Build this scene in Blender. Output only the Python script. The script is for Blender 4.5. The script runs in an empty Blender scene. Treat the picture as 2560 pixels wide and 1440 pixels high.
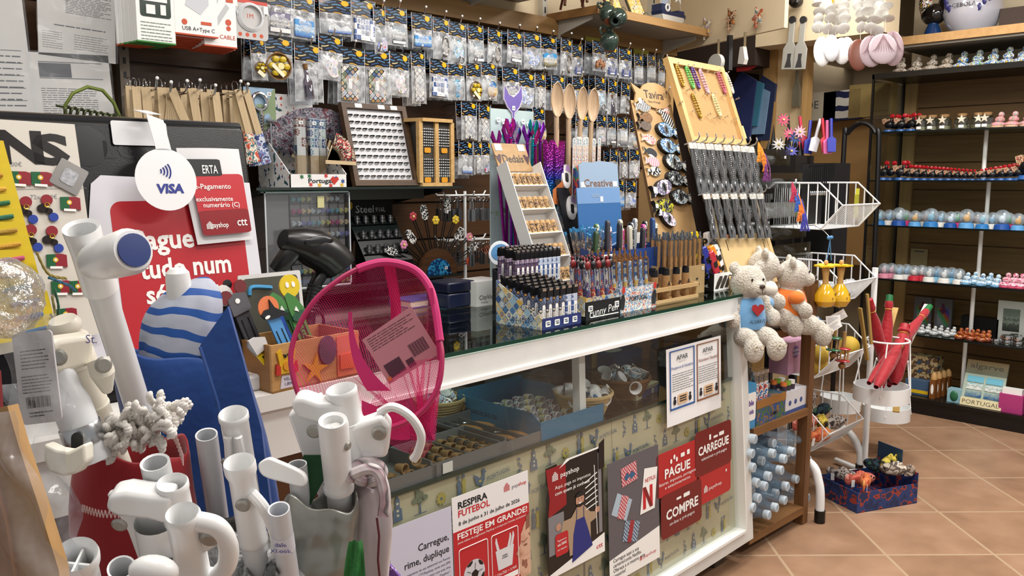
import bpy, random
from math import *
from mathutils import Vector as V, Matrix as MX
R=random.Random(7); sc=bpy.context.scene; COL=sc.collection
# ---------- camera
F=2107.;H=1.34;A=radians(45.8);TP=atan2(274,F)
f0=V((cos(A),sin(A),0));rt=V((sin(A),-cos(A),0));u0=V((0,0,1))
fw=f0*cos(TP)-u0*sin(TP);up=f0*sin(TP)+u0*cos(TP);C0=V((0,0,H))
cd=bpy.data.cameras.new('camera');cam=bpy.data.objects.new('camera',cd);COL.objects.link(cam)
cd.sensor_width=36;cd.lens=F/2560*36;cd.clip_start=.02;cd.clip_end=50
cam.matrix_world=MX(((rt.x,up.x,-fw.x,0),(rt.y,up.y,-fw.y,0),(rt.z,up.z,-fw.z,H),(0,0,0,1)));sc.camera=cam
# ---------- world, light, exposure
w=bpy.data.worlds.new('world');sc.world=w;w.use_nodes=True
w.node_tree.nodes['Background'].inputs[0].default_value=(1,.985,.96,1);w.node_tree.nodes['Background'].inputs[1].default_value=.3
def lamp(x,y,z,sx,sy,e,col=(1,.97,.93),rz=0):
 l=bpy.data.lights.new('ceiling_or_fill_lamp','AREA');l.shape='RECTANGLE';l.size=sx;l.size_y=sy;l.energy=e;l.color=col
 o=bpy.data.objects.new('ceiling_or_fill_lamp',l);COL.objects.link(o);o.location=(x,y,z);o.rotation_euler=(0,0,rz);return o
lamp(2.3,-.7,2.6,1.5,.3,26);lamp(.9,.55,2.7,1.3,.3,18);lamp(2.3,1.2,2.7,1.3,.3,30);lamp(3.9,.7,2.7,.3,1.3,40);lamp(.2,1.5,2.7,.3,1.2,8);lamp(4.2,2.0,2.72,.5,.3,8)  # first lamp is an added front fill, brightening posters and the counter interior
lamp(5.6,2.75,2.1,.5,.4,4)
vs=sc.view_settings;vs.view_transform='Standard';vs.look='None';vs.gamma=1;vs.use_curve_mapping=False;vs.exposure=.48
# ---------- helpers
def P(x,y,X=None,Y=None,Z=None,d=None,pl=None):
 r=fw*F+rt*(x-1280)-up*(y-720)
 if X is not None:t=X/r.x
 elif Y is not None:t=Y/r.y
 elif Z is not None:t=(Z-H)/r.z
 elif pl is not None:t=(pl[0]-C0).dot(pl[1])/r.dot(pl[1])
 else:t=d/F
 return C0+r*t
def dep(p):return (V(p)-C0).dot(fw)
def mpp(p):return dep(p)/F
def TM(x=0,y=0,z=0,rz=0,rx=0,ry=0,s=1):
 m=MX.Translation((x,y,z))@MX.Rotation(rz,4,'Z')@MX.Rotation(ry,4,'Y')@MX.Rotation(rx,4,'X')
 return m if s==1 else m@(MX.Diagonal((*s,1)) if hasattr(s,'__len__') else MX.Scale(s,4))
def TV(p,*a,**k):return TM(p[0],p[1],p[2],*a,**k)
def FR(o,u,v):
 u=V(u).normalized();n=u.cross(V(v)).normalized();v=n.cross(u)
 return MX(((u.x,v.x,n.x,o[0]),(u.y,v.y,n.y,o[1]),(u.z,v.z,n.z,o[2]),(0,0,0,1)))
def AX(a,b):  # frame at a with z toward b
 d=(V(b)-V(a)).normalized();u=d.cross(V((0,0,1)));u=u.normalized() if u.length>1e-4 else V((1,0,0));v=d.cross(u)
 return MX(((u.x,v.x,d.x,a[0]),(u.y,v.y,d.y,a[1]),(u.z,v.z,d.z,a[2]),(0,0,0,1)))
def rr(x0,y0,x1,y1,r=.01,n=4):
 q=[]
 for cx,cy,a in((x1-r,y0+r,-90),(x1-r,y1-r,0),(x0+r,y1-r,90),(x0+r,y0+r,180)):
  for i in range(n+1):t=radians(a+90*i/n);q.append((cx+r*cos(t),cy+r*sin(t)))
 return q
def ci(x,y,a,b=None,n=16,t0=0,t1=360):
 b=b or a;m=n if t1-t0>=360 else n+1
 return [(x+a*cos(radians(t0+(t1-t0)*i/n)),y+b*sin(radians(t0+(t1-t0)*i/n))) for i in range(m)]
def star(x,y,a,b,n=5,r0=90):
 return [(x+(a if i%2==0 else b)*cos(radians(r0+180*i/n)),y+(a if i%2==0 else b)*sin(radians(r0+180*i/n))) for i in range(2*n)]
def rc(x0,y0,x1,y1):return [(x0,y0),(x1,y0),(x1,y1),(x0,y1)]
def sp(p,n=6,cl=False):  # catmull-rom through points
 p=[V(q) for q in p];o=[];m=len(p)
 for i in range(m if cl else m-1):
  g=(lambda k:p[k%m]) if cl else (lambda k:p[max(0,min(m-1,k))])
  a,b,c,d=g(i-1),g(i),g(i+1),g(i+2)
  for j in range(n):
   t=j/n;o.append(.5*((2*b)+(c-a)*t+(2*a-5*b+4*c-d)*t*t+(3*b-a-3*c+d)*t**3))
 if not cl:o.append(p[-1])
 return o
FC={}
def glyphs(s,b):
 k=(s,b)
 if k not in FC:
  c=bpy.data.curves.new('t','FONT');c.body=s;c.size=1;c.resolution_u=2;c.offset=b;c.fill_mode='FRONT'
  o=bpy.data.objects.new('t',c);me=bpy.data.meshes.new_from_object(o)
  FC[k]=([v.co.copy() for v in me.vertices],[tuple(p.vertices) for p in me.polygons])
  bpy.data.objects.remove(o);bpy.data.curves.remove(c);bpy.data.meshes.remove(me)
 return FC[k]
class G:
 def __init__(s):s.v=[];s.f=[];s.mi=[];s.cur=0
 def mat(s,i):s.cur=i;return s
 def add(s,vv,ff,M=None):
  b=len(s.v);s.v+=[(M@V(p))[:] for p in vv] if M else [tuple(p) for p in vv]
  s.f+=[tuple(b+i for i in f) for f in ff];s.mi+=[s.cur]*len(ff);return s
 def box(s,x0,y0,z0,x1,y1,z1,M=None):
  return s.add([(x0,y0,z0),(x1,y0,z0),(x1,y1,z0),(x0,y1,z0),(x0,y0,z1),(x1,y0,z1),(x1,y1,z1),(x0,y1,z1)],
   [(3,2,1,0),(4,5,6,7),(0,1,5,4),(1,2,6,5),(2,3,7,6),(3,0,4,7)],M)
 def prism(s,p,z0,z1,M=None,q=None):
  n=len(p);q=q or p
  return s.add([(x,y,z0) for x,y in p]+[(x,y,z1) for x,y in q],[tuple(range(n-1,-1,-1)),tuple(range(n,2*n))]+[(i,(i+1)%n,n+(i+1)%n,n+i) for i in range(n)],M)
 def flat(s,p,z=0,M=None):return s.add([(q[0],q[1],z) for q in p],[tuple(range(len(p)))],M)
 def tube(s,pts,r,n=8,M=None,cl=False,cap=True):
  pts=[V(p) for p in pts];m=len(pts);rs=r if hasattr(r,'__len__') else [r]*m;vv=[];ff=[];u=None
  for i in range(m):
   t=(pts[(i+1)%m]-pts[i-1]) if cl else pts[min(i+1,m-1)]-pts[max(i-1,0)]
   t=t.normalized() if t.length>1e-9 else V((0,0,1))
   if u is None:u=t.orthogonal().normalized()
   u=u-t*u.dot(t);u=u.normalized() if u.length>1e-6 else t.orthogonal().normalized();w=t.cross(u)
   vv+=[pts[i]+(u*cos(2*pi*j/n)+w*sin(2*pi*j/n))*rs[i] for j in range(n)]
  for i in range(m if cl else m-1):
   k=(i+1)%m;ff+=[(i*n+j,i*n+(j+1)%n,k*n+(j+1)%n,k*n+j) for j in range(n)]
  if cap and not cl:ff+=[tuple(range(n-1,-1,-1)),tuple(range((m-1)*n,m*n))]
  return s.add(vv,ff,M)
 def lathe(s,pr,n=16,M=None,sx=1,sy=1):
  vv=[];ix=[];ff=[]
  for r,z in pr:
   if r<1e-6:ix.append([len(vv)]*n);vv.append((0,0,z))
   else:ix.append(list(range(len(vv),len(vv)+n)));vv+=[(r*sx*cos(2*pi*j/n),r*sy*sin(2*pi*j/n),z) for j in range(n)]
  for a,b in zip(ix,ix[1:]):
   for j in range(n):
    q=[a[j],a[(j+1)%n],b[(j+1)%n],b[j]];q=[k for i,k in enumerate(q) if k not in q[:i]]
    if len(q)>2:ff.append(tuple(q))
  return s.add(vv,ff,M)
 def ell(s,c,r,n=10,M=None,k=None):
  r=r if hasattr(r,'__len__') else (r,r,r);k=k or max(5,n*2//3)
  L=TM(*c)@MX.Diagonal((r[0],r[1],r[2],1));L=M@L if M else L
  return s.lathe([(sin(pi*i/k),-cos(pi*i/k)) for i in range(k+1)],n,L)
 def tor(s,R_,r,n=20,m=6,M=None,a0=0,a1=360):
  cl=a1-a0>=360;k=n if cl else n+1
  return s.tube([(R_*cos(radians(a0+(a1-a0)*i/n)),R_*sin(radians(a0+(a1-a0)*i/n)),0) for i in range(k)],r,m,M,cl)
 def grid(s,nx,ny,fn,M=None):
  return s.add([fn(i/nx,j/ny) for j in range(ny+1) for i in range(nx+1)],[(j*(nx+1)+i,j*(nx+1)+i+1,(j+1)*(nx+1)+i+1,(j+1)*(nx+1)+i) for j in range(ny) for i in range(nx)],M)
 def text(s,t,x,y,h,z=0,al='L',w=None,b=0.,M=None,rot=0,sh=0,mx=None):
  vv,ff=glyphs(t,b)
  if not vv:return s
  x0=min(p.x for p in vv);x1=max(p.x for p in vv);k=h/.72;kx=k
  if w:kx=w/(x1-x0)
  elif mx and (x1-x0)*k>mx:kx=mx/(x1-x0)
  ox={'L':0,'C':(x1-x0)/2,'R':x1-x0}[al]
  c,sn=cos(rot),sin(rot)
  L=lambda p:((p.x-x0-ox)*kx+sh*p.y*k,p.y*k)
  return s.add([(x+a*c-d*sn,y+a*sn+d*c,z) for a,d in map(L,vv)],ff,M)
 def ob(s,name,mats,par=None,M=None,ang=35,loc=None):
  me=bpy.data.meshes.new(name);me.from_pydata(s.v,[],s.f)
  for m in (mats if isinstance(mats,(list,tuple)) else [mats]):me.materials.append(m)
  if s.cur or any(s.mi):me.polygons.foreach_set('material_index',s.mi)
  me.shade_smooth();me.set_sharp_from_angle(angle=radians(ang));me.update()
  o=bpy.data.objects.new(name,me);COL.objects.link(o);o.parent=par
  if M is not None:o.matrix_basis=M
  if loc is not None:o.location=loc
  return o
def tag(o,label,cat,group=None):
 o['label']=label;o['category']=cat
 if group:o['group']=group
 return o
def T(name,label,cat,M=None,group=None):
 o=bpy.data.objects.new(name,None);COL.objects.link(o);o.empty_display_size=.02
 if M is not None:o.matrix_basis=M
 return tag(o,label,cat,group)
def S(g,name,m,kind='structure'):
 o=g.ob(name,m);o['kind']=kind;return o
def dup(r,M,label=None,group=None):
 c=r.copy();COL.objects.link(c);c.matrix_basis=M
 if label:c['label']=label
 if group:c['group']=group
 for ch in r.children:
  d=ch.copy();COL.objects.link(d);d.parent=c
  for gc in ch.children:
   e=gc.copy();COL.objects.link(e);e.parent=d
 return c
def bev(o,wd=.002,n=2):
 m=o.modifiers.new('bevel','BEVEL');m.width=wd;m.segments=n;m.limit_method='ANGLE';return o
def subs(o,n=1):
 m=o.modifiers.new('subd','SUBSURF');m.levels=n;m.render_levels=n;return o
ONES='first second third fourth fifth sixth seventh eighth ninth tenth eleventh twelfth thirteenth fourteenth fifteenth sixteenth seventeenth eighteenth nineteenth twentieth'.split()
def nth(i):
 if i<20:return ONES[i]
 t='twenty thirty forty fifty sixty seventy eighty ninety'.split()[(i+1)//10-2]
 return t+'-'+ONES[(i+1)%10-1] if (i+1)%10 else t[:-1]+'ieth'
# ---------- materials
def lin(h):
 h=h.lstrip('#');return tuple(((c/12.92) if c<=.04045 else ((c+.055)/1.055)**2.4) for c in (int(h[i:i+2],16)/255 for i in (0,2,4)))+(1,)
MC={}
def nw(nt,t,ins=None,**at):
 n=nt.nodes.new('ShaderNode'+t)
 for k,v in at.items():setattr(n,k,v)
 for k,v in (ins or {}).items():
  if isinstance(v,bpy.types.NodeSocket):nt.links.new(v,n.inputs[k])
  else:n.inputs[k].default_value=v
 return n
class NT:
 def __init__(s,name):
  s.m=bpy.data.materials.new(name);s.m.use_nodes=True;s.t=s.m.node_tree;s.b=s.t.nodes['Principled BSDF'];s.o=s.t.nodes['Material Output']
 def n(s,t,ins=None,**a):return nw(s.t,t,ins,**a)
 def ma(s,op,a,b=0.,c=None):
  i={0:a,1:b}
  if c is not None:i[2]=c
  return s.n('Math',i,operation=op).outputs[0]
 def mix(s,f,a,b):return s.n('Mix',{0:f,6:a,7:b},data_type='RGBA').outputs[2]
 def co(s,k='Object'):return s.n('TexCoord').outputs[k]
 def xyz(s,k='Object'):
  n=s.n('SeparateXYZ',{0:s.co(k)});return n.outputs[0],n.outputs[1],n.outputs[2]
 def noise(s,sc=5.,d=3.,co=None,r=.5):return s.n('TexNoise',{'Vector':co or s.co(),'Scale':sc,'Detail':d,'Roughness':r})
 def ramp(s,f,st,ip='LINEAR'):
  n=s.n('ValToRGB',{0:f});e=n.color_ramp;e.interpolation=ip
  while len(e.elements)<len(st):e.elements.new(.5)
  for x,(p,c) in zip(e.elements,st):x.position=p;x.color=lin(c) if isinstance(c,str) else c
  return n.outputs[0]
 def fin(s,col=None,r=.5,me=0.,sp=.5,bump=None,bs=.3,bd=.002,**k):
  I=s.b.inputs
  for nm,v in dict({'Base Color':col,'Roughness':r,'Metallic':me,'Specular IOR Level':sp},**{a.replace('_',' '):c for a,c in k.items()}).items():
   if v is None:continue
   if isinstance(v,bpy.types.NodeSocket):s.t.links.new(v,I[nm])
   else:I[nm].default_value=lin(v) if isinstance(v,str) else v
  if bump is not None:
   s.t.links.new(s.n('Bump',{'Height':bump,'Strength':bs,'Distance':bd}).outputs[0],I['Normal'])
  return s.m
 def surf(s,sh):s.t.links.new(sh,s.o.inputs[0]);return s.m
def cache(f):
 def g(*a,**k):
  q=(f.__name__,a,tuple(sorted(k.items())))
  if q not in MC:MC[q]=f(*a,**k)
  return MC[q]
 return g
@cache
def m(c,r=.5,me=0.,var=0.,vs=6.,bump=0.,bs=60.,coat=0.,tr=0.,em=0.,sp=.5,rnd=0.):
 t=NT('m_'+c.strip('#'));col=lin(c);bn=None
 if var:
  n=t.noise(vs,4.);d=tuple(x*(1-var) for x in col[:3])+(1,);e=tuple(min(1,x*(1+var*.6)) for x in col[:3])+(1,)
  col=t.ramp(n.outputs[0],[(.3,d),(.7,e)])
 if bump:bn=t.noise(bs,3.).outputs[0]
 k={}
 if coat:k['Coat_Weight']=coat
 if tr:k['Transmission_Weight']=tr
 return t.fin(col,r,me,sp,bn,bump,**k)
@cache
def wood(a,b,sc=9.,ax='x',r=.5,st=8.,coat=0.):
 t=NT('wood');s=[st,st,st];s['xyz'.index(ax)]=.5
 mp=t.n('Mapping',{0:t.co(),3:s});n=t.noise(sc,5.,mp.outputs[0],.6).outputs[0];n2=t.noise(2.,2.).outputs[0]
 c=t.ramp(t.ma('ADD',t.ma('MULTIPLY',n,.75),t.ma('MULTIPLY',n2,.25)),[(.3,a),(.7,b)])
 return t.fin(c,r,0.,.4,n,.15,Coat_Weight=coat)
@cache
def glass(tint='ffffff',al=.06,r=.02,refl=.6):
 t=NT('glass');lw=t.n('LayerWeight',{0:.25});f=t.ma('MULTIPLY',lw.outputs[0],refl);f=t.ma('ADD',f,al)
 gl=t.n('BsdfGlossy',{'Color':(1,1,1,1),'Roughness':r});tr=t.n('BsdfTransparent',{0:lin(tint)})
 return t.surf(t.n('MixShader',{0:f,1:tr.outputs[0],2:gl.outputs[0]}).outputs[0])
@cache
def film(c='e8ebee',al=.5,r=.18,sc=60.,st=.6):  # crinkled clear plastic
 t=NT('film');n=t.noise(sc,3.)
 bp=t.n('Bump',{'Height':n.outputs[0],'Strength':st,'Distance':.004}).outputs[0]
 b=t.n('BsdfPrincipled',{'Base Color':lin(c),'Roughness':r,'Normal':bp,'Specular IOR Level':.9})
 tr=t.n('BsdfTransparent',{0:(.96,.97,.98,1)})
 f=t.ramp(n.outputs[0],[(.35,(al*.45,)*3+(1,)),(.7,(min(1,al*1.4),)*3+(1,))])
 return t.surf(t.n('MixShader',{0:f,1:tr.outputs[0],2:b.outputs[0]}).outputs[0])
def uv(t,ax):
 x,y,z=t.xyz()
 return {'xy':(x,y),'xz':(x,z),'yz':(y,z),'b':(t.ma('ADD',x,y),z)}[ax]
@cache
def tiles(pal,size=.02,ax='xz',diag=False,line='20253a',lw=.06,r=.35,motif=None,dk=.55):
 t=NT('tiles');u,v=uv(t,ax)
 if diag:u,v=t.ma('ADD',u,v),t.ma('SUBTRACT',u,v)
 u,v=t.ma('DIVIDE',u,size),t.ma('DIVIDE',v,size);fu,fv=t.ma('FLOOR',u),t.ma('FLOOR',v)
 wn=t.n('TexWhiteNoise',{'Vector':t.n('CombineXYZ',{0:fu,1:fv,2:3.3}).outputs[0]},noise_dimensions='3D')
 k=len(pal);col=t.ramp(wn.outputs[0],[(i/k,c) for i,c in enumerate(pal)],'CONSTANT')
 w2=t.n('TexWhiteNoise',{'Vector':t.n('CombineXYZ',{0:fv,1:fu,2:7.7}).outputs[0]},noise_dimensions='3D')
 mp=motif or pal[::-1];c2=t.ramp(w2.outputs[0],[(i/len(mp),c) for i,c in enumerate(mp)],'CONSTANT')
 pu,pv=t.ma('SUBTRACT',t.ma('SUBTRACT',u,fu),.5),t.ma('SUBTRACT',t.ma('SUBTRACT',v,fv),.5)
 rad=t.ma('SQRT',t.ma('ADD',t.ma('MULTIPLY',pu,pu),t.ma('MULTIPLY',pv,pv)));an=t.ma('ARCTAN2',pv,pu)
 pet=t.ma('ADD',rad,t.ma('MULTIPLY',t.ma('COSINE',t.ma('MULTIPLY',an,8.)),.07))
 ring=t.ma('LESS_THAN',t.ma('ABSOLUTE',t.ma('SUBTRACT',pet,.27)),.08)
 col=t.mix(t.ma('MULTIPLY',ring,1.),col,c2)
 core=t.ma('LESS_THAN',rad,.1);col=t.mix(core,col,c2)
 ed=t.ma('GREATER_THAN',t.ma('MAXIMUM',t.ma('ABSOLUTE',pu),t.ma('ABSOLUTE',pv)),.5-lw)
 return t.fin(t.mix(ed,col,lin(line)),r)
@cache
def blot(pal,sc=40.,r=.45,k='Object',rnd=0.,sp=.5,me=0.):  # printed mottled colours
 t=NT('print');co=t.co(k)
 if rnd:
  oi=t.n('ObjectInfo').outputs['Random'];co=t.n('VectorMath',{0:co,1:t.n('CombineXYZ',{0:t.ma('MULTIPLY',oi,37.),1:t.ma('MULTIPLY',oi,91.),2:0.}).outputs[0]},operation='ADD').outputs[0]
 n=t.noise(sc,2.,co);q=len(pal)
 return t.fin(t.ramp(n.outputs[0],[(.28+.44*i/q,c) for i,c in enumerate(pal)],'CONSTANT'),r,me,sp)
@cache
def header():
 t=NT('header_print');x,y,z=t.xyz('Generated')
 w=t.ma('MULTIPLY',t.ma('SINE',t.ma('MULTIPLY',x,9.)),.35);v=t.ma('ADD',t.ma('MULTIPLY',z,6.),w);fl=t.ma('FLOOR',v)
 fr_=t.ma('SUBTRACT',v,fl);ux=t.ma('ADD',t.ma('MULTIPLY',x,2.4),t.ma('MULTIPLY',fl,.37));fx=t.ma('FLOOR',ux);gx=t.ma('SUBTRACT',ux,fx)
 wn=t.n('TexWhiteNoise',{'Vector':t.n('CombineXYZ',{0:fx,1:fl,2:1.7}).outputs[0]},noise_dimensions='3D').outputs[0]
 c=t.ramp(wn,[(0,'4f7aa8'),(.3,'2a4f80'),(.42,'c99a3c'),(.62,'c9bd94'),(.78,'a95638'),(.9,'5d93bd')],'CONSTANT')
 on=t.ma('MULTIPLY',t.ma('LESS_THAN',fr_,.4),t.ma('LESS_THAN',gx,.72));on=t.ma('MULTIPLY',on,t.ma('LESS_THAN',z,.93))
 c=t.mix(on,lin('0b0b10'),c)
 dx,dz=t.ma('MULTIPLY',t.ma('SUBTRACT',x,.8),1.4),t.ma('SUBTRACT',z,.7)
 sun=t.ma('LESS_THAN',t.ma('SQRT',t.ma('ADD',t.ma('MULTIPLY',dx,dx),t.ma('MULTIPLY',dz,dz))),.17)
 return t.fin(t.mix(sun,c,lin('f0bb1c')),.22,Coat_Weight=.3)
@cache
def scenic(a='6fb0e0',b='f2f0e6',c='2c62ad',d='b7a98a',ax='xz'):
 t=NT('picture_print');x,y,z=t.xyz('Generated');oi=t.n('ObjectInfo').outputs['Random']
 n=t.noise(9.,4.,t.n('VectorMath',{0:t.co('Generated'),1:t.n('CombineXYZ',{0:t.ma('MULTIPLY',oi,50.)}).outputs[0]},operation='ADD').outputs[0]).outputs[0]
 v=t.ma('ADD',{'xz':z,'xy':y}[ax],t.ma('MULTIPLY',t.ma('SUBTRACT',n,.5),.5))
 return t.fin(t.ramp(v,[(0,c),(.3,d),(.42,b),(.52,d),(.6,b),(.68,a),(1,a)]),.3)
@cache
def stripes(c1,c2,sc,ax='z',r=.7,duty=.5,wav=0.):
 t=NT('stripes');x,y,z=t.xyz();s={'x':x,'y':y,'z':z,'a':t.ma('MULTIPLY',t.ma('ARCTAN2',y,x),1/6.2832)}[ax]
 if wav:s=t.ma('ADD',s,t.ma('MULTIPLY',t.ma('SUBTRACT',t.noise(8.,2.).outputs[0],.5),wav))
 f=t.ma('FRACT',t.ma('MULTIPLY',s,sc))
 return t.fin(t.mix(t.ma('LESS_THAN',f,duty),lin(c1),lin(c2)),r)
@cache
def cloth(c,r=.75,sc=14.,bs=.5,sheen=.2,me=0.,bd=.01):
 t=NT('cloth');n=t.noise(sc,3.).outputs[0];wv=t.noise(500.,2.).outputs[0]
 h=t.ma('ADD',n,t.ma('MULTIPLY',wv,.03))
 return t.fin(c,r,me,.3,h,bs,bd,Sheen_Weight=sheen)
def part(par,name,mat,fn,M=None,ang=35):
 g=G();fn(g);return g.ob(name,mat,par,M,ang)
WHITE=m('f1f1ef',.35);PAPER=m('f0efec',.7);BLACK=m('0c0c0e',.35);INK=m('14141a',.6);STEEL=m('b9bcc0',.25,1.);CHROME=m('d8dade',.12,1.);WIRE=m('eceeee',.35)
TAGW=m('eeeeea',.6);INKB=m('3a3f66',.6)
def sticker(par,x,z,M=None,w=.014,h=.011,y=-.001,name='price_sticker'):
 """small white price label in the xz plane facing -y"""
 g=G();L=TM(x,y,z,rx=pi/2);L=M@L if M else L
 g.flat(rr(-w/2,-h/2,w/2,h/2,.002,2),0,L)
 g.mat(1);g.flat(rc(-w*.32,h*.12,w*.3,h*.25),.0003,L);g.flat(rc(-w*.2,-h*.22,w*.34,-h*.02),.0003,L);g.mat(0)
 return g.ob(name,[TAGW,INKB],par)
# ---------- setting
def floor_mat():
 t=NT('terracotta');x,y,z=t.xyz();a=radians(46.3)
 s=t.ma('ADD',t.ma('MULTIPLY',x,cos(a)),t.ma('MULTIPLY',y,sin(a)));q=t.ma('SUBTRACT',t.ma('MULTIPLY',y,cos(a)),t.ma('MULTIPLY',x,sin(a)))
 s=t.ma('DIVIDE',t.ma('SUBTRACT',s,.141),.389);q=t.ma('DIVIDE',t.ma('SUBTRACT',q,.188),.389)
 fs,fq=t.ma('FLOOR',s),t.ma('FLOOR',q);ds=t.ma('ABSOLUTE',t.ma('SUBTRACT',t.ma('SUBTRACT',s,fs),.5));dq=t.ma('ABSOLUTE',t.ma('SUBTRACT',t.ma('SUBTRACT',q,fq),.5))
 ed=t.ma('GREATER_THAN',t.ma('MAXIMUM',ds,dq),.486)
 wn=t.n('TexWhiteNoise',{'Vector':t.n('CombineXYZ',{0:fs,1:fq,2:1.}).outputs[0]},noise_dimensions='3D').outputs[0]
 n=t.noise(6.,5.).outputs[0];f=t.ma('ADD',t.ma('MULTIPLY',wn,.15),t.ma('MULTIPLY',n,.8))
 c=t.ramp(f,[(.25,'876850'),(.5,'9c7a60'),(.75,'ad8a70')])
 h=t.ma('SUBTRACT',t.ma('MULTIPLY',n,.2),ed)
 return t.fin(t.mix(ed,c,lin('b0967a')),.38,0.,.4,h,.4,.002)
S(G().box(-1.5,-2.5,-.05,8,5,0),'floor',floor_mat())
S(G().box(-1.5,-2.5,2.8,8,5,2.85),'ceiling',m('e8e2d6',.8))
CREAM=m('dccaa9',.75,var=.06,vs=3.);SLAT=wood('38220f','4d3219',6.,'x',.45,10.)
# back wall: slatted wood panel, cap trim, painted wall above
g=G()
for i in range(15):
 z=1.965-.1445*i;g.box(-.6,2.62,z-.1365,3.66,2.66,z)
g.box(-.6,2.635,-.05,3.66,2.67,1.965)
S(g,'wall_back',SLAT)
S(G().box(-.6,2.67,0,3.72,2.8,2.8),'wall_back_upper',CREAM)
S(G().box(-.6,2.585,1.96,3.69,2.7,2.03),'trim_1',wood('8d6a3d','a4804f',6.,'x',.5))
S(G().box(3.62,2.6,0,3.69,2.69,1.965),'trim_2',wood('9a7748','b08c5a',6.,'z',.5))
# slanting ceiling beam, lintel, walls round the niche
g=G();a=V((3.73,2.7,0));b=V((3.455,1.87,0));nrm=V((.937,-.35,0))*.02
g.prism([(a.x,a.y),(b.x,b.y),(b.x+nrm.x,b.y+nrm.y),(a.x+nrm.x,a.y+nrm.y)],1.985,2.8);S(g,'beam_diagonal',CREAM)
S(G().box(4.55,1.9,2.1,4.75,2.64,2.8),'lintel_niche',CREAM)
yw=P(2006,300,X=4.75).y;S(G().box(4.75,yw,0,4.85,2.63,2.2),'wall_side',m('cbb68f',.75,var=.06,vs=3.))
S(G().box(4.72,2.6,0,4.8,2.68,2.15),'trim_3',wood('8e6d3f','a98655',6.,'z'))
S(G().box(4.73,yw-.03,0,4.8,yw,2.15),'trim_4',wood('9a7846','b48f5b',6.,'z'))
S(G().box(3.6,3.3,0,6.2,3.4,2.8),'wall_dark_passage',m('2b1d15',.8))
S(G().box(6.0,.2,0,6.1,3.4,2.8),'wall_niche_back',m('b9a88c',.8,var=.08,vs=2.))
S(G().box(4.85,2.7,0,6.05,2.78,2.8),'wall_niche_side',m('b5a283',.8))
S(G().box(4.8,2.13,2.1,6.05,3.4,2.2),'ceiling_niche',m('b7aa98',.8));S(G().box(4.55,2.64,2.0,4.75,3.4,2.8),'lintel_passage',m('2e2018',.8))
RW=wood('6e5230','8a6a42',5.,'y',.4)
g=G()
for i in range(13):
 z=1.92-.163*i;g.box(5.42,-.6,z-.155,5.46,2.06,z)
g.box(5.44,-.6,-.05,5.5,2.06,1.93);S(g,'wall_right',RW)
S(G().box(5.4,2.03,0,5.5,2.1,1.95),'trim_5',wood('a98a58','bd9c68',6.,'z'))
S(G().box(5.47,-.6,1.9,5.6,2.1,2.8),'wall_right_upper',m('dccdae',.75))
# ---------- papers in plastic pouches by the slotted upright
def fineprint(g,x0,x1,y0,y1,n,h=.5,z=.0006,gap=.12):
 dy=(y1-y0)/n
 for i in range(n):
  y=y1-dy*(i+1);x=x0;e=x1-(R.random()*.3*(x1-x0) if R.random()<.25 else 0)
  while x<e-.004:
   wd=min(e-x,(x1-x0)*R.uniform(.06,.2));g.flat(rc(x,y,x+wd,y+dy*h),z);x+=wd+(x1-x0)*.02
GREYI=m('55565c',.7)
def doc(px4,lab,d,body):
 pts=[P(*q,Y=2.5) for q in px4];o=pts[3];u=pts[2]-pts[3];v=pts[0]-pts[3];Mx=FR(o,u,v);w_,h_=u.length,v.length
 r=T('document_pouch',lab,'document',Mx,'documents in clear pouches on the wall')
 part(r,'paper',m('c9c6c2',.7),lambda g:g.box(0,0,-.004,w_,h_,-.002))
 g=G();body(g,w_,h_);g.ob('print',GREYI,r)
 part(r,'pouch',film('dfe2e6',.12,.12,14.,.5),lambda g:g.grid(12,16,lambda a,b:(a*w_*1.04-.02*w_,b*h_*1.02,.004+.004*sin(a*7+b*3)*sin(b*11))))
 return r
def dbody1(g,w_,h_):
 fineprint(g,.35*w_,w_*.95,h_*.55,h_*.98,22,.4,-.0018);fineprint(g,.05*w_,w_*.4,h_*.7,h_*.95,5,.12,-.0018)
 fineprint(g,.2*w_,w_*.9,h_*.38,h_*.42,1,.35,-.0018);fineprint(g,.05*w_,w_*.3,h_*.1,h_*.32,8,.2,-.0018);fineprint(g,.45*w_,w_*.9,h_*.12,h_*.32,7,.2,-.0018)
def dbody2(g,w_,h_):
 for y in (.62,.86):g.flat(rc(.1*w_,y*h_,.9*w_,(y+.012)*h_),-.0018)
 g.flat(rc(.1*w_,.64*h_,.5*w_,.85*h_),-.0017);fineprint(g,.1*w_,w_*.8,h_*.1,h_*.5,12,.3,-.0018)
def dbody3(g,w_,h_):
 for i in range(6):g.flat(rc(0,(.05+.09*i)*h_,.92*w_,(.055+.09*i)*h_),-.0018)
 fineprint(g,.05*w_,w_*.9,h_*.1,h_*.5,9,.22,-.0018);fineprint(g,.0*w_,w_*.5,h_*.8,h_*.9,4,.2,-.0018)
doc([(112,-70),(300,-45),(290,160),(97,135)],'printed sheet in clear pouch pinned above the ring binder wires',0,dbody1)
doc([(97,132),(291,158),(288,300),(92,300)],'printed certificate in clear pouch hanging just above the till screen',0,dbody2)
doc([(-120,-60),(88,-40),(92,300),(-130,300)],'printed form in a clear pouch at the picture edge above the screen',0,dbody3)
g=G();p0=P(303,100,Y=2.6);g.box(p0.x-.014,2.585,.9,p0.x+.014,2.618,2.3)
for i in range(34):g.mat(1).box(p0.x-.004,2.584,.95+i*.04,p0.x+.004,2.5855,.968+i*.04)
tag(g.ob('slotted_upright',[m('7d7367',.45,.5),BLACK]),'slotted metal shelf upright beside the pinned papers','shelf upright')
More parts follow.
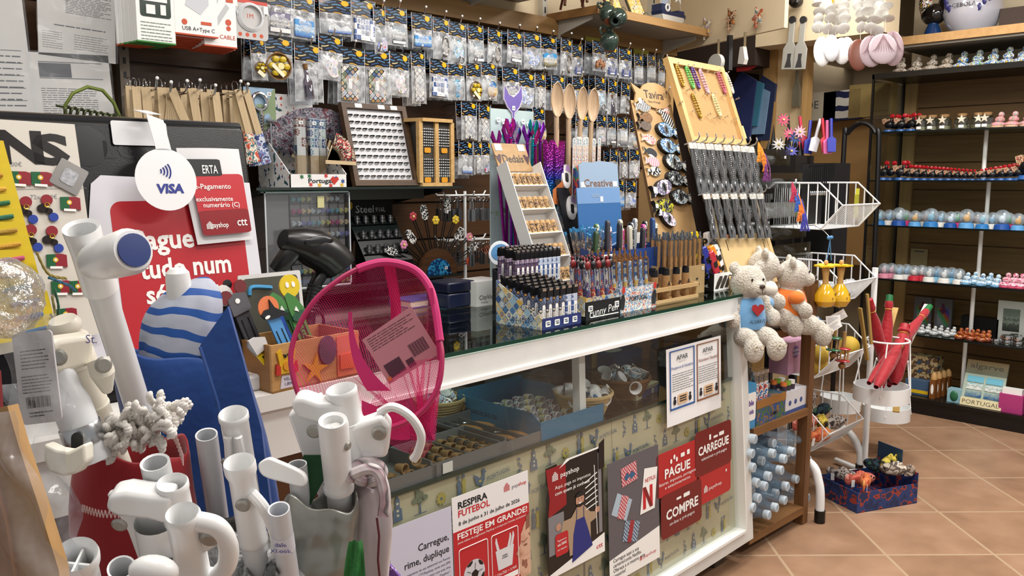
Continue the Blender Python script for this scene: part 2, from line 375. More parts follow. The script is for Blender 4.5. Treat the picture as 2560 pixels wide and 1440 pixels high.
# green wire ring binder poking above the screen
p0=P(240,300,Y=2.0);r=T('wire_ring_holder','green wire ring holder standing behind the till screen','wire holder',TV(p0));DB=.957-p0.z;GW=m('6c7a3a',.4,.6)
k=mpp(p0)
part(r,'arch',GW,lambda g:g.tube([(-72*k*.9,0,DB),(-70*k,0,30*k),(-50*k,0,62*k),(-15*k,0,80*k),(20*k,0,74*k),(45*k,0,45*k),(58*k,0,10*k),(60*k,0,DB)],.004,8))
g=G();g.tube([(-90*k,0,30*k),(85*k,0,8*k)],.0025,6)
for i in range(9):g.tor(13*k,.0022,14,5,TM((-65+15*i)*k,0,(18-2*i)*k,rx=pi/2+.3,rz=.8))
g.ob('ring',m('4c5238',.4,.6),r)
# ---------- upper wall shelves
USH=m('8b8780',.5)
r=T('wall_shelf','grey bracketed wall shelf high above the hanging keyring bags','shelf',TM(0,0,0))
part(r,'board',USH,lambda g:g.box(1.2,2.27,2.085,2.62,2.66,2.11))
p0=P(1172,30,Y=2.6)
part(r,'bracket',m('b9b6ae',.45),lambda g:g.prism([(0,0),(-.3,0),(-.3,.02),(-.06,.07),(0,.13)],-.004,.004,FR((p0.x,2.655,2.085),(0,1,0),(0,0,-1))))
WSH=wood('b48a55','c9a06c',5.,'x',.5)
zb=2.055
q1=P(1512,12,Z=zb);q2=P(1757,72,Z=zb)
r=T('wall_shelf','wide beech-edged shelf on brackets with toy boat and plaques','shelf',TM(0,0,0))
xa=2.79;xb=3.63;yf=(q1.y+q2.y)/2
part(r,'board',m('a9a294',.5),lambda g:g.box(xa+.005,yf+.012,zb-.03,xb-.005,2.66,zb-.004))
part(r,'front_edge',WSH,lambda g:g.box(xa,yf,zb-.034,xb,yf+.014,zb))
part(r,'side_edge',wood('8a6236','9e7443',5.,'y',.5),lambda g:g.box(xa-.012,yf,zb-.034,xa+.004,2.66,zb))
for x in (xa+.01,xb-.06):
 part(r,'bracket',m('bdb8ac',.5),lambda g:g.prism([(0,0),(-.26,0),(-.26,.015),(-.08,.06),(-.04,.13),(0,.13)],-.004,.004,FR((x,2.655,zb-.034),(0,1,0),(0,0,-1))))
for x in (2.77,3.56):
 g=G();g.box(x-.015,2.64,2.03,x+.015,2.672,2.75)
 for i in range(12):g.mat(1).box(x-.004,2.639,2.06+i*.05,x+.004,2.6405,2.085+i*.05)
 tag(g.ob('slotted_upright',[m('cdc8ba',.5),BLACK]),'pale slotted upright carrying the beech shelf, '+('near its dark wood side edge' if x<3 else 'near the toy boat end'),'shelf upright')
# things on that shelf
BRN=wood('4a2413','6b3820',8.,'z',.4)
def easel(x,y,lab):
 r=T('wooden_easel',lab,'easel',TM(x,y,zb),'small brown easels on the beech shelf')
 for s in (-1,1):part(r,'leg',BRN,lambda g:g.tube([(s*.06,-.02,0),(s*.012,0,.2)],.007,6))
 part(r,'leg',BRN,lambda g:g.tube([(0,.06,0),(0,0,.2)],.006,6))
 part(r,'tray',BRN,lambda g:g.box(-.06,-.035,.05,.06,-.01,.06));part(r,'crossbar',BRN,lambda g:g.box(-.045,-.018,.1,.045,-.008,.11))
 part(r,'tile_picture',scenic('8fa3a8','e8e4da','6a7f8a','5b5f60'),lambda g:g.box(-.045,-.03,.06,.045,-.022,.15))
e1=P(1427,20,Z=zb);easel(e1.x,e1.y,'small brown easel at the dark end of the beech shelf');e1=P(1482,12,Z=zb);easel(e1.x,e1.y,'small brown easel second from the dark end of the shelf')
YEL=blot(('f3e6b8','f0d98a','e2bd55','f6efd6','8a6b3a'),60.,.5,rnd=1)
for i,(px,py) in enumerate(((1595,18),(1648,32))):
 q=P(px,py,Z=zb);q.y=yf+.035;r=T('souvenir_plaque',('yellow printed plaque leaning nearer the hanging jugs','yellow printed plaque leaning beside the navy boat')[i],'plaque',TM(q.x,q.y,zb,rx=-.45),'yellow plaques on the beech shelf')
 part(r,'frame',m('4a4236',.5),lambda g:g.box(-.055,0,0,.055,.008,.12))
 part(r,'print',YEL,lambda g:g.box(-.048,-.002,.006,.048,0,.113));part(r,'ring',STEEL,lambda g:g.tor(.016,.0015,14,5,TM(.056,-.004,.01,rx=pi/2)))
q=P(1700,55,Z=zb);q.y=yf+.05
r=T('toy_boat','navy and white wooden toy boat with mast and starfish on shelf','model boat',TM(q.x,q.y,zb,rz=.0))
hull=lambda z0,z1,w0,w1,g:g.prism([(-.1*w0,-.03*w0),(.08*w0,-.03*w0),(.13*w0,0),(.08*w0,.03*w0),(-.1*w0,.03*w0)],z0,z1,None,[(-.1*w1,-.03*w1),(.08*w1,-.03*w1),(.13*w1,0),(.08*w1,.03*w1),(-.1*w1,.03*w1)])
part(r,'hull',m('f0efe9',.5),lambda g:hull(0,.03,.75,.95,g));NAVY=m('1d2b55',.45)
part(r,'deck',NAVY,lambda g:(hull(.03,.045,.96,1.02,g),g.box(-.1,-.028,.045,-.03,.028,.075),g.box(.04,-.02,.045,.09,.02,.062)))
part(r,'mast',m('d9d6cc',.5),lambda g:(g.tube([(0,0,.045),(0,0,.3)],.003,6),g.tube([(-.07,0,.07),(-.07,0,.25)],.003,6),g.tube([(.1,0,.05),(.0,0,.29)],.001,4)))
part(r,'sail',m('b8c4d6',.7),lambda g:g.prism([(-.065,.08),(-.01,.08),(-.01,.26)],-.001,.001,TM(rx=pi/2)))
part(r,'starfish',m('f4f2ea',.6),lambda g:g.prism(star(.035,.12,.035,.012,5,80),-.003,.003,TM(0,-.025,0,rx=pi/2)))
part(r,'lifebuoy',m('f2f0ea',.5),lambda g:g.tor(.014,.005,14,6,TM(-.06,-.032,.06,rx=pi/2)))
# jugs on a rope hooked over the shelf corner
JUG=m('2f4038',.12,coat=.6,var=.2,vs=20.);TERR=m('a35c3c',.7)
def jug(M,k,lab):
 r=T('glazed_jug',lab,'jug',M,'green glazed jugs hung on the rope')
 part(r,'body',JUG,lambda g:g.lathe([(0,0),(.026*k,0),(.028*k,.008*k),(.038*k,.02*k),(.045*k,.045*k),(.042*k,.065*k),(.028*k,.082*k),(.016*k,.09*k),(.016*k,.1*k),(.021*k,.106*k),(.013*k,.104*k)],20))
 part(r,'handle',JUG,lambda g:g.tube(sp([(.018*k,0,.1*k),(.036*k,0,.112*k),(.046*k,0,.095*k),(.036*k,0,.075*k)]),.006*k,8))
 part(r,'clay_base',TERR,lambda g:g.lathe([(0,-.001),(.024*k,-.001),(.026*k,.002)],18));return r
c=P(1536,25,X=xa-.02);c=P(1530,30,Y=yf-.02)
jk=mpp(c)*1.15/.001
l0=P(1523,128,Y=yf-.05);K=mpp(l0)*58/.108
jug(TV(l0,rz=2.6),K,'dark green glazed jug hanging lowest on the rope')
u1=P(1553,30,Y=yf-.06);jug(TV(u1,rz=.5)@MX.Rotation(1.15,4,'Y')@TM(-.0,0,-.05,ry=pi),K,'green jug with bare clay base showing, tied at shelf corner')
u2=P(1517,22,Y=yf-.05);jug(TV(u2,rz=2.6)@MX.Rotation(.5,4,'X')@TM(0,0,-.06),K*.9,'green jug tucked behind the rope at the shelf corner')
tp=P(1530,-14,Y=yf-.05);bt=P(1521,88,Y=yf-.05)
g=G();n=60
for s in (0,pi):g.tube([tp.lerp(bt,i/n)+V((.005*cos(i*.8+s),.005*sin(i*.8+s),0)) for i in range(n+1)],.0055,6)
tag(g.ob('twisted_rope',cloth('9c855c',.9)),'tan twisted rope holding the green jugs off the shelf corner','rope')
# yellow price cards on the cap trim
YC=m('a29a35',.7)
for px,py,tx in ((1485,108,'2'),(1603,138,'50 E')):
 q=P(px,py,Y=2.58);r=T('price_card','olive yellow price card tucked under trim'+(' beneath the hanging jug' if tx=='2' else ' beside the cork board'),'price card',TV(q))
 part(r,'card',YC,lambda g:g.box(-.06,0,-.022,.06,.002,.025));part(r,'lettering',INK,lambda g:g.text(tx,0,-.018,.026,0,'C',M=TM(0,-.001,0,rx=pi/2)))
# ---------- keyring and magnet bags on the slat wall
HD=header();POUCH=film('f0f2f4',.46,.14,45.,.8);POUCHB=film('d5d9de',.42,.2,55.,.7)
AZ=('e9e7df','34508f','6d84b5','f3f1ea','27407a');AZT=tiles(AZ,.018,'xz',False,'d9dce6',.05,.3)
MT=tiles(('e3ddd0','c5652f','2b3140','d9a648','8fa07a','5c79a8','efeae0','b9b3a4'),.02,'xz',True,'22242c',.06,.3)
NT_=tiles(('d8d4cc','b9b7b4','e6e3da','8f93a2'),.022,'xz',True,'50546a',.05,.3)
LEMON=m('c9ad1f',.35,var=.2,vs=40.);WICK=wood('5e3d1d','8a6132',30.,'x',.7)
def trink(kind):
 """returns list of (name, material, builder, ) in pouch space: x centre 0, z 0..-1 scaled to w,l"""
 k=kind
 def f(par,w,z0,z1):
  zc=(z0+z1)/2;h=z0-z1;y=-.0105
  q=lambda n,mt,fn,a=35:part(par,n,mt,fn,None,a)
  if k=='tile':q('tile_magnet',AZT,lambda g:g.box(-w*.44,y,z1+.06*h,w*.44,y+.006,z0-.05*h)).visible_shadow;q('name_plate',PAPER,lambda g:(g.prism(rr(-w*.2,z1+.14*h,w*.1,z1+.24*h,.003),0,.001,TM(0,y,0,rx=pi/2)),g.prism(rr(w*.22,z1+.14*h,w*.34,z0-.2*h,.004),0,.001,TM(0,y,0,rx=pi/2))))
  elif k=='tiles':q('tile_bookmark',MT,lambda g:g.box(-w*.42,y,z1+.04*h,w*.22,y+.004,z0-.02*h));q('name_plate',PAPER,lambda g:g.prism(rr(-w*.16,z1+.36*h,-w*.02,z1+.64*h,.004),0,.001,TM(0,y,0,rx=pi/2)))
  elif k=='ntile':q('tile_bookmark',NT_,lambda g:g.box(-w*.36,y,z1+.04*h,w*.3,y+.004,z0-.02*h))
  elif k=='pic':q('picture_magnet',scenic('7b7590','ece8e0','3b4a86','5b5a60'),lambda g:g.box(-w*.3,y,z1+.08*h,w*.36,y+.008,z0-.18*h));q('name_plate',PAPER,lambda g:(g.box(-w*.3,y-.001,z1+.08*h,w*.36,y,z1+.24*h)))
  elif k=='sea':q('picture_magnet',scenic('3f8fd0','d8e3ea','1f5fb0','6f9fc8'),lambda g:g.box(-w*.46,y,z1+.06*h,w*.4,y+.005,z0-.3*h))
  elif k=='town':q('town_magnet',scenic('e9ebee','f6f6f4','2b62b8','b7c3d2'),lambda g:g.prism([(-w*.3,z1+.08*h),(w*.44,z1+.08*h),(w*.44,z1+.3*h),(w*.3,z1+.5*h),(w*.1,z1+.36*h),(-.1*w,z1+.56*h),(-w*.3,z1+.36*h)],0,.006,TM(0,y+.006,0,rx=pi/2)))
  elif k=='lemon':
   q('basket',WICK,lambda g:g.lathe([(0,0),(w*.3,.001),(w*.42,.008),(w*.44,.012),(w*.4,.012)],18,TM(0,y+.008,zc-.04*h,rx=pi/2)))
   def lm(g):
    for i in range(7):
     a=i*1.05;rd=w*.25 if i else 0;g.ell((rd*cos(a),y-.006,zc-.04*h+rd*sin(a)),(w*.13,.007,w*.11),8)
   q('lemon',LEMON,lm);q('slice',m('e8dfa0',.4),lambda g:g.prism(ci(.02*w,0,w*.11,n=12),0,.002,TM(0,y-.013,zc-.05*h,rx=pi/2)));q('name_plate',m('efe7c6',.6),lambda g:g.box(-w*.3,y-.014,-.006,w*.22,y-.012,.006,TM(-.04*w,0,z1+.2*h,ry=.7)))
  elif k=='bottle':q('glass_bottle',glass('b9b0c0',.2),lambda g:g.lathe([(0,0),(w*.17,0),(w*.17,h*.45),(w*.08,h*.6),(w*.075,h*.8),(0,h*.8)],14,TM(-w*.05,y,z1+.05*h,ry=-.12)));q('stopper',WICK,lambda g:g.lathe([(0,h*.78),(w*.08,h*.78),(w*.08,h*.92),(0,h*.92)],12,TM(-w*.05,y,z1+.05*h,ry=-.12)));q('paper_roll',m('6a6888',.6),lambda g:g.lathe([(0,.01),(w*.13,.01),(w*.13,h*.36),(0,h*.36)],12,TM(-w*.05,y,z1+.05*h,ry=-.12)))
  elif k in('shell','charm','horse','goose'):
   c={'shell':('5fb0c8','e8c9d6','e2dfd8','7a8a52'),'charm':('79bfe0','d9e6ee','3f93b8','c9c3a8'),'horse':('3aa0c8','1f78a8','8fd0e4','4a6a7a'),'goose':('3c66c0','8aa6de','eef1f6','5b6aa0')}[k]
   pts={'shell':[(0,.1),(.25,.15),(.33,.35),(.2,.5),(.25,.7),(.05,.92),(-.1,.75),(-.28,.55),(-.2,.3)],'charm':[(0,.2),(.3,.35),(.3,.55),(.08,.9),(-.1,.85),(-.3,.5),(-.22,.3)],'horse':[(.0,.1),(.15,.2),(.02,.35),(.2,.5),(.15,.8),(-.05,.9),(-.25,.72),(-.08,.6),(-.12,.35),(-.1,.15)],'goose':[(-.3,.25),(.1,.15),(.36,.4),(.3,.7),(.05,.6),(-.1,.85),(-.36,.8),(-.2,.5)]}[k]
   pp=[(V(p).x*w,z1+V(p).y*h) for p in sp([(a,b,0) for a,b in pts],4,True)]
   q('charm',blot(c,70.,.25,rnd=1),lambda g:(g.prism(pp,0,.007,TM(0,y+.008,0,rx=pi/2)),),50)
   if k=='charm':q('key_ring',STEEL,lambda g:(g.tor(w*.18,.002,16,6,TM(w*.15,y,z1+.14*h,rx=pi/2)),))
  elif k=='oval':q('oval_opener',m('b9b4ae',.18,.9,var=.3,vs=60.),lambda g:(g.tor(1,.16,22,8,TM(w*.12,y,zc,rx=pi/2)@MX.Diagonal((w*.2,h*.36,.02,1))),g.prism(ci(w*.12,zc,w*.17,h*.34,18),0,.002,TM(0,y+.003,0,rx=pi/2))))
  elif k=='photo':q('photo_magnet',scenic('9ba6ae','e9e6e0','3a3b40','6d6f72'),lambda g:g.box(-w*.24,y,z1+.08*h,w*.36,y+.006,z0-.1*h));q('name_plate',PAPER,lambda g:g.box(-w*.24,y-.001,z1+.08*h,w*.36,y,z1+.2*h))
  elif k=='van':q('landscape_magnet',scenic('4aa0dc','eceae2','3b4036','a69c7c'),lambda g:g.prism([(-w*.42,z1+.08*h),(w*.42,z1+.16*h),(w*.44,z0-.22*h),(w*.2,z0-.14*h),(0,z0-.22*h),(-w*.25,z0-.14*h),(-w*.46,z0-.24*h)],0,.006,TM(0,y+.006,0,rx=pi/2)))
  elif k=='bagc':
   q('bag_magnet',blot(('3a4a86','57639a','2a3466','8c93b8'),60.,.4,rnd=1),lambda g:(g.box(-w*.36,y,z1+.1*h,w*.36,y+.006,z1+.52*h),g.tube(sp([(-w*.2,y+.003,z1+.5*h),(-w*.17,y+.003,z1+.7*h),(0,y+.003,z1+.82*h),(w*.17,y+.003,z1+.7*h),(w*.2,y+.003,z1+.5*h)]),.004,6)));q('name_plate',PAPER,lambda g:g.box(-w*.2,y-.001,z1+.12*h,w*.16,y,z1+.2*h))
  elif k=='flip':q('flip_flop',blot(('c23e5e','e7e2ea','5a78c0','f1eef2','e0839a'),80.,.4,rnd=1),lambda g:(g.prism(ci(w*.16,z1+.34*h,w*.2,h*.26,16),0,.006,TM(0,y+.006,0,rx=pi/2)),g.prism(ci(-w*.22,z1+.24*h,w*.18,h*.16,16),0,.006,TM(0,y+.006,0,rx=pi/2))))
  elif k=='sticks':q('cork_figure',blot(('8a4a26','c98a55','5d2f18','e0b58a'),60.,.5,rnd=1),lambda g:[g.ell((w*(-.3+.15*i),y,z1+h*(.35+.08*(i%3))),(w*.11,.008,h*.26),8) for i in range(5)])
  elif k=='clear':q('clear_magnet',scenic('c9d0d6','f1f1ef','6a7380','a9a49c'),lambda g:g.box(-w*.36,y,z1+.08*h,w*.36,y+.009,z0-.06*h));q('thermometer',PAPER,lambda g:g.prism(rr(w*.1,z1+.3*h,w*.24,z0-.15*h,.003),0,.001,TM(0,y,0,rx=pi/2)))
  elif k=='round':q('round_magnet',scenic('2f79b8','e3ddc8','2a3b78','c9a25c'),lambda g:g.prism(ci(w*.12,zc-.05*h,w*.34,h*.38,20),0,.006,TM(0,y+.006,0,rx=pi/2)));q('rim',m('d9d2c2',.4),lambda g:g.tor(1,.05,22,6,TM(w*.12,y,zc-.05*h,rx=pi/2)@MX.Diagonal((w*.34,h*.38,.06,1))))
 return f
def bag(w,l,hh,kind):
 e=.002
 r=T('souvenir_bag','x','souvenir bag',None,'souvenir bags hung on the slat wall')
 part(r,'header_card',HD,lambda g:g.box(-w/2,-.0015,-hh,w/2,.0015,.012))
 def po(a,b):
  x=(a-.5)*w*(1.06-.05*b);z=-hh*.96-(l-hh)*(1-b);bu=sin(pi*a)*sin(pi*min(1,b*1.0+.02))
  return (x,-.003-.011*bu+.002*sin(a*23+b*5)*sin(b*17+a*3),z)
 part(r,'pouch_front',POUCH,lambda g:g.grid(8,10,po),None,180)
 part(r,'pouch_edge',m('e4e6e8',.3),lambda g:(g.tube([(-w*.52,-.001,.012),(-w*.52,-.001,-hh),(-w*.53,-.001,-l)],.0011,4),g.tube([(w*.52,-.001,.012),(w*.52,-.001,-hh),(w*.53,-.001,-l)],.0008,4)))
 trink(kind)(r,w,-hh-.004,-l+.004)
 return r
def plain(w,l,hh):
 r=T('souvenir_bag','x','souvenir bag',None,'souvenir bags hung on the slat wall')
 part(r,'header_card',HD,lambda g:g.box(-w/2,-.0015,-hh,w/2,.0015,.012))
 part(r,'pouch_front',POUCHB,lambda g:g.grid(4,6,lambda a,b:((a-.5)*w*1.06,-.003-.008*sin(pi*a)*sin(pi*b),-hh-(l-hh)*(1-b))),None,180)
 part(r,'pouch_edge',m('e4e6e8',.3),lambda g:(g.tube([(-w*.52,-.001,.012),(-w*.53,-.001,-l)],.001,4),g.tube([(w*.52,-.001,.012),(w*.53,-.001,-l)],.0008,4)))
 return r
HK=[0]
def hook(x,z,y1,desc):
 g=G();g.tube([(x,2.622,z),(x,y1+.02,z),(x,y1-.02,z+.004),(x,y1-.028,z+.022)],.0028,6);g.mat(1).ell((x,y1-.029,z+.025),.0045,8)
 tag(g.ob('display_hook',[CHROME,WHITE]),'chrome wall hook carrying '+desc,'hook','chrome hooks on the slat wall')
BAGS={}
def hang(px,py,wp,lp,hp,kind,desc,row,nb=2,y=2.475):
 p=P(px,py,Y=y);k=mpp(p);w=wp*k/.80;l=lp*k;hh=hp*k
 key=(kind,round(w/.012),round(l/.025))
 M0=TV(p,rz=R.uniform(-.12,.12),ry=R.uniform(-.05,.05))
 lab=f'{desc}, {row}' if len(desc.split())<13 else desc
 if key in BAGS:
  b=dup(BAGS[key],M0,lab)
 else:
  b=bag(w,l,hh,kind);b.matrix_basis=M0;b['label']=lab;BAGS[key]=b
 s=desc.split(' with ')[-1] if ' with ' in desc else desc
 hook(p.x,p.z+.006,y-.0,f'the bag with {s}, {row}')
 for i in range(nb):
  k2=('plain',round(w/.012),round(l/.025))
  M1=TM(p.x-R.uniform(0,.008),y+.03+.028*i,p.z-R.uniform(0,.004),rz=R.uniform(-.1,.1),ry=R.uniform(-.07,.07))
  l2=f'clear bag {("second","third")[i]} back behind {s}, {row}'
  if k2 in BAGS:dup(BAGS[k2],M1,l2)
  else:
   b=plain(w,l,hh);b.matrix_basis=M1;b['label']=l2;BAGS[k2]=b
RA='top hook row'
for a in ((695,-8,64,96,24,'pic','clear bag with framed pottery picture magnet'),(757,-2,54,100,30,'sea','clear bag with blue seaside magnet'),(838,4,70,84,30,'town','clear bag with white town and blue sea magnet'),
(907,8,60,98,34,'tile','clear bag with blue and white tile magnet'),(948,28,32,106,34,'flip','clear bag with pink flip flop magnet'),(989,28,52,86,30,'photo','clear bag with palm tree photo'),
(1053,42,48,78,32,'sea','clear bag with dark night harbour magnet'),(1103,53,44,95,28,'oval','clear bag with silver oval opener'),(1143,64,44,97,28,'charm','clear bag with pale blue drop charm'),
(1188,70,43,88,30,'photo','clear bag with tall street photo magnet'),(1237,80,38,82,28,'oval','clear bag with smoky oval opener'),(1287,85,40,74,30,'pic','clear bag with Portugal plaque'),
(1330,90,42,82,30,'goose','clear bag with blue goose charm'),(1371,99,44,74,24,'van','clear bag with old van landscape magnet'),(1416,104,36,84,26,'oval','clear bag with blue patterned oval'),
(1442,118,28,72,26,'bagc','clear bag with small brown handbag magnet'),(1496,110,40,68,24,'sticks','clear bag with brown cork figures'),(1528,122,34,70,24,'bagc','clear bag with navy handbag magnet'),
(1563,128,32,70,24,'bagc','clear bag with diamond patterned handbag magnet'),(1596,143,28,66,22,'clear','clear bag with red flower thermometer'),(1628,143,30,66,22,'clear','clear bag with grey thermometer magnet'),(1655,156,18,60,22,'clear','clear bag with dark narrow magnet')):
 hang(*a,RA)
RB='second hook row'
for a in ((643,104,30,96,30,'lemon','clear bag with shaded lemon basket half hidden'),(692,102,62,90,32,'lemon','clear bag with yellow lemon basket'),(770,120,58,134,34,'bottle','tall clear bag with message bottle'),(826,97,56,104,34,'shell','clear bag with pink and turquoise shells'),
(878,128,58,128,34,'tiles','long clear bag with dark tile bookmark'),(941,135,58,128,36,'tiles','long clear bag with orange tile bookmark'),(998,140,48,100,34,'shell','clear bag with lighthouse boat charm'),(1044,138,32,120,28,'ntile','narrow clear bag with grey tile bookmark'),
(1097,157,48,88,30,'tile','clear bag with blue rooster tile'),(1139,162,38,88,28,'horse','clear bag with turquoise seahorse'),(1182,164,40,88,28,'lemon','clear bag with lemon basket magnet'),(1221,163,40,88,26,'round','clear bag with round seaside magnet'),
(1276,175,40,74,26,'pic','clear bag with Portugal sign magnet'),(1316,188,40,76,28,'goose','clear bag with blue dragonfly charm'),(1350,190,30,82,28,'ntile','clear bag with blue striped strip'),(1395,196,34,80,26,'photo','clear bag with beach photo'),
(1445,200,34,80,26,'photo','clear bag with cove photo'),(1500,198,30,78,28,'charm','clear bag with golden bee charm'),(1532,205,26,82,28,'bottle','clear bag with tiny sand bottle'),(1564,214,28,70,26,'oval','clear bag with grey oval charm'),(1640,228,24,78,26,'oval','clear bag with silver oval'),(1662,236,20,74,24,'clear','clear bag with clear magnet')):
 hang(*a,RB)
RC_='third hook row'
for a in ((1172,262,36,88,28,'ntile','clear bag with grey patterned block'),(1212,268,32,78,28,'ntile','clear bag with striped patterned strip'),(1346,276,34,80,28,'round','clear bag with colourful round magnet'),(1455,292,32,70,24,'photo','clear bag with grey photo'),
(1504,294,30,66,24,'shell','clear bag with small shell charm'),(1528,296,28,66,24,'photo','clear bag with brown postcard magnet'),(1556,300,28,70,26,'clear','clear bag with misty magnet'),(1586,306,28,68,26,'round','clear bag with red and black rooster magnet'),(1655,306,24,70,24,'oval','clear bag with dim oval')):
 hang(*a,RC_,1)
RD='fourth hook row'
for a in ((1164,360,36,78,28,'town','clear bag with blue harbour town magnet'),(1194,362,24,74,26,'ntile','clear bag with pale strip'),(1216,362,26,74,26,'flip','clear bag with red and white charm'),(1535,380,24,66,24,'horse','clear bag with small blue charm'),(1558,384,20,64,24,'ntile','clear bag with grey strip'),(1586,380,28,66,22,'shell','clear bag with brown figure charm'),(1658,380,24,66,22,'clear','clear bag with dull magnet')):
 hang(*a,RD,1)
for a in ((1550,455,24,66,24,'sea','clear bag with blue sea magnet'),(1578,458,28,62,24,'goose','clear bag with bluish charm'),(1655,460,24,66,24,'clear','clear bag with small grey magnet')):
 hang(*a,'lowest hook row',1)
# ---------- charger boxes and cable card at the top
def cbox(px,py0,py1,wp,y,c1,c2,lab,face):
 a=P(px,py1,Y=y);k=mpp(a);w=wp*k/.8;h=(py1-py0)*k
 r=T('charger_box',lab,'charger box',TM(a.x,y,a.z,rz=0),'boxed chargers and cables on the top hooks')
 part(r,'carton',[WHITE,c1],lambda g:(g.box(-w/2,0,.004,w/2,.022,h),g.mat(1).box(-w/2-.0005,-.0005,0,w/2+.0005,.0225,.004)))
 if face:face(r,w,h)
 return r
ORG=m('c9502c',.5);GRN=m('3f8a3c',.5);DKW=m('23352a',.15,coat=.5)
def f1(r,w,h):
 part(r,'window',DKW,lambda g:g.prism(rr(-w*.4,h*.45,w*.4,h*1.0,.008),0,.001,TM(rx=pi/2)));part(r,'charger_plug',WHITE,lambda g:(g.box(-w*.34,-.004,h*.72,w*.3,-.001,h*.98),g.box(-w*.25,-.004,h*.5,-.02*w,-.001,h*.66),g.box(w*.12,-.004,h*.5,w*.26,-.001,h*.68)))
 g=G();fineprint(g,-w*.4,w*.4,h*.05,h*.4,6,.25,.001);g.ob('print',m('7a8a78',.6),r,TM(rx=pi/2))
def f2(r,w,h):
 part(r,'picture',m('c9ccd2',.4),lambda g:g.prism([(-w*.25,h*.55),(w*.1,h*.4),(w*.3,h*.6),(w*.3,h*.95),(-w*.1,h*1.0)],0,.001,TM(rx=pi/2)))
 part(r,'icon',ORG,lambda g:(g.flat(ci(-w*.28,h*.24,.008),.001,TM(rx=pi/2)),g.flat(rc(w*.1,h*.22,w*.35,h*.28),.001,TM(rx=pi/2))));part(r,'lettering',INK,lambda g:g.text('USB A+Type C',w*.42,h*.09,.011,.001,'R',M=TM(rx=pi/2)))
def f3(r,w,h):
 part(r,'picture',m('bfc1c4',.4),lambda g:(g.prism([(-w*.42,h*.6),(-w*.2,h*.52),(w*.1,h*.95),(-w*.1,h*1.0)],0,.001,TM(rx=pi/2)),g.prism([(-w*.3,h*.3),(-w*.2,h*.24),(w*.3,h*.66),(w*.2,h*.72)],0,.001,TM(rx=pi/2))))
 part(r,'icon',ORG,lambda g:(g.flat(rc(w*.2,h*.75,w*.42,h*.95),.001,TM(rx=pi/2)),g.flat(ci(w*.25,h*.42,.009),.001,TM(rx=pi/2)),g.flat(ci(w*.25,h*.32,.007),.001,TM(rx=pi/2))));part(r,'lettering',ORG,lambda g:(g.text('DATA CABLE',w*.45,h*.14,.012,.001,'R',M=TM(rx=pi/2)),g.text('Fast Charging',-w*.45,h*.88,.012,.001,'L',M=TM(rx=pi/2,ry=.0))))
cbox(393,-30,108,76,2.38,GRN,WHITE,'white charger box with green base and dark window',f1)
cbox(493,-40,90,88,2.38,ORG,WHITE,'white charger box with grey plug picture and orange base',f2)
cbox(553,-30,118,68,2.40,ORG,WHITE,'white data cable box with orange base beside the coiled cable',f3)
for i in range(4):cbox(385-i*11,-30,110+i*2,76,2.41+.026*i,GRN,WHITE,f'plain white charger box {("second","third","fourth","fifth")[i]} back behind the green-based box',None)
for i in range(5):cbox(485-i*3,-40,98+i*6,88,2.405+.026*i,ORG,WHITE,f'plain orange-based box {("second","third","fourth","fifth","sixth")[i]} back behind the plug picture box',None)
for i in range(4):cbox(548-i*8,-30,122+i*3,68,2.425+.026*i,ORG,WHITE,f'plain orange-based box {("second","third","fourth","fifth")[i]} back behind the data cable box',None)
for i in range(3):cbox(325+i*14,-30,116-i,50,2.50-.02*i,ORG,WHITE,f'slim orange-edged box {("nearest","second from","third from")[i]} the slotted upright, top hooks',None)
a=P(627,99,Y=2.42);k=mpp(a);w_=76*k/.8;h_=135*k
r=T('cable_card','grey card with coiled white cable marked 1M','charging cable',TM(a.x,a.y,a.z))
part(r,'card',[m('c3c1bf',.5),m('c94a3a',.5),BLACK],lambda g:(g.prism(rr(-w_/2,0,w_/2,h_,.012),0,.002,TM(rx=pi/2)),g.mat(1).flat(rc(-w_/2,h_*.64,w_/2,h_*.7),.0025,TM(rx=pi/2)),g.mat(2).flat(rc(-w_/2,h_*.7,w_/2,h_*.98),.0025,TM(rx=pi/2))))
part(r,'lettering',ORG,lambda g:(g.text('1M',0,h_*.38,.014,.0025,'C',M=TM(rx=pi/2)),[g.flat(ci(w_*(-.3+.2*i),h_*.08,.006),.0025,TM(rx=pi/2)) for i in range(4)]))
part(r,'cable',m('d9dbde',.35),lambda g:([g.tor(1,.05,30,6,TM(0,-.004-.003*i,h_*.4,rx=pi/2,ry=.1*i)@MX.Diagonal((w_*(.36-.03*i),h_*(.25-.02*i),.05,1))) for i in range(3)],g.tube([(-w_*.36,-.006,h_*.42),(-w_*.45,-.006,h_*.6)],.003,6),g.tube([(w_*.36,-.006,h_*.42),(w_*.42,-.006,h_*.6)],.003,6)))
part(r,'plug',WHITE,lambda g:(g.box(-w_*.52,-.01,h_*.55,-w_*.38,-.002,h_*.68),g.box(w_*.36,-.01,h_*.48,w_*.48,-.002,h_*.62)))
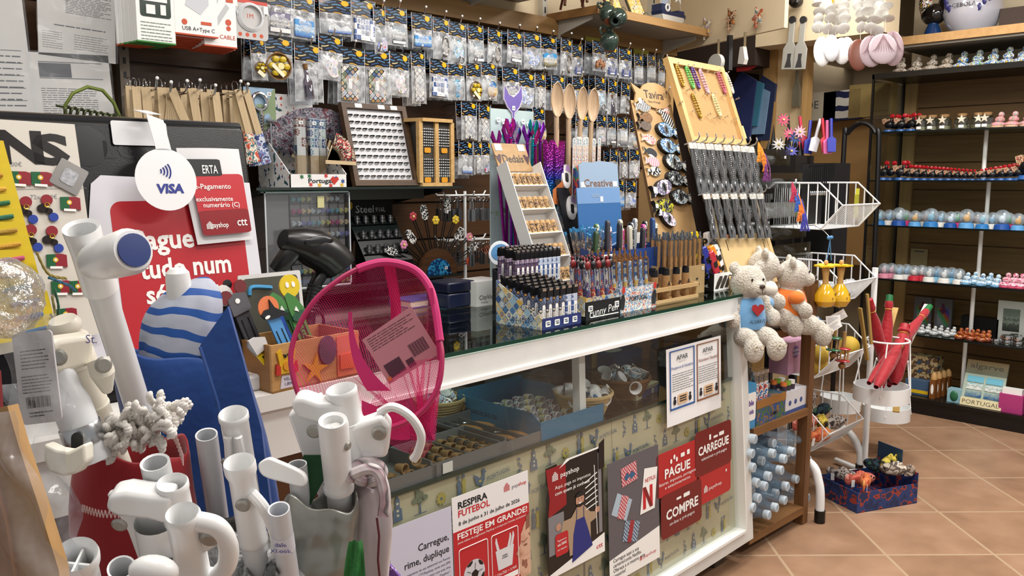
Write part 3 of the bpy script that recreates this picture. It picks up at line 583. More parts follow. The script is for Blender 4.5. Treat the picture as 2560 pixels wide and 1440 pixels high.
# ---------- folded wooden fans on hooks
FW=wood('b39a76','cdb793',10.,'z',.6);FW2=m('c4ac86',.6)
FP=[blot(('c4533c','dfd6c4','3e6670','e2a07a','8a2f2a'),60.,.6),blot(('2c3c6e','c9cddb','6b7db5','8a3b3a'),70.,.6),blot(('2f4a52','b7b9a8','8c3c34','d8c9a8'),60.,.6)]
def fan(px,py,lp,yy,tilt,spread,lab,pr,cordup=True):
 p=P(px,py,Y=yy);k=mpp(p);L=lp*k
 r=T('folding_fan',lab,'hand fan',TV(p,ry=tilt,rz=R.uniform(-.2,.2)),'folded wooden fans on hooks')
 def st(g):
  n=7
  for i in range(n):
   a=(i/(n-1)-.5)*spread;g.box(-.010,.0022*i-.008,-L*.56,.010,.0022*i-.006,.0,TM(ry=a))
  g.box(-.012,-.011,-L*.58,.012,-.008,.008,TM(ry=-spread*.5))
 part(r,'stick',FW,st)
 def le(g):
  n=9
  for i in range(n):
   a=(i/(n-1)-.5)*spread;g.box(-.012-.01*spread,-.010+.0018*i,-L,.012+.01*spread,-.0088+.0018*i,-L*.55,TM(ry=a))
 part(r,'printed_leaf',FP[pr],le)
 part(r,'ring',CHROME,lambda g:(g.tor(.014,.0011,16,5,TM(0,0,.018,rx=pi/2,rz=pi/2)),))
 return r
names='at the slotted upright end of the hooks|second along the fan hooks|third along the fan hooks|fourth along the fan hooks|fifth along the fan hooks|sixth along the fan hooks|seventh along the fan hooks|eighth along the fan hooks|nearest the wine opener card'.split('|')
fx=[(335,225,190),(362,226,190),(398,226,200),(430,230,215),(478,228,200),(508,238,190),(535,238,200),(590,230,180),(612,232,182)]
for i,(x,y,l) in enumerate(fx):
 fan(x,y,l,2.40+.012*(i%3),(0,0,.02,-.1,-.05,0,-.03,-.16,-.2)[i],(.05,.06,.08,.5,.14,.06,.12,.22,.2)[i],'folded pale wood fan '+names[i],(0,1,2,0,2,1,2,0,1)[i])
for i,x in enumerate((322,344,372,410,455,494,522,560,575)):
 fan(x,222+i*1.5,180,2.50+.008*(i%2),0,.04,'folded pale wood fan hanging behind the fan '+names[i],i%3)
for i,(x,y) in enumerate(((393,195),(428,205),(468,202),(500,200),(539,213),(602,203),(620,210))):
 q=P(x,y,Y=2.36);g=G();g.tube([(q.x,2.62,q.z-.03),(q.x,2.39,q.z-.03),(q.x,2.37,q.z-.024),(q.x,2.36,q.z)],.003,6);g.mat(1).ell(q,.005,8)
 tag(g.ob('display_hook',[CHROME,WHITE]),f'chrome hook over the hanging wooden fans, {nth(i)} along from the upright','hook','chrome hooks on the slat wall')
# wine opener card
a=P(655,395,Y=2.47);k=mpp(a);w_=68*k/.8;h_=172*k
r=T('opener_card','blue printed card holding chrome bottle openers beside the fans','bottle opener set',TM(a.x,a.y,a.z))
part(r,'card',blot(('6e8ba6','89a3ba','7d8f6a','a9b8c4'),6.,.4),lambda g:g.box(-w_/2,0,0,w_/2,.003,h_))
part(r,'opener',CHROME,lambda g:(g.tor(.025,.006,18,8,TM(-.005,-.008,h_*.8,rx=pi/2)),g.tube([(-.002,-.008,h_*.68),(0,-.008,h_*.62),(.0,-.008,h_*.35)],[.006,.008,.005],8),[g.tor(.007,.003,10,6,TM(0,-.008,h_*(.6-.04*i))) for i in range(6)]))
part(r,'corkscrew',CHROME,lambda g:(g.prism(star(.03,h_*.52,.018,.008,6),0,.006,TM(0,-.004,0,rx=pi/2)),g.tube([(.03,-.008,h_*.5),(.03,-.008,h_*.12)],.004,8)))
sticker(r,w_*.3,h_*.92)
# ---------- glass counter
CO=V((2.575,1.442,0));cy_=radians(2.5);ux=V((cos(cy_),sin(cy_),0));uy=V((-sin(cy_),cos(cy_),0));vup=(u0+uy*.0436)
CT=MX.Translation(CO)@MX.Rotation(cy_,4,'Z');CFM=FR(CO,ux,vup);CFN=CFM.to_3x3()@V((0,0,1));CFI=CFM.inverted();CTI=CT.inverted()
def CFp(px,py,off=0.):
 q=CFI@P(px,py,pl=(CO+CFN*off,CFN));return q.x,q.y
def CTp(px,py,z):q=CTI@P(px,py,Z=z);return q.x,q.y
ALU=m('c9cbca',.4,.15,var=.06,vs=30.);ALUW=m('dadbd8',.42,var=.05,vs=14.);GE=m('0d3a2e',.15)
ct=T('display_counter','white framed glass display counter lined with souvenir print paper','counter',MX())
xl=-1.66
part(ct,'front_frame',ALUW,lambda g:(g.prism([(xl,.888),(-.052,.888),(-.048,.945),(xl,.945)],-.03,.012,CFM),g.prism([(-.055,.13),(0,.13),(-.048,.946),(-.1,.946)],-.03,.012,CFM),g.prism([(xl,.085),(.002,.085),(0,.13),(xl,.13)],-.03,.012,CFM),g.box(xl,.13,-.03,xl+.04,.89,.012,CFM)))
part(ct,'frame_moulding',m('ededea',.35),lambda g:(g.prism([(xl,.88),(-.098,.88),(-.098,.889),(xl,.889)],-.03,.02,CFM),g.prism([(-.062,.13),(-.055,.13),(-.098,.888),(-.105,.888)],-.03,.02,CFM),g.prism([(xl,.128),(-.06,.128),(-.06,.137),(xl,.137)],-.03,.02,CFM)))
part(ct,'front_glass',glass('fafcfb',.006,.01,.14),lambda g:g.prism([(xl+.04,.13),(-.06,.13),(-.1,.885),(xl+.04,.885)],-.012,-.008,CFM))
part(ct,'glass_top',glass('e2efe9',.05,.02,.7),lambda g:g.box(xl,.028,.948,-.02,.57,.957,CT))
part(ct,'glass_edge',GE,lambda g:(g.box(xl,.026,.948,-.02,.028,.957,CT),g.box(-.02,.028,.948,-.018,.57,.957,CT)))
part(ct,'back_panel',m('2a211b',.5),lambda g:g.box(xl,.545,.08,-.0,.56,.94,CT))
part(ct,'end_panel',m('a9aaa8',.4,.3),lambda g:(g.box(-.022,.05,.08,-.002,.56,.66,CT),g.box(-.035,.53,.66,-.005,.56,.945,CT),g.box(-.06,.04,.9,-.03,.56,.945,CT)))
part(ct,'end_glass',glass('f0f4f2',.05),lambda g:g.box(-.035,.05,.66,-.031,.55,.93,CT))
for x in(xl+.05,-.14,-.9):part(ct,'foot',m('4f4436',.6),lambda g:g.box(x,.06,0,x+.07,.5,.085,CT))
SH=.672
part(ct,'inner_shelf',glass('9db0a8',.12,.03,.5),lambda g:g.box(xl+.03,.045,SH-.008,-.04,.53,SH,CT))
part(ct,'shelf_edge',m('1f3630',.2),lambda g:g.box(xl+.03,.043,SH-.009,-.04,.045,SH+.001,CT))
part(ct,'inner_floor',m('5a4f43',.7),lambda g:g.box(xl+.03,.06,.1,-.04,.54,.13,CT))
dx,_=CFp(1475,980)
part(ct,'divider_post',m('d6d8d8',.4),lambda g:g.box(dx-.013,.135,-.05,dx+.013,.885,-.025,CFM))
# printed paper lining
LN=NT('lining_paper');nn=LN.noise(3.,4.).outputs[0];LIN=LN.fin(LN.ramp(nn,[(.3,'a69d83'),(.55,'bcb498'),(.75,'c7c0a6')]),.75)
ln=part(ct,'lining_paper',LIN,lambda g:(g.prism([(xl+.04,.13),(dx-.02,.13),(dx-.02,.664),(xl+.04,.664)],-.024,-.022,CFM),g.prism([(dx-.012,.13),(-.06,.13),(-.088,.664),(dx-.012,.664)],-.023,-.021,CFM),g.prism(rc(dx+.12,.14,dx+.4,.67),-.0215,-.0195,CFM)))
g=G();zz=-.0185
def tree(x,y,s):
 g.mat(1)
 for a,b,c in((0,.8,.3),(-.25,.6,.22),(.28,.62,.24),(.05,.55,.25),(-.1,1.0,.18)):g.flat(ci(x+a*s,y+b*s,c*s*.8,c*s*.55,9),zz,CFM)
 g.mat(0).flat([(x-.05*s,y),(x+.06*s,y),(x+.03*s,y+.5*s),(x-.02*s,y+.5*s)],zz,CFM);g.flat(rc(x-.35*s,y-.03*s,x+.35*s,y),zz,CFM)
def rooster(x,y,s):
 g.mat(0);g.flat([(x+a*s,y+b*s) for a,b in((-.35,.5),(-.45,.85),(-.2,.7),(0,.55),(.12,.7),(.1,.95),(.25,1.0),(.3,.85),(.4,.8),(.28,.75),(.25,.45),(.08,.25),(.08,.02),(.15,0),(-.1,0),(-.02,.04),(-.02,.25),(-.25,.3))],zz,CFM)
 g.mat(2).flat(ci(x-.05*s,y+.45*s,.1*s,.07*s,8),zz+.0004,CFM)
def tower(x,y,s):
 g.mat(0);g.flat([(x+a*s,y+b*s) for a,b in((-.25,0),(.25,0),(.22,.5),(.12,.55),(.12,.9),(0,1.1),(-.12,.9),(-.12,.55),(-.22,.5))],zz,CFM);g.mat(3)
 for b in(.2,.4,.7):g.flat(rc(x-.06*s,y+b*s,x+.06*s,y+(b+.1)*s),zz+.0004,CFM)
def couple(x,y,s):
 for d,c in((-.15,0),(.15,2)):g.mat(c).flat([(x+(d+a)*s,y+b*s) for a,b in((-.12,0),(.14,0),(.1,.45),(.14,.75),(0,.85),(-.12,.7),(-.08,.4))],zz,CFM);g.mat(0).flat(ci(x+d*s,y+.95*s,.09*s,n=8),zz,CFM)
def leaf(x,y,s):
 g.mat(0)
 for i in range(6):
  a=.5+i*.42*(1 if i%2 else -1);g.flat([(x+(.12*i)*s*.5+p*s*.3*cos(a)-q*s*.1*sin(a),y+.15*i*s+p*s*.3*sin(a)+q*s*.1*cos(a)) for p,q in((0,0),(.5,.6),(1,0),(.5,-.6))],zz,CFM)
def lemon(x,y,s):
 g.mat(2).flat(star(x,y+.3*s,.32*s,.22*s,9),zz,CFM);g.mat(0).flat(ci(x,y+.3*s,.07*s,n=8),zz+.0004,CFM)
mot=[tree,rooster,tower,couple,leaf,lemon]
k=0
for j in range(7):
 for i in range(26):
  x=xl+.06+i*.063+(.03 if j%2 else 0);y=.15+j*.076
  if x>-.1:continue
  k=(i*5+j*3)%7
  if k==6:g.mat(0).text('PORTUGAL',x,y+.02,.0115,zz,'C',M=CFM,rot=.08)
  else:mot[k](x,y,.052)
o=g.ob('printed_pattern',[m('56687f',.8),m('6f7864',.8),m('a89a4e',.8),m('c7c0a6',.8)],ct);o['kind']='stuff'
# ---------- register desk at the near end of the counter
dk=T('register_desk','white topped till desk joined to the glass counter','desk',MX())
DW=m('d9d7d2',.4,var=.04,vs=8.)
part(dk,'top',DW,lambda g:g.box(-3.2,.0,.925,xl,.62,.955,CT))
part(dk,'apron',DW,lambda g:g.box(-3.2,.01,.83,xl-.002,.04,.925,CT))
part(dk,'front_panel',wood('51301a','6b4325',6.,'x',.5),lambda g:g.box(-3.2,.1,.0,xl-.002,.12,.83,CT))
# ---------- posters on the counter glass
RED=m('b8202a',.35);DRED=m('7d1620',.35);LIL=m('cfcfdd',.5);REDT=m('c4212c',.4);PGREY=m('6a666c',.5);SKIN=m('b98a72',.6);SKD=m('8a5a48',.6)
def fpost(name,lab,px,cat='poster',grp=None,off=.001):
 c=[CFp(*q) for q in px];x0=(c[0][0]+c[3][0])/2;x1=(c[1][0]+c[2][0])/2;y1=(c[0][1]+c[1][1])/2;y0=(c[2][1]+c[3][1])/2
 r=T(name,lab,cat,CFM@TM(x0,y0,off),grp);return r,x1-x0,y1-y0
PG='posters on the counter glass'
def house(g,x,y,s,z,M=None):
 for j in range(6):
  for i in range(6):
   if j<4 or abs(i-2.5)<(6-j)*.9:g.flat(rc(x+i*.15*s,y+j*.15*s,x+(i*.15+.11)*s,y+(j*.15+.11)*s),z,M)
# A: lilac sheet
r,w_,h_=fpost('payment_poster','pale lilac notice about phone top ups, partly behind silver parasol bag',[(968,1325),(1121,1266),(1140,1500),(985,1560)],grp=PG)
part(r,'paper',m('c3c3d4',.5),lambda g:g.box(0,0,0,w_,h_,.001))
def la(g):
 z=.0014
 g.text('Carregue,',w_*.94,h_*.66,h_*.075,z,'R',b=.012,mx=w_*.7);g.text('rime, duplique',w_*.94,h_*.53,h_*.075,z,'R',b=.012,mx=w_*.9)
 for i,s in enumerate(('o carregamento do seu telemóvel nos Pontos','Pagamento CTT/Payshop, envie uma SMS','para o 3939 (gratuito) com uma rima','as palavras "Carregar" e "Duplicar".','-se a ser um dos 20 premiados','carregamento duplicado.')):g.text(s,w_*.95,h_*(.45-.05*i),h_*.026,z,'R',mx=w_*.92)
part(r,'lettering',INK,la)
# B: football poster
r,w_,h_=fpost('football_poster','red and white football promotion poster with ball and bottle bucket',[(1128,1248),(1313,1175),(1331,1440),(1138,1513)],grp=PG)
part(r,'paper',m('e6e5e6',.4),lambda g:g.box(0,0,0,w_,h_,.001))
part(r,'red_field',RED,lambda g:g.prism(rc(0,0,w_,h_*.69),.001,.0013))
part(r,'lettering',INK,lambda g:(g.text('RESPIRA',w_*.07,h_*.885,h_*.06,.0015,'L',w=w_*.37,b=.03),g.text('8 de junho a 31 de julho de 2026',w_*.07,h_*.735,h_*.035,.0015,'L',w=w_*.8,b=.015)))
part(r,'red_lettering',REDT,lambda g:(g.text('FUTEBOL',w_*.07,h_*.81,h_*.06,.0015,'L',w=w_*.4,b=.02),house(g,w_*.66,h_*.88,w_*.09,.0015),g.text('shop',w_*.86,h_*.885,h_*.035,.0015,'L',w=w_*.11,b=.01)))
part(r,'grey_lettering',PGREY,lambda g:g.text('pay',w_*.77,h_*.885,h_*.035,.0015,'L',w=w_*.09))
def lb(g):
 g.text('FESTEJE EM GRANDE!',w_*.05,h_*.615,h_*.055,.0016,'L',w=w_*.92,b=.02);g.text('Junte talões de pagamento Payshop e troque por brindes exclusivos!',w_*.05,h_*.575,h_*.02,.0016,'L',w=w_*.9)
 for x0,x1 in((.06,.42),(.47,.83)):
  X0,X1,Y0,Y1=w_*x0,w_*x1,h_*.03,h_*.52;q=rr(X0,Y0,X1,Y1,.006);g.tube([(a,b,.0016) for a,b in q],.0012,4,None,True)
 g.text('4 TALÕES + 5,90€',w_*.5,h_*.12,h_*.025,.0016,'L',w=w_*.3);g.flat(rc(w_*.48,h_*.05,w_*.82,h_*.1),.0015)
part(r,'white_lettering',PAPER,lb)
part(r,'bucket_picture',m('d6d6da',.4),lambda g:(g.flat([(w_*.55,h_*.17),(w_*.74,h_*.17),(w_*.77,h_*.36),(w_*.52,h_*.36)],.0017),[g.flat([(w_*a,h_*.36),(w_*(a+.035),h_*.36),(w_*(a+b+.03),h_*.44),(w_*(a+b+.02),h_*.48),(w_*(a+b+.008),h_*.48),(w_*(a+b),h_*.44)],.0016) for a,b in((.54,-.02),(.68,.03),(.72,.03))]))
part(r,'bucket_lettering',INK,lambda g:(g.text('RESPIRA',w_*.645,h_*.285,h_*.014,.002,'C',b=.02),g.text('FUTEBOL',w_*.645,h_*.265,h_*.014,.002,'C',b=.02)))
part(r,'ball_picture',m('c9c9d0',.4),lambda g:g.flat(ci(w_*.24,h_*.25,w_*.135,w_*.135,24),.0017))
def bb(g):
 cx,cyy,R_=w_*.24,h_*.25,w_*.135;g.flat(star(cx+R_*.05,cyy-R_*.05,R_*.36,R_*.3,5,80),.0019)
 for i in range(5):
  a=radians(44+72*i);g.flat([(cx+R_*f*cos(a+d),cyy+R_*f*sin(a+d)) for f,d in((.72,0),(.86,.32),(.985,.3),(.99,0),(.985,-.3),(.86,-.32))],.0019)
  for a2 in(radians(80+72*i),):g.tube([(cx+R_*.36*cos(a2),cyy+R_*.36*sin(a2),.0019),(cx+R_*.75*cos(a2),cyy+R_*.75*sin(a2),.0019)],.0007,4)
part(r,'ball_panels',BLACK,bb)
part(r,'shouting_man',blot(('b07f68','c79a82','d0a890','96604c'),22.,.5),lambda g:g.flat([(w_,h_*.55),(w_*.93,h_*.52),(w_*.87,h_*.42),(w_*.86,h_*.33),(w_*.8,h_*.25),(w_*.83,h_*.2),(w_*.82,h_*.1),(w_*.86,0),(w_,0)],.002))
part(r,'face_shading',SKD,lambda g:(g.flat(ci(w_*.89,h_*.135,w_*.02,h_*.035,10),.0022),g.tube([(w_*.87,h_*.35,.0022),(w_*.92,h_*.34,.0022),(w_*.96,h_*.36,.0022)],.0012,4),g.flat(ci(w_*.93,h_*.3,w_*.03,h_*.012,8),.0022),g.flat([(w_*.94,h_*.44),(w_,h_*.46),(w_,h_*.6),(w_*.95,h_*.57)],.0022)))
# C: shopkeeper poster
r,w_,h_=fpost('shopkeeper_poster','torn dark poster of smiling bearded man in blue apron',[(1360,1166),(1498,1118),(1518,1385),(1372,1437)],grp=PG)
part(r,'paper',[m('141214',.35),PAPER],lambda g:(g.prism([(0,0),(w_,0),(w_,h_),(w_*.35,h_*.985),(w_*.2,h_*.95),(w_*.18,h_*.99),(0,h_*.98),(0,h_*.85),(w_*.04,h_*.8),(0,h_*.72)],0,.001),g.mat(1).prism([(0,0),(w_,0),(w_,h_*.18),(0,h_*.03)],.001,.0013),g.mat(1).prism([(w_*.3,h_*.975),(w_*.22,h_*.94),(w_*.4,h_*.985),(w_,h_*.99),(w_,h_*1.005),(w_*.35,h_)],.001,.0016)))
part(r,'red_field',m('8e1520',.35),lambda g:g.flat([(0,h_*.97),(w_*.33,h_*.97),(w_*.33,h_*.6),(w_*.02,h_*.54),(w_*.05,h_*.7)],.0014))
part(r,'door_picture',m('7d7c80',.4),lambda g:(g.flat(rc(w_*.02,h_*.2,w_*.28,h_*.55),.0014),g.flat(rc(w_*.9,h_*.2,w_*.96,h_*.95),.0014)))
part(r,'white_lettering',PAPER,lambda g:(house(g,w_*.1,h_*.85,w_*.11,.0018),g.text('payshop',w_*.24,h_*.86,h_*.045,.0018,'L',w=w_*.32,b=.01),g.text('Aqui, paga os impostos',w_*.14,h_*.77,h_*.032,.0018,'L',w=w_*.62),g.text('com quem já conhece',w_*.14,h_*.715,h_*.032,.0018,'L',w=w_*.6,b=.01),[g.tube([(w_*.66,h_*(.47+.05*i),.0018),(w_*.88,h_*(.5+.055*i),.0018)],.0009,4) for i in range(6)],g.tube([(w_*.86,h_*.2,.0018),(w_*.83,h_*.85,.0018)],.0013,4)))
part(r,'red_badge',RED,lambda g:g.flat(rr(w_*.12,h_*.17,w_*.34,h_*.37,.008),.0026))
part(r,'badge_lettering',PAPER,lambda g:(g.text('Pagamentos',w_*.23,h_*.3,h_*.018,.003,'C',mx=w_*.17),g.text('até 500€',w_*.23,h_*.26,h_*.024,.003,'C',b=.015,mx=w_*.17),g.text('por imposto',w_*.23,h_*.22,h_*.018,.003,'C',mx=w_*.17)))
part(r,'ctt_lettering',REDT,lambda g:g.text('ctt',w_*.84,h_*.06,h_*.045,.0018,'L',w=w_*.12,b=.01))
part(r,'shirt_picture',m('a88f74',.6),lambda g:g.flat([(w_*x,h_*y) for x,y in((.36,.12),(.34,.3),(.22,.37),(.26,.46),(.4,.46),(.5,.53),(.62,.53),(.74,.44),(.84,.42),(.86,.36),(.74,.34),(.74,.12))],.002))
part(r,'apron_picture',m('232c78',.6),lambda g:(g.flat([(w_*x,h_*y) for x,y in((.4,.05),(.43,.3),(.48,.42),(.63,.42),(.7,.28),(.77,.12))],.0023),g.tube([(w_*.49,h_*.42,.0023),(w_*.5,h_*.52,.0023)],.001,4),g.tube([(w_*.62,h_*.42,.0023),(w_*.62,h_*.52,.0023)],.001,4)))
part(r,'face_picture',SKIN,lambda g:(g.flat(ci(w_*.56,h_*.59,w_*.075,h_*.06,14),.0023),g.flat(ci(w_*.18,h_*.43,w_*.045,h_*.035,8),.0023),g.flat(ci(w_*.87,h_*.43,w_*.05,h_*.03,8),.0023),g.flat(rc(w_*.52,h_*.51,w_*.6,h_*.55),.0022)))
part(r,'beard_picture',m('1d1512',.7),lambda g:(g.flat(ci(w_*.56,h_*.62,w_*.082,h_*.04,12,0,180),.0026),g.flat(ci(w_*.56,h_*.575,w_*.072,h_*.05,12,200,340),.0025),g.flat(ci(w_*.53,h_*.6,w_*.008,h_*.005,6),.0026),g.flat(ci(w_*.59,h_*.6,w_*.008,h_*.005,6),.0026)))
part(r,'smile_picture',PAPER,lambda g:g.flat(ci(w_*.56,h_*.567,w_*.03,h_*.012,8,180,360),.0028))
# D: gift card poster
r,w_,h_=fpost('gift_card_poster','grey poster with wrapped gifts and a streaming gift card',[(1514,1162),(1634,1114),(1658,1395),(1526,1452)],grp=PG)
part(r,'paper',[m('5d5a60',.45),PAPER],lambda g:(g.box(0,0,0,w_,h_,.001),g.mat(1).prism([(0,0),(w_,0),(w_,h_*.28),(0,h_*.2)],.001,.0013)))
DOT=tiles(('b0283a','b0283a'),.012,'xy',True,'b0283a',0.,.5,('f0e8ea','f0e8ea'));DOT2=tiles(('33506e','33506e'),.012,'xy',True,'33506e',0.,.5,('d6e4ee','d6e4ee'))
LT2=lambda x,y,rot,s=1.:TM(w_*x,h_*y,.002,rz=rot)
part(r,'gift_picture',DOT,lambda g:(g.flat(rc(-w_*.15,-h_*.08,w_*.15,h_*.08),0,LT2(.4,.85,.1)),g.flat(rc(-w_*.07,-h_*.1,w_*.07,h_*.09),.0003,LT2(.27,.6,-.4))))
part(r,'gift_paper',m('a9bccb',.5),lambda g:g.flat(rc(-w_*.16,-h_*.09,w_*.16,h_*.09),-.0003,LT2(.25,.6,-.5)))
part(r,'ribbon',m('2f5f85',.5),lambda g:(g.flat([(w_*.3,h_*.83),(w_*.36,h_*.87),(w_*.4,h_*.84),(w_*.45,h_*.87),(w_*.52,h_*.83),(w_*.44,h_*.8),(w_*.4,h_*.83),(w_*.34,h_*.8)],.0026)))
part(r,'spotted_gift',DOT2,lambda g:g.flat(rc(-w_*.15,-h_*.085,w_*.15,h_*.085),0,LT2(.42,.36,-.3)))
part(r,'gift_stripe',m('9d2a36',.5),lambda g:g.flat(rc(-w_*.05,-h_*.09,w_*.03,h_*.09),.0004,LT2(.42,.36,-.3)))
part(r,'card_picture',PAPER,lambda g:g.flat([(w_*.6,h_*.46),(w_*.9,h_*.46),(w_*.97,h_*.81),(w_*.7,h_*.84)],.0022))
part(r,'red_lettering',REDT,lambda g:(g.text('NETFLIX',w_*.82,h_*.715,h_*.035,.0027,'C',w=w_*.22,b=.01),g.flat(rc(w_*.66,h_*.49,w_*.72,h_*.68),.0026),g.flat(rc(w_*.8,h_*.49,w_*.86,h_*.68),.0026),g.text('payshop',w_*.66,h_*.07,h_*.028,.0018,'L',w=w_*.26),house(g,w_*.58,h_*.065,w_*.06,.0018)))
part(r,'letter_stroke',m('7d141c',.4),lambda g:g.flat([(w_*.66,h_*.68),(w_*.72,h_*.68),(w_*.86,h_*.49),(w_*.8,h_*.49)],.0029))
part(r,'lettering',INK,lambda g:[g.text(s,w_*.07,h_*(.17-.042*i),h_*.032,.0018,'L',mx=w_*.84,b=.004) for i,s in enumerate(('Carregue aqui a sua','carteira/conta Netflix.','Ofereça a si mesmo este','presente!'))])
# E: red sticker cluster
c=[CFp(*q) for q in ((1638,1142),(1826,1060),(1830,1240),(1650,1345))];x0=c[0][0];x1=c[1][0];y0=(c[2][1]+c[3][1])/2;y1=(c[0][1]+c[1][1])/2;w_=x1-x0;h_=y1-y0
r=T('service_sticker','cluster of red rounded stickers advertising bill payment and top up','sticker',CFM@TM(x0,y0,.001),PG)
def ld(o,*a):return part(r,*a)
part(r,'pay_panel',m('b01f27',.3),lambda g:g.prism(rr(0,h_*.47,w_*.52,h_,.014),0,.001))
part(r,'topup_panel',m('6e1119',.3),lambda g:g.prism(rr(w_*.49,h_*.5,w_,h_*1.08,.016),.001,.0018))
part(r,'buy_panel',m('6e1119',.3),lambda g:g.prism(rr(w_*.05,-h_*.06,w_*.57,h_*.48,.016),.001,.0016))
part(r,'brand_panel',m('b01f27',.3),lambda g:g.prism(rr(w_*.54,h_*.12,w_*.99,h_*.56,.014),0,.001))
def le_(g):
 z=.0024
 g.text('PAGUE',w_*.1,h_*.68,h_*.115,z,'L',w=w_*.32,b=.03);g.text('faturas, impostos, portagens',w_*.03,h_*.61,h_*.04,z,'L',w=w_*.46);g.text('e estacionamento',w_*.1,h_*.55,h_*.04,z,'L',w=w_*.32)
 g.text('CARREGUE',w_*.53,h_*.77,h_*.11,z,'L',w=w_*.43,b=.03);g.text('telemóveis e pré-pagos',w_*.57,h_*.69,h_*.042,z,'L',w=w_*.36)
 g.text('COMPRE',w_*.11,h_*.16,h_*.12,z,'L',w=w_*.41,b=.03);g.text('on-line e pré-pagos',w_*.15,h_*.075,h_*.042,z,'L',w=w_*.32)
 g.text('payshop',w_*.67,h_*.27,h_*.045,z,'L',w=w_*.18);house(g,w_*.6,h_*.26,w_*.06,z);g.flat(star(w_*.92,h_*.42,.007,.003,5),z)
 for x,y in((.18,.86),(.25,.86),(.22,.9)):g.flat(ci(w_*x,h_*y,.006,.008,8),z)
 for x,y,a,b in((.3,.86,.05,.05),(.38,.86,.035,.06),(.68,.92,.025,.07),(.74,.92,.06,.03),(.82,.92,.07,.05),(.24,.35,.06,.03),(.33,.34,.08,.05)):g.flat(rr(w_*x,h_*y,w_*(x+a),h_*(y+b),.002,2),z)
part(r,'white_lettering',PAPER,le_)
# F: volunteer notice, hung a little proud of the glass
r,w_,h_=fpost('volunteer_notice','white notice with blue and brown framed volunteer appeals',[(1659,876),(1797,838),(1802,1012),(1668,1074)],'notice',PG,.004)
part(r,'paper',m('e9e9ea',.6),lambda g:g.grid(8,1,lambda a,b:(a*w_,b*h_,.001*sin(a*6)*(1-b))))
def fr_(g,x0,x1):
 for a in(rc(w_*x0,h_*.95,w_*x1,h_*.965),rc(w_*x0,h_*.2,w_*x1,h_*.225),rc(w_*x0,h_*.2,w_*(x0+.018),h_*.965),rc(w_*(x1-.018),h_*.2,w_*x1,h_*.965)):g.flat(a,.0022)
part(r,'blue_frame',m('2c5a9c',.5),lambda g:fr_(g,.05,.49));part(r,'brown_frame',m('8a5a3c',.5),lambda g:fr_(g,.53,.95))
def ln_(g):
 for x in(.27,.74):g.text('APAR',w_*x,h_*.83,h_*.065,.0022,'C',w=w_*.2);g.text('Associação - Tavira',w_*x,h_*.8,h_*.015,.0022,'C');fineprint(g,w_*(x-.18),w_*(x+.19),h_*.44,h_*.68,8,.22,.0022)
 for x in(.13,.4,.6,.9):g.flat(ci(w_*x,h_*.3,w_*.025,h_*.04,10),.0024);g.flat(ci(w_*x,h_*.355,w_*.02,h_*.018,8),.0024)
 for x in (.27,.75):
  for i in range(3):g.flat(rc(w_*(x-.06),h_*(.345-.03*i),w_*(x+.06),h_*(.36-.03*i)),.003)
part(r,'print',INK,ln_)
part(r,'blue_lettering',m('2a4a8c',.5),lambda g:g.text('Precisam-se de Voluntários',w_*.27,h_*.72,h_*.04,.0022,'C',w=w_*.38,b=.008))
part(r,'brown_lettering',m('7a3f28',.5),lambda g:g.text('Volunteers Needed',w_*.74,h_*.72,h_*.045,.0022,'C',w=w_*.36,b=.008))
part(r,'contact_patch',m('d8b48f',.5),lambda g:(g.flat(rr(w_*.18,h_*.255,w_*.36,h_*.385,.006),.0024),g.flat(rr(w_*.66,h_*.255,w_*.84,h_*.385,.006),.0024)))
# dark torn scrap behind the shopkeeper poster
c=CFp(1500,1125);r=part(None,'tape_scrap',BLACK,lambda g:g.prism([(-.012,-.05),(.012,-.05),(.014,.03),(-.01,.02)],0,.0008));r.matrix_basis=CFM@TM(c[0],c[1],.0035);tag(r,'black tape scrap at the torn top of the shopkeeper poster','tape')
# ---------- inside the counter
TRAY=m('74777a',.35,.3);WT=wood('7d6240','a98a5e',20.,'z',.6);CER=m('e9e9ec',.15,coat=.5)
def place(M,x,y,z,**k):return M@TM(x,y,z,**k)
def tray(x0,x1,y0,y1,h,lab,mat,lipf=1.,divs=0,name='display_tray',cat='tray'):
 r=T(name,lab,cat,CT@TM(x0,y0,SH),'trays on the counter shelf');w,d=x1-x0,y1-y0
 part(r,'bottom',mat,lambda g:g.box(0,0,0,w,d,.004))
 part(r,'rim',mat,lambda g:(g.box(0,0,.004,w,.004,h*lipf),g.box(0,d-.004,.004,w,d,h),g.box(0,.004,.004,.004,d-.004,h),g.box(w-.004,.004,.004,w,d-.004,h)))
 for i in range(divs):part(r,'divider',mat,lambda g:g.box(w*(i+1)/(divs+1)-.0015,.004,.004,w*(i+1)/(divs+1)+.0015,d-.004,h*.7))
 return r,w,d
def thimble(mats,lab,M,grp,sc=1.):
 r=T('thimble',lab,'thimble',M,grp)
 part(r,'cup',mats[0],lambda g:g.lathe([(0,.0255*sc),(.0085*sc,.025*sc),(.0098*sc,.02*sc),(.0118*sc,.003*sc),(.0132*sc,.0025*sc),(.0132*sc,0),(.0105*sc,0),(.0085*sc,.021*sc),(0,.022*sc)],16))
 if len(mats)>1:part(r,'painted_band',mats[1],lambda g:g.lathe([(.0122*sc,.004*sc),(.0103*sc,.021*sc)],16))
 return r
def lie(x,y,z,a=0.,s=1.):  # lying, mouth toward -y
 return CT@TM(x,y,z,rz=a)@MX.Rotation(-pi/2,4,'X')
xa0,ya0=CTp(945,1262,SH);xa1,_=CTp(1098,1195,SH)
tray(xa0-.06,xa1,.05,.2,.03,'grey open tray of wooden thimbles nearest the silver parasol bags',TRAY)
th=thimble([WT],'x',MX(),'wooden thimbles in grey trays');n=0
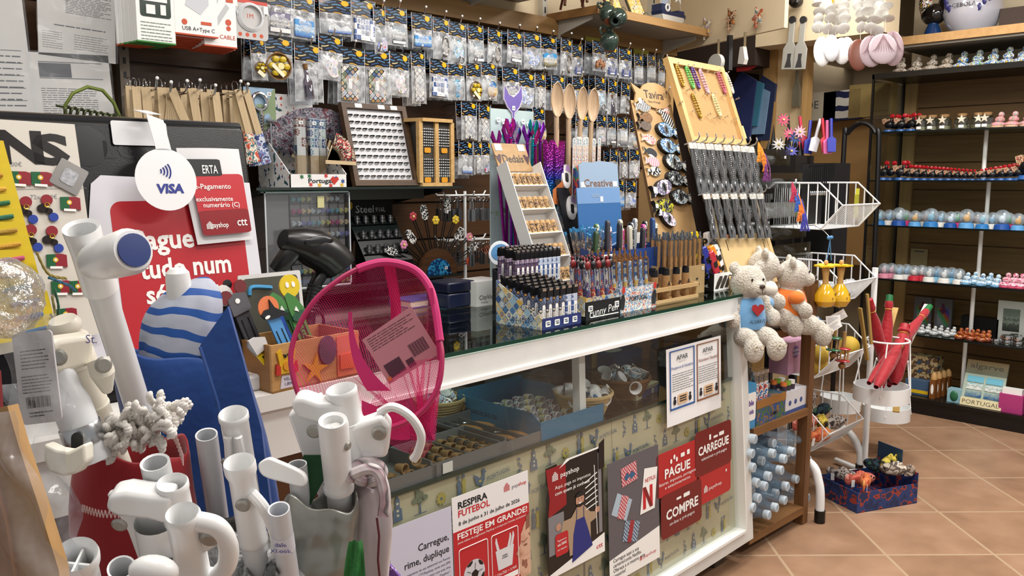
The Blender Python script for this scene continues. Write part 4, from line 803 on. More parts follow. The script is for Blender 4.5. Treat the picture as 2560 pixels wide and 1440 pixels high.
wt=[(1005,1170,.016),(1052,1155,.03),(975,1195,0),(1020,1185,0),(1060,1200,0),(965,1225,0),(1000,1215,0),(1040,1225,0),(985,1245,0),(955,1252,0),(1075,1180,0)]
for i,(px,py,dz) in enumerate(wt):
 z=SH+.004+.0135+dz;x,y=CTp(px,py,z);y=max(y,.075);Mx=lie(x,y-.012,z,R.uniform(-.3,.3));lb=f'wooden thimble {nth(i)} of the loose ones in the open grey tray'
 if i==0:th.matrix_basis=Mx;th['label']=lb
 else:dup(th,Mx,lb)
xb0,_=CTp(1102,1205,SH);xb1,_=CTp(1258,1130,SH)
tray(xb0,xb1,.05,.2,.04,'grey divided tray of wooden thimbles in neat rows with lid edge',TRAY,.8,3)
for i in range(6):
 for j in range(4):
  x=xb0+.02+i*(xb1-xb0-.035)/5;y=.068+j*.034
  dup(th,lie(x,y,SH+.0175,R.uniform(-.15,.15)),f'wooden thimble, {nth(i)} across in {nth(j)} row of the divided tray')
part(None,'price_tag',m('d8d8d4',.6),lambda g:g.box(xb0+.03,.046,SH+.004,xb0+.06,.0475,SH+.028,CT));bpy.data.objects['price_tag'].update_tag();tag(bpy.data.objects['price_tag'],'small price tag on the front of the divided thimble tray','price tag')
xc0,_=CTp(1266,1142,SH);xc1,_=CTp(1348,1102,SH)
tray(xc0-.004,xc1,.05,.31,.035,'grey tray of wood handled bottle openers beside the blue thimble box',TRAY,.8,2)
HWD=wood('7a4f27','a87a45',14.,'y',.4)
for i in range(6):
 x=xc0+.03+(i%3)*(xc1-xc0-.06)/2;y=.07+(i//3)*.12
 r=T('bottle_opener',f'wood handled opener, {nth(i)} counted from the front of the opener tray','bottle opener',CT@TM(x,y,SH+.016,rz=.25),'wood handled openers')
 part(r,'handle',HWD,lambda g:g.tube([(0,0,0),(0,.02,0),(0,.05,0),(0,.065,0)],[.006,.0095,.009,.006],10))
 part(r,'blade',STEEL,lambda g:(g.tube([(0,.06,0),(0,.085,0)],.004,8),g.tor(.009,.002,14,6,TM(0,.093,0))))
xd0,_=CTp(1100,1130,SH);tray(xd0,xc0-.01,.205,.36,.03,'black tray of dark pocket knives behind the wooden thimbles',m('17171a',.4))
for i in range(5):
 r=T('pocket_knife',f'dark pocket knife {nth(i)} along the black tray','pocket knife',CT@TM(xd0+.035+i*.032,.225,SH+.012,rz=.1),'dark pocket knives')
 part(r,'handle',m(('1e2745','2a2a30','4a2420','1e2745','30333a')[i],.3),lambda g:g.prism(rr(-.009,0,.009,.1,.008),-.005,.006));part(r,'bolster',STEEL,lambda g:g.box(-.0092,.04,-.004,.0092,.055,.0065))
# blue thimble boxes
BLUB=m('2f6f93',.45);BLUD=m('24506e',.5);DBL=m('1f3f78',.5)
def bluebox(x0,x1,y0,y1,h,lab,lip):
 r=T('thimble_box',lab,'display box',CT@TM(x0,y0,SH),'blue thimble display boxes');w,d=x1-x0,y1-y0
 part(r,'carton',[BLUB,DBL],lambda g:(g.box(0,0,0,w,.002,h*lip),g.prism([(0,0),(d,0),(d,h),(d*.1,h*1.),(0,h*lip)],0,.002,FR((0,0,0),(0,1,0),(0,0,1))@TM(0,0,-.0)),g.prism([(0,0),(d,0),(d,h),(d*.1,h),(0,h*lip)],-.002,0,FR((w,0,0),(0,1,0),(0,0,1))),g.box(0,d-.002,0,w,d,h*1.15),g.mat(1).box(.002,.002,.001,w-.002,d-.002,.003)))
 return r,w,d
xe0,_=CTp(1352,1105,SH);xe1,_=CTp(1486,1045,SH)
r,w,d=bluebox(xe0,xe1,.05,.36,.07,'bright blue box of painted thimbles nearest the counter glass',.7)
part(r,'lettering',m('16232e',.5),lambda g:(g.text('RECORDAÇÃO DE',.03,.028,.011,0,'L',M=FR((-.0006,.31,0),(0,-1,0),(0,0,1)))))
part(r,'face_print',m('d9b06a',.5),lambda g:g.flat(ci(.02,.04,.013,n=12),0,FR((-.0006,.31,0),(0,-1,0),(0,0,1))))
sticker(r,.02,.058,FR((-.002,.3,0),(0,-1,0),(0,0,1))@TM(rx=-pi/2))
PB=[blot(p,160.,.3) for p in (('e6e6ea','7a86a8','e2c25a','e9e7e2','b0685a'),('e9e9ec','c9a93c','8a9a5a','e4e4e8','4a5a8a'),('dfe3ea','5a7fb8','e6e6ea','3a4a6a','c04a4a'))]
tp=[thimble([CER,p],'x',MX(),'painted thimbles in the blue boxes',1.05) for p in PB]
def fill(x0,x1,y0,y1,nx,ny,z,where,first):
 for j in range(ny):
  for i in range(nx):
   x=x0+.02+(x1-x0-.04)*i/(nx-1);y=y0+.016+(y1-y0-.06)*j/(ny-1);k=(i+2*j)%3
   lb=f'painted thimble, {nth(i)} across in {nth(j)} row of {where}';Mx=lie(x,y,z+R.uniform(0,.003),R.uniform(-.2,.2))
   if first and j==0 and i<3:tp[k].matrix_basis=Mx;tp[k]['label']=lb
   else:dup(tp[k],Mx,lb)
fill(xe0,xe1,.058,.35,6,6,SH+.0185,'the bright blue box',True)
xf0,_=CTp(1108,1045,SH);x9,y9=CTp(1215,1040,SH)
yb=.37
r,w,d=bluebox(xf0-.02,xe0-.012,yb,.53,.075,'dark blue thimble box behind the black knife tray',.75)
part(r,'lettering',m('16232e',.5),lambda g:g.text('ALGARVE',w*.55,.02,.02,-.0005,'L',M=TM(rx=pi/2)))
fill(xf0-.02,xe0-.012,yb+.005,.52,6,3,SH+.018,'the dark blue box',False)
# baskets
def basket(px,py,rt_,h,lab,mt,items,name='wicker_basket'):
 x,y=CTp(px,py,SH);y=min(y,.4);r=T(name,lab,'basket',CT@TM(x,y,SH),'wicker baskets in the counter')
 part(r,'woven_side',mt,lambda g:[g.tor(rt_*(.68+.3*i/7),h/13,24,6,TM(0,0,h*(.06+.9*i/7))) for i in range(8)])
 part(r,'stake',mt,lambda g:[g.tube([(rt_*.68*cos(a),rt_*.68*sin(a),0),(rt_*cos(a),rt_*sin(a),h)],.0025,5) for a in [2*pi*i/20 for i in range(20)]])
 part(r,'bottom',mt,lambda g:g.lathe([(0,.002),(rt_*.68,.002),(rt_*.95,h*.9),(rt_*.9,h*.9),(rt_*.62,.006),(0,.006)],20))
 part(r,'rim',mt,lambda g:[g.tor(rt_*1.02,h*.045,26,6,TM(0,0,h+dz)) for dz in(0,.004)])
 return x,y
WK1=wood('a58a5a','cbb184',40.,'x',.7);WK2=wood('5c3a20','86592f',40.,'x',.6)
def cups(x,y,rt_,h,n,grp,what,mats,sz):
 base=None
 for i in range(n):
  a=i*2.4;rd=rt_*.8*sqrt((i+.5)/n);z=SH+h*.62+ (1-rd/rt_)*.02+R.uniform(0,.012);Mx=CT@TM(x+rd*cos(a),y+rd*sin(a),z,rz=R.uniform(0,6),ry=R.uniform(.3,1.7))
  lb=f'{what}, {nth(i)} counted outward from the middle'
  if base is None:
   base=T('small_cup',lb,'cup',Mx,grp)
   part(base,'cup_body',mats[0],lambda g:g.lathe([(0,0),(.011*sz,0),(.0125*sz,.004*sz),(.017*sz,.028*sz),(.0195*sz,.03*sz),(.0185*sz,.031*sz),(.0155*sz,.028*sz),(.011*sz,.004*sz),(0,.003*sz)],16))
   if len(mats)>1:part(base,'painted_band',mats[1],lambda g:g.lathe([(.0135*sz,.006*sz),(.0168*sz,.024*sz)],16))
  else:dup(base,Mx,lb)
x,y=basket(1458,1035,.082,.062,'pale woven basket of white cups beside the divider post',WK1,0);cups(x,y,.082,.062,15,'white cups in the pale basket','white ceramic cup in pale basket',[CER],1.)
x,y=basket(1555,990,.085,.06,'brown woven basket of little shot cups behind the divider post',WK2,0)
cups(x,y,.085,.06,8,'blue banded cups in the brown basket','blue banded cup in brown basket',[CER,blot(('4a8fb0','cfe0e8','2f6a8a','e9e9ec'),120.,.3)],1.05);cups(x+.01,y,.06,.07,4,'metal cups in the brown basket','metal shot cup in brown basket',[CHROME],1.1)
x,y=basket(1098,1050,.07,.06,'pale basket of painted thimbles seen through the pink net edge',WK1,0);cups(x,y,.07,.06,9,'white cups in the basket by the net','painted cup in the basket by the net',[CER,PB[2]],.8)
# boxes at the back of the shelf
def carton(px,py,w,d,h,rz,lab,mats,fn=None,z=None,name='gift_box',y=None):
 z=SH if z is None else z;x0,y0=CTp(px,py,z);y0=y0 if y is None else y
 r=T(name,lab,'box',CT@TM(x0,y0,z,rz=rz));part(r,'carton',mats,lambda g:g.box(0,0,0,w,d,h))
 if fn:fn(r,w,d,h)
 return r
carton(1590,1003,.16,.11,.03,.15,'cream souvenir box with blue band beside the brown basket',m('b9ad8e',.5),lambda r,w,d,h:(part(r,'band',m('274b8a',.5),lambda g:g.box(.04,-.001,0,w+.001,d,h*.7)),part(r,'badge',m('d8d4c8',.5),lambda g:g.flat(ci(w*.7,h*.35,.009,n=12),.002,TM(rx=pi/2)))))
carton(1560,930,.2,.1,.05,.1,'blue box with oval badge at the back of the counter shelf',m('21518c',.5),lambda r,w,d,h:part(r,'badge',m('d0d4da',.5),lambda g:g.flat(ci(w*.4,d*.5,.045,.025,18),.0515)),y=.4)
carton(1690,915,.12,.1,.035,-.1,'clear wrapped brown box lying under the volunteer notice',m('6a4a34',.4),y=.3)
r=carton(1650,880,.1,.06,.12,.0,'yellow and brown folder standing at the back of the counter',blot(('c9b36a','6a5a3a','3a4a7a','a88a5a'),12.,.5),y=.44)
for i,(c,hh) in enumerate((('2a3a6a',.2),('b99a62',.19),('32384a',.2),('8a6a42',.18))):
 x,_=CTp(1700+i*14,860,SH);r=T('card_pack',('navy','tan','slate','brown')[i]+' card pack standing against the counter end, behind the notice','card pack',CT@TM(-.36+i*.045,.47,SH),'packs standing at the back of the counter');part(r,'sleeve',m(c,.4),lambda g:g.box(0,0,0,.035,.05,hh));part(r,'header',m('cfc8b4',.5),lambda g:g.box(.003,-.001,hh*.8,.032,0,hh*.98))
for i in range(3):
 r=T('wrapped_wallet','dark plastic wrapped wallet lying '+('deepest under the top rail','beside the blue badge box','in front of the badge box')[i],'wallet',CT@TM((-1.05,-.78,-.68)[i],(.44,.44,.4)[i],SH,rz=.2),'dark wallets on the counter shelf')
 part(r,'wallet',m('2a2320',.35),lambda g:g.box(0,0,0,.16,.08,.03));part(r,'wrap',film('b9bcc0',.25,.12,30.),lambda g:g.box(-.003,-.003,0,.163,.083,.034))
# a crumpled clear bag under the end glass
def crump(nm,lab,M,r_,mt,seed,cat='plastic bag'):
 rn=random.Random(seed);g=G();g.ell((0,0,r_[2]),r_,18)
 g.v=[(x*(1+rn.uniform(-.22,.22)),y*(1+rn.uniform(-.22,.22)),max(0,z*(1+rn.uniform(-.15,.15)))) for x,y,z in g.v];o=g.ob(nm,mt,None,M,20);tag(o,lab,cat);return o
crump('plastic_bag','crumpled clear bag at the end of the counter shelf',CT@TM(-.12,.25,SH),(.06,.06,.035),film('cfd3d8',.4,.1,60.),3)
# ---------- on top of the counter
TZ=.957
def ctop(px,py):return CTp(px,py,TZ)
MTX=tiles(('c9c2b8','8a5a4a','2f3a66','b98a4a','6a7a9a','3a2f3a','d8d2c6','7a3f4a'),.021,'b',True,'1b1c26',.05,.3)
AZB=tiles(('5d86b0','d9c9a0','3f5f94','c9a24a','8fb0c8','e2ddd0','2a4478'),.026,'b',True,'b9b09a',.05,.35)
PUR=tiles(('8a7a98','5a4a66','b9a8b8','9a6a6a','6a5a7a'),.012,'b',False,'3a3040',.06,.35);BLU=tiles(('9fb0cc','5a74a8','c9d0de','3f5894'),.011,'b',False,'e0e4ea',.06,.35)
def openbox(x0,x1,y0,y1,h0,h1,mat,name,lab,cat='display box',grp=None,zb=TZ,inner=None,t=.002):
 """tray box: front wall h0, back wall h1, sloping sides"""
 r=T(name,lab,cat,CT@TM(x0,y0,zb),grp);w,d=x1-x0,y1-y0
 part(r,'carton',mat,lambda g:(g.box(0,0,0,w,t,h0),g.box(0,d-t,0,w,d,h1),g.prism([(0,0),(d,0),(d,h1),(0,h0)],0,t,FR((0,0,0),(0,1,0),(0,0,1))),g.prism([(0,0),(d,0),(d,h1),(0,h0)],-t,0,FR((w,0,0),(0,1,0),(0,0,1))),g.box(t,t,0,w-t,d-t,t)))
 return r,w,d
XZ=TM(rx=pi/2)
# lighters: two boxes
LB=m('0d0d10',.3)
def lighter(mt,lab,M,grp):
 r=T('lighter',lab,'lighter',M,grp)
 part(r,'body',mt,lambda g:g.prism(rr(-.011,-.006,.011,.006,.005,3),0,.056));part(r,'plate',PAPER,lambda g:g.prism(rr(-.005,.008,.005,.042,.003,3),.0062,.0068,XZ));part(r,'lettering',INK,lambda g:g.text('Tavira',0,0,.0055,.0071,'C',M=XZ@TM(.002,.025,0,rz=pi/2)))
 part(r,'cap',LB,lambda g:(g.box(-.0105,-.0055,.056,.0105,.0055,.068),g.box(-.010,-.002,.068,.000,.004,.072)));part(r,'wheel',CHROME,lambda g:g.tube([(-.004,-.003,.0705),(.009,-.003,.0705)],.0035,8))
 return r
xu0,yu0=ctop(1356,826);xu1,_=ctop(1440,800);yu1=yu0+.165
lowx1=xu0+.155
r,w,d=openbox(xu0,lowx1,yu0,yu1,.028,.115,AZB,'lighter_box','azulejo patterned display box of boxed lighters nearest the customer','display box','lighter boxes')
part(r,'front_band',m('23306e',.4),lambda g:g.box(-.0005,-.001,0,w+.0005,.0005,.029));part(r,'lettering',m('2a3a5a',.5),lambda g:g.text('UN-1057',.05,.012,.014,0,'L',M=FR((-.001,d,0),(0,-1,0),(0,0,1))))
for i in range(4):sticker(r,.02+.036*i,.0145,None,.02,.016,-.002)
lt=[lighter(a,'x',MX(),'lighters in the near box') for a in(MTX,BLU)];c=0
for j in range(6):
 for i in range(6):
  k=0 if i<4 else 1;Mx=CT@TM(xu0+.014+i*.0255,yu0+.014+j*.0262,TZ+.004+j*.004,rx=.0,s=(1.05,1.05,1.38));lb=f'patterned lighter, {nth(i)} across in {nth(j)} row of the near azulejo box'
  if (k==0 and i==0 or i==4) and j==0:lt[k].matrix_basis=Mx;lt[k]['label']=lb
  else:dup(lt[k],Mx,lb)
sx0,sy0=xu0+.1,yu1+.012
r,w,d=openbox(sx0,sx0+.19,sy0,sy0+.1,.083,.13,m('1b1b22',.4),'lighter_stand','black stand of tall patterned lighters behind the near box','display box','lighter boxes')
part(r,'top_step',m('141418',.4),lambda g:g.box(.002,.002,.06,w-.002,d-.002,.07))
part(r,'badge',m('5a8fb8',.4),lambda g:g.flat(ci(.02,.073,.013,.008,14),.001,XZ));part(r,'warning_icon',m('c9c4bc',.5),lambda g:[g.flat(ci(.045+.017*i,.073,.006,n=10),.001,XZ) for i in range(3)])
for x in(.105,.135,.17):sticker(r,x,.073,None,.02,.016,-.002)
l2=[lighter(a,'x',MX(),'lighters on the black stand') for a in(PUR,BLU)]
for j in range(3):
 for i in range(10):
  k=0 if i<5 else 1;Mx=CT@TM(sx0+.008+i*.0193,sy0+.014+j*.03,TZ+.075+j*.004,s=(.85,1.1,1.5));lb=f'tall patterned lighter, {nth(i)} along {nth(j)} row of the black stand'
  if i in(0,5) and j==0:l2[k].matrix_basis=Mx;l2[k]['label']=lb
  else:dup(l2[k],Mx,lb)
r=T('oval_sign','blue and white oval card peeping over the lighters','sign',CT@TM(sx0+.05,sy0+.12,TZ));part(r,'card',m('e4e8ee',.4),lambda g:g.prism(ci(0,.17,.045,.035,20),0,.002,XZ));part(r,'print',m('5b8fc0',.4),lambda g:g.flat(ci(0,.172,.037,.024,18),.0026,XZ));part(r,'easel_back',m('b9b9b4',.5),lambda g:g.box(-.012,.002,0,.012,.008,.16))
# white eyewear box, navy box, blue book behind
x,y=ctop(1194,768);x2,_=ctop(1240,778);r=T('eyewear_box','white lettered box behind the near lighter box','box',CT@TM(x-.0,y+.005,TZ));part(r,'carton',m('dededc',.4),lambda g:g.box(0,0,0,.12,.1,.075))
part(r,'lettering',m('4a3f38',.5),lambda g:(g.text('CityVision',.012,.02,.014,0,'L',M=TM(0,-.0008,0,rx=pi/2),b=.0),g.text('EYEWEAR',.02,.008,.005,0,'L',M=TM(0,-.0008,0,rx=pi/2))))
r=T('jewel_case','navy hinged case on the counter behind the white box','case',CT@TM(x-.09,y+.03,TZ));bev(part(r,'case_body',m('161d3a',.35),lambda g:g.box(0,0,0,.11,.1,.045)),.006);bev(part(r,'lid',m('121730',.35),lambda g:g.box(-.001,-.001,.046,.111,.101,.078)),.006)
DLB=CT@TM(x-.16,y+.12,TZ)
r=T('stacked_book','blue book lying behind the navy case','book',DLB);part(r,'cover',m('2c5aa0',.4),lambda g:(g.box(0,0,.0,.14,.1,.003),g.box(0,0,.02,.14,.1,.023),g.box(0,.098,0,.14,.1,.023)));part(r,'pages',m('d8d2bc',.7),lambda g:g.box(.002,.002,.003,.138,.098,.02))
# pencil cup
x,y=ctop(1482,752);r=T('pencil_cup','square tile patterned pencil holder full of capped pencils','pencil holder',CT@TM(x-.02,y,TZ,rz=.0))
part(r,'cup',tiles(('3a2f3f','c9c0b4','9a4a34','2f3f66','b98a4a','5a4a5a','6a8ab0','7a3a44'),.022,'b',True,'2a222c',.05,.3),lambda g:(g.box(-.045,-.035,0,.045,-.033,.15),g.box(-.045,.033,0,.045,.035,.15),g.box(-.045,-.033,0,-.043,.033,.15),g.box(.043,-.033,0,.045,.033,.15),g.box(-.045,-.035,0,.045,.035,.003)))
part(r,'price_label',PAPER,lambda g:g.flat(rr(-.005,.1,.038,.124,.006),.0365,XZ));part(r,'lettering',INK,lambda g:(g.text('1,00€',.016,.104,.007,.037,'C',M=XZ),g.text('LÁPIS',.016,.115,.005,.037,'C',M=XZ)))
PCB=M_P=CT@TM(x-.02,y,TZ)
pencil=T('pencil','x','pencil',None,'blue capped pencils in the tile cup')
part(pencil,'shaft',tiles(('a8835a','4a5a6a','c9b99a','7a4a34','e0d6c4','3a4a7a'),.007,'b',False,'3a3028',.08,.3),lambda g:g.tube([(0,0,0),(0,0,.16)],.0037,6))
part(pencil,'clear_cap',glass('d4e4ee',.25,.1),lambda g:g.tube([(0,0,.16),(0,0,.185)],.0042,8));part(pencil,'tip',m('3f86b8',.3),lambda g:g.tube([(0,0,.185),(0,0,.194)],.0045,8))
c=0
for i in range(6):
 for j in range(5):
  fx,fy=(i-2.5)/2.5,(j-2)/2;bx,by=fx*.018,fy*.014;tx,ty=fx*.036,fy*.026
  a=V((bx,by,.004));b=V((tx*1.45+R.uniform(-.008,.008),ty*1.4+R.uniform(-.008,.008),.16+.004));Mx=PCB@AX(a,b)@TM(0,0,R.uniform(.0,.02),s=(1,1,1.12));lb=f'blue capped pencil, {nth(i)} across and {nth(j)} deep in the tile cup'
  if c==0:pencil.matrix_basis=Mx;pencil['label']=lb
  else:dup(pencil,Mx,lb)
  c+=1
# pen boxes
def pen(mats,lab,M,grp,L=.14,r_=.0055,tipc=None):
 r=T('pen',lab,'pen',M,grp)
 part(r,'barrel',mats[0],lambda g:g.tube([(0,0,0),(0,0,L*.85)],r_,8));part(r,'collar',tipc or CHROME,lambda g:g.tube([(0,0,L*.85),(0,0,L*.9)],r_*1.08,8));part(r,'push_button',tipc or CHROME,lambda g:g.tube([(0,0,L*.9),(0,0,L)],r_*.55,8))
 part(r,'clip',tipc or CHROME,lambda g:g.box(-r_*.35,-r_*1.7,L*.5,r_*.35,-r_*1.3,L*.87))
 return r
xg0,yg0=ctop(1464,803);xg1,_=ctop(1543,785)
r,w,d=openbox(xg0,xg1,yg0,yg0+.13,.05,.07,m('15151a',.4),'pen_box','black funny pen box with slanted white lettering','pen box','pen boxes on the counter');part(r,'lettering',PAPER,lambda g:(g.text('Funny Pen',w*.5,.012,.022,.0012,'C',w=w*.8,M=XZ,rot=.06,sh=.2),g.flat(rc(.02,.006,w-.01,.009),.0012,XZ)));sticker(r,.02,.032,None,.02,.016);sticker(r,w-.018,.032,None,.02,.018)
part(r,'side_panel',AZB,lambda g:g.box(-.0015,.002,.012,-.0005,.128,.066));part(r,'tile_strip',AZB,lambda g:g.box(0,-.0006,.051,w,.002,.062))
part(r,'rooster_print',m('c23a2e',.5),lambda g:(g.flat(ci(.05,.05,.008,n=8),0,FR((-.002,.13,0),(0,-1,0),(0,0,1))),g.text('AL',.075,.006,.018,.0,'L',b=.02,M=FR((-.002,.13,0),(0,-1,0),(0,0,1)))))
pp=[pen([a],'x',MX(),'animal topped funny pens',.16,.006) for a in(blot(('2a2a3a','c9c4bc','4a5a8a','8a3a3a'),90.,.3),blot(('e0dcd4','5a6a9a','b04a3a','d8c9a0'),90.,.3))]
for k,pn in enumerate(pp):part(pn,'rooster_head',m(('7a1f22','15151a')[k],.3),lambda g:(g.ell((0,-.006,.14),(.010,.008,.013),10),g.ell((0,-.004,.156),(.005,.006,.006),8)))
for j in range(3):
 for i in range(6):
  k=(i+j)%2;Mx=CT@TM(xg0+.045+i*(w-.056)/5,yg0+.02+j*.03,TZ+.006,rx=-.08,ry=R.uniform(-.05,.05));lb=f'patterned pen, {nth(i)} along {nth(j)} row of the funny pen box'
  if j==0 and i<2:pp[k].matrix_basis=Mx;pp[k]['label']=lb
  else:dup(pp[k],Mx,lb)
xh0,yh0=ctop(1549,784);xh1,_=ctop(1622,764)
r,w,d=openbox(xh0,xh1,yh0,yh0+.13,.07,.085,blot(('e6e2da','d9d4c9','5a86b8','e8e5de','c05a4a','e6e2da'),70.,.4),'pen_box','white folk patterned pen box with roosters at its corners','pen box','pen boxes on the counter');part(r,'lettering',INK,lambda g:g.text('PORTUGAL',w*.5,.03,.014,.0012,'C',w=w*.5,M=XZ,b=.02));part(r,'rooster_print',[INK,m('c2342c',.4)],lambda g:[(g.mat(0).flat([(x0+a,b) for a,b in((-.012,.012),(.006,.008),(.012,.035),(.006,.055),(-.006,.05),(-.012,.035))],.002,XZ),g.mat(1).flat(ci(x0+.003,.066,.008,.011,10),.0022,XZ)) for x0 in(.012,w-.014)]);sticker(r,.03,.03)
pq=[pen([a],'x',MX(),'tile printed pens',.155,.0055,m('b98a5c',.25,.9)) for a in(AZB,blot(('dfe3e6','5a80b0','9ab0c9','e6e6e6'),120.,.3))]
for j in range(3):
 for i in range(7):
  k=(i+j)%2;Mx=CT@TM(xh0+.012+i*(w-.024)/6,yh0+.025+j*.038,TZ+.012+j*.003,rx=-.06);lb=f'copper tipped pen, {nth(i)} along {nth(j)} row of the folk pen box'
  if j==0 and i<2:pq[k].matrix_basis=Mx;pq[k]['label']=lb
  else:dup(pq[k],Mx,lb)
# small lighter box behind, wooden lid
x,y=ctop(1600,752);r,w,d=openbox(xh1-.01,xh1+.15,yh0+.16,yh0+.26,.05,.06,m('20305e',.4),'lighter_box','navy box of small lighters behind the wooden tube rack','display box','lighter boxes')
sticker(r,.06,.03);l3=lighter(PUR,'x',MX(),'lighters in the navy box')
for j in range(2):
 for i in range(6):
  Mx=CT@TM(xh1+.006+i*.0245,yh0+.18+j*.03,TZ+.035+j*.004,s=(1,1,1.15));lb=f'small lighter, {nth(i)} along {nth(j)} row of the navy box'
  if i+j==0:l3.matrix_basis=Mx;l3['label']=lb
  else:dup(l3,Mx,lb)
# wooden rack of corked tubes
xi0,yi0=ctop(1628,768);xi1,_=ctop(1728,743);BIR=wood('a9865a','c9a878',10.,'x',.5);CRK=m('9a7448',.7,var=.25,vs=90.)
r=T('tube_rack','open pine rack holding upright cork lighters','rack',CT@TM(xi0,yi0,TZ));w=xi1-xi0
part(r,'rail',BIR,lambda g:(g.box(0,0,.04,w,.006,.052),g.box(0,.0,0,w,.006,.014),g.box(0,.064,0,w,.07,.05),g.box(0,.0,0,w,.07,.005)));part(r,'end_board',BIR,lambda g:(g.box(0,.006,.005,.006,.064,.052),g.box(w-.006,.006,.005,w,.064,.052)));part(r,'lath',BIR,lambda g:[g.box(.006,.01+.014*i,.043,w-.006,.015+.014*i,.047) for i in range(4)])
cl=T('cork_lighter','x','lighter',None,'cork lighters in the pine rack');part(cl,'cork_body',CRK,lambda g:g.lathe([(0,0),(.0125,0),(.0125,.078),(0,.078)],16));part(cl,'printed_hat',m('2c2018',.6),lambda g:(g.flat(ci(0,.05,.008,.003,10),.0131,XZ),g.flat(ci(0,.055,.004,.005,8),.0131,XZ)));part(cl,'cap',LB,lambda g:(g.lathe([(0,.078),(.0115,.078),(.0115,.094),(0,.094)],14),g.box(-.01,-.009,.094,.004,.005,.1)))
for i,(fx,fy) in enumerate(((.16,.3),(.42,.35),(.62,.3),(.82,.3),(.3,.75),(.5,.75))):
 Mx=CT@TM(xi0+w*fx,yi0+.07*fy,TZ+.0075);lb=f'cork lighter with printed hat, {nth(i)} in the pine rack'
 if i==0:cl.matrix_basis=Mx;cl['label']=lb
 else:dup(cl,Mx,lb)
# kraft cork pen box
xj0,yj0=ctop(1708,742);xj1,_=ctop(1772,731);KR=m('a3875c',.6,var=.08,vs=20.)
xj0-=.05;r,w,d=openbox(xj0,xj1,yj0+.012,yj0+.12,.095,.1,KR,'pen_box','brown kraft box of cork pens with line drawn map','pen box','pen boxes on the counter')
part(r,'print',m('2a211a',.6),lambda g:(g.flat(ci(w*.45,.07,.011,.014,10),.0012,XZ),g.flat(ci(w*.43,.052,.012,.006,10),.0013,XZ),[g.tube([(w*a,-.0012,b),(w*c_,-.0012,e)],.0006,4) for a,b,c_,e in((.3,.04,.42,.015),(.42,.015,.6,.02),(.6,.02,.55,.045),(.3,.04,.55,.045))],[g.flat(ci(w*a,b,.008,.004,6),.0012,XZ) for a,b in((.25,.05),(.75,.05),(.8,.03),(.15,.03),(.7,.02))]));sticker(r,.03,.08);sticker(r,w-.015,.083)
pk=pen([CRK],'x',MX(),'cork pens in the kraft box',.15,.0058,m('8f969c',.25,.9));part(pk,'print',m('3a261a',.6),lambda g:g.text('Tavira',.0,.0,.006,.0062,'L',M=XZ@TM(.002,.05,0,rz=1.2)))
for j in range(4):
 for i in range(7):
  Mx=CT@TM(xj0+.014+i*(w-.028)/6,yj0+.027+j*.024,TZ+.05+.008*R.random(),ry=R.uniform(-.04,.04));lb=f'cork pen, {nth(i)} along {nth(j)} row of the kraft box'
  if i+j==0:pk.matrix_basis=Mx;pk['label']=lb
  else:dup(pk,Mx,lb)
# tile patterned cup with small pens, panda card
x,y=ctop(1668,718);r=T('pen_cup','tile printed cup behind the cork pens, with price sticker','pencil holder',CT@TM(xj0-.02,yj0+.16,TZ));part(r,'cup',tiles(('6a5a78','c9b9b0','8a4a3a','3a4a7a','b09a6a'),.022,'b',True,'2a2230',.05,.3),lambda g:(g.box(-.04,-.03,0,.04,.03,.15),));sticker(r,0,.135,TM(0,-.03,0))
r=T('panda_card','white card with black panda figure above the pen cups','sign',CT@TM(xj0+.09,yj0+.2,TZ,rx=-.05));part(r,'card',WHITE,lambda g:g.prism(rr(-.06,0,.06,.2,.01),0,.003,XZ));part(r,'panda_print',BLACK,lambda g:[g.flat(ci(a,b,c_,d_,12),.004,XZ) for a,b,c_,d_ in((-.03,.18,.012,.012),(.03,.18,.012,.012),(-.014,.15,.009,.012),(.014,.15,.009,.012),(-.03,.09,.02,.026),(.032,.09,.02,.026))])
# car pens box
xk0,yk0=ctop(1787,729);xk1,_=ctop(1868,719);r,w,d=openbox(xk0,xk1+.015,yk0+.004,yk0+.1,.058,.085,[BLACK],'pen_box','black and white box of car shaped pens at the counter end','pen box','pen boxes on the counter')
part(r,'front_print',WHITE,lambda g:g.box(-.0005,-.0012,.0,w+.0005,-.0002,.06));part(r,'car_print',m('2b2624',.35),lambda g:[g.flat([(x0,.008),(x0+.02,.006),(x0+.045,.035),(x0+.05,.048),(x0+.03,.05),(x0+.012,.03)],.0016,XZ) for x0 in(.006,.038,.07)]);part(r,'lettering',PAPER,lambda g:g.text('ed.',.0,.012,.012,0,'L',M=FR((-.0008,.04,0),(0,-1,0),(0,0,1))));sticker(r,w*.5,.045);sticker(r,w-.012,.05)
cps=(('1d2f8a','blue'),('b52a3c','crimson'),('e08a2a','orange'),('e9e9ea','white'),('3a3f46','grey'),('d9671e','amber'),('e2c21e','yellow'),('f0f0f0','pale'))
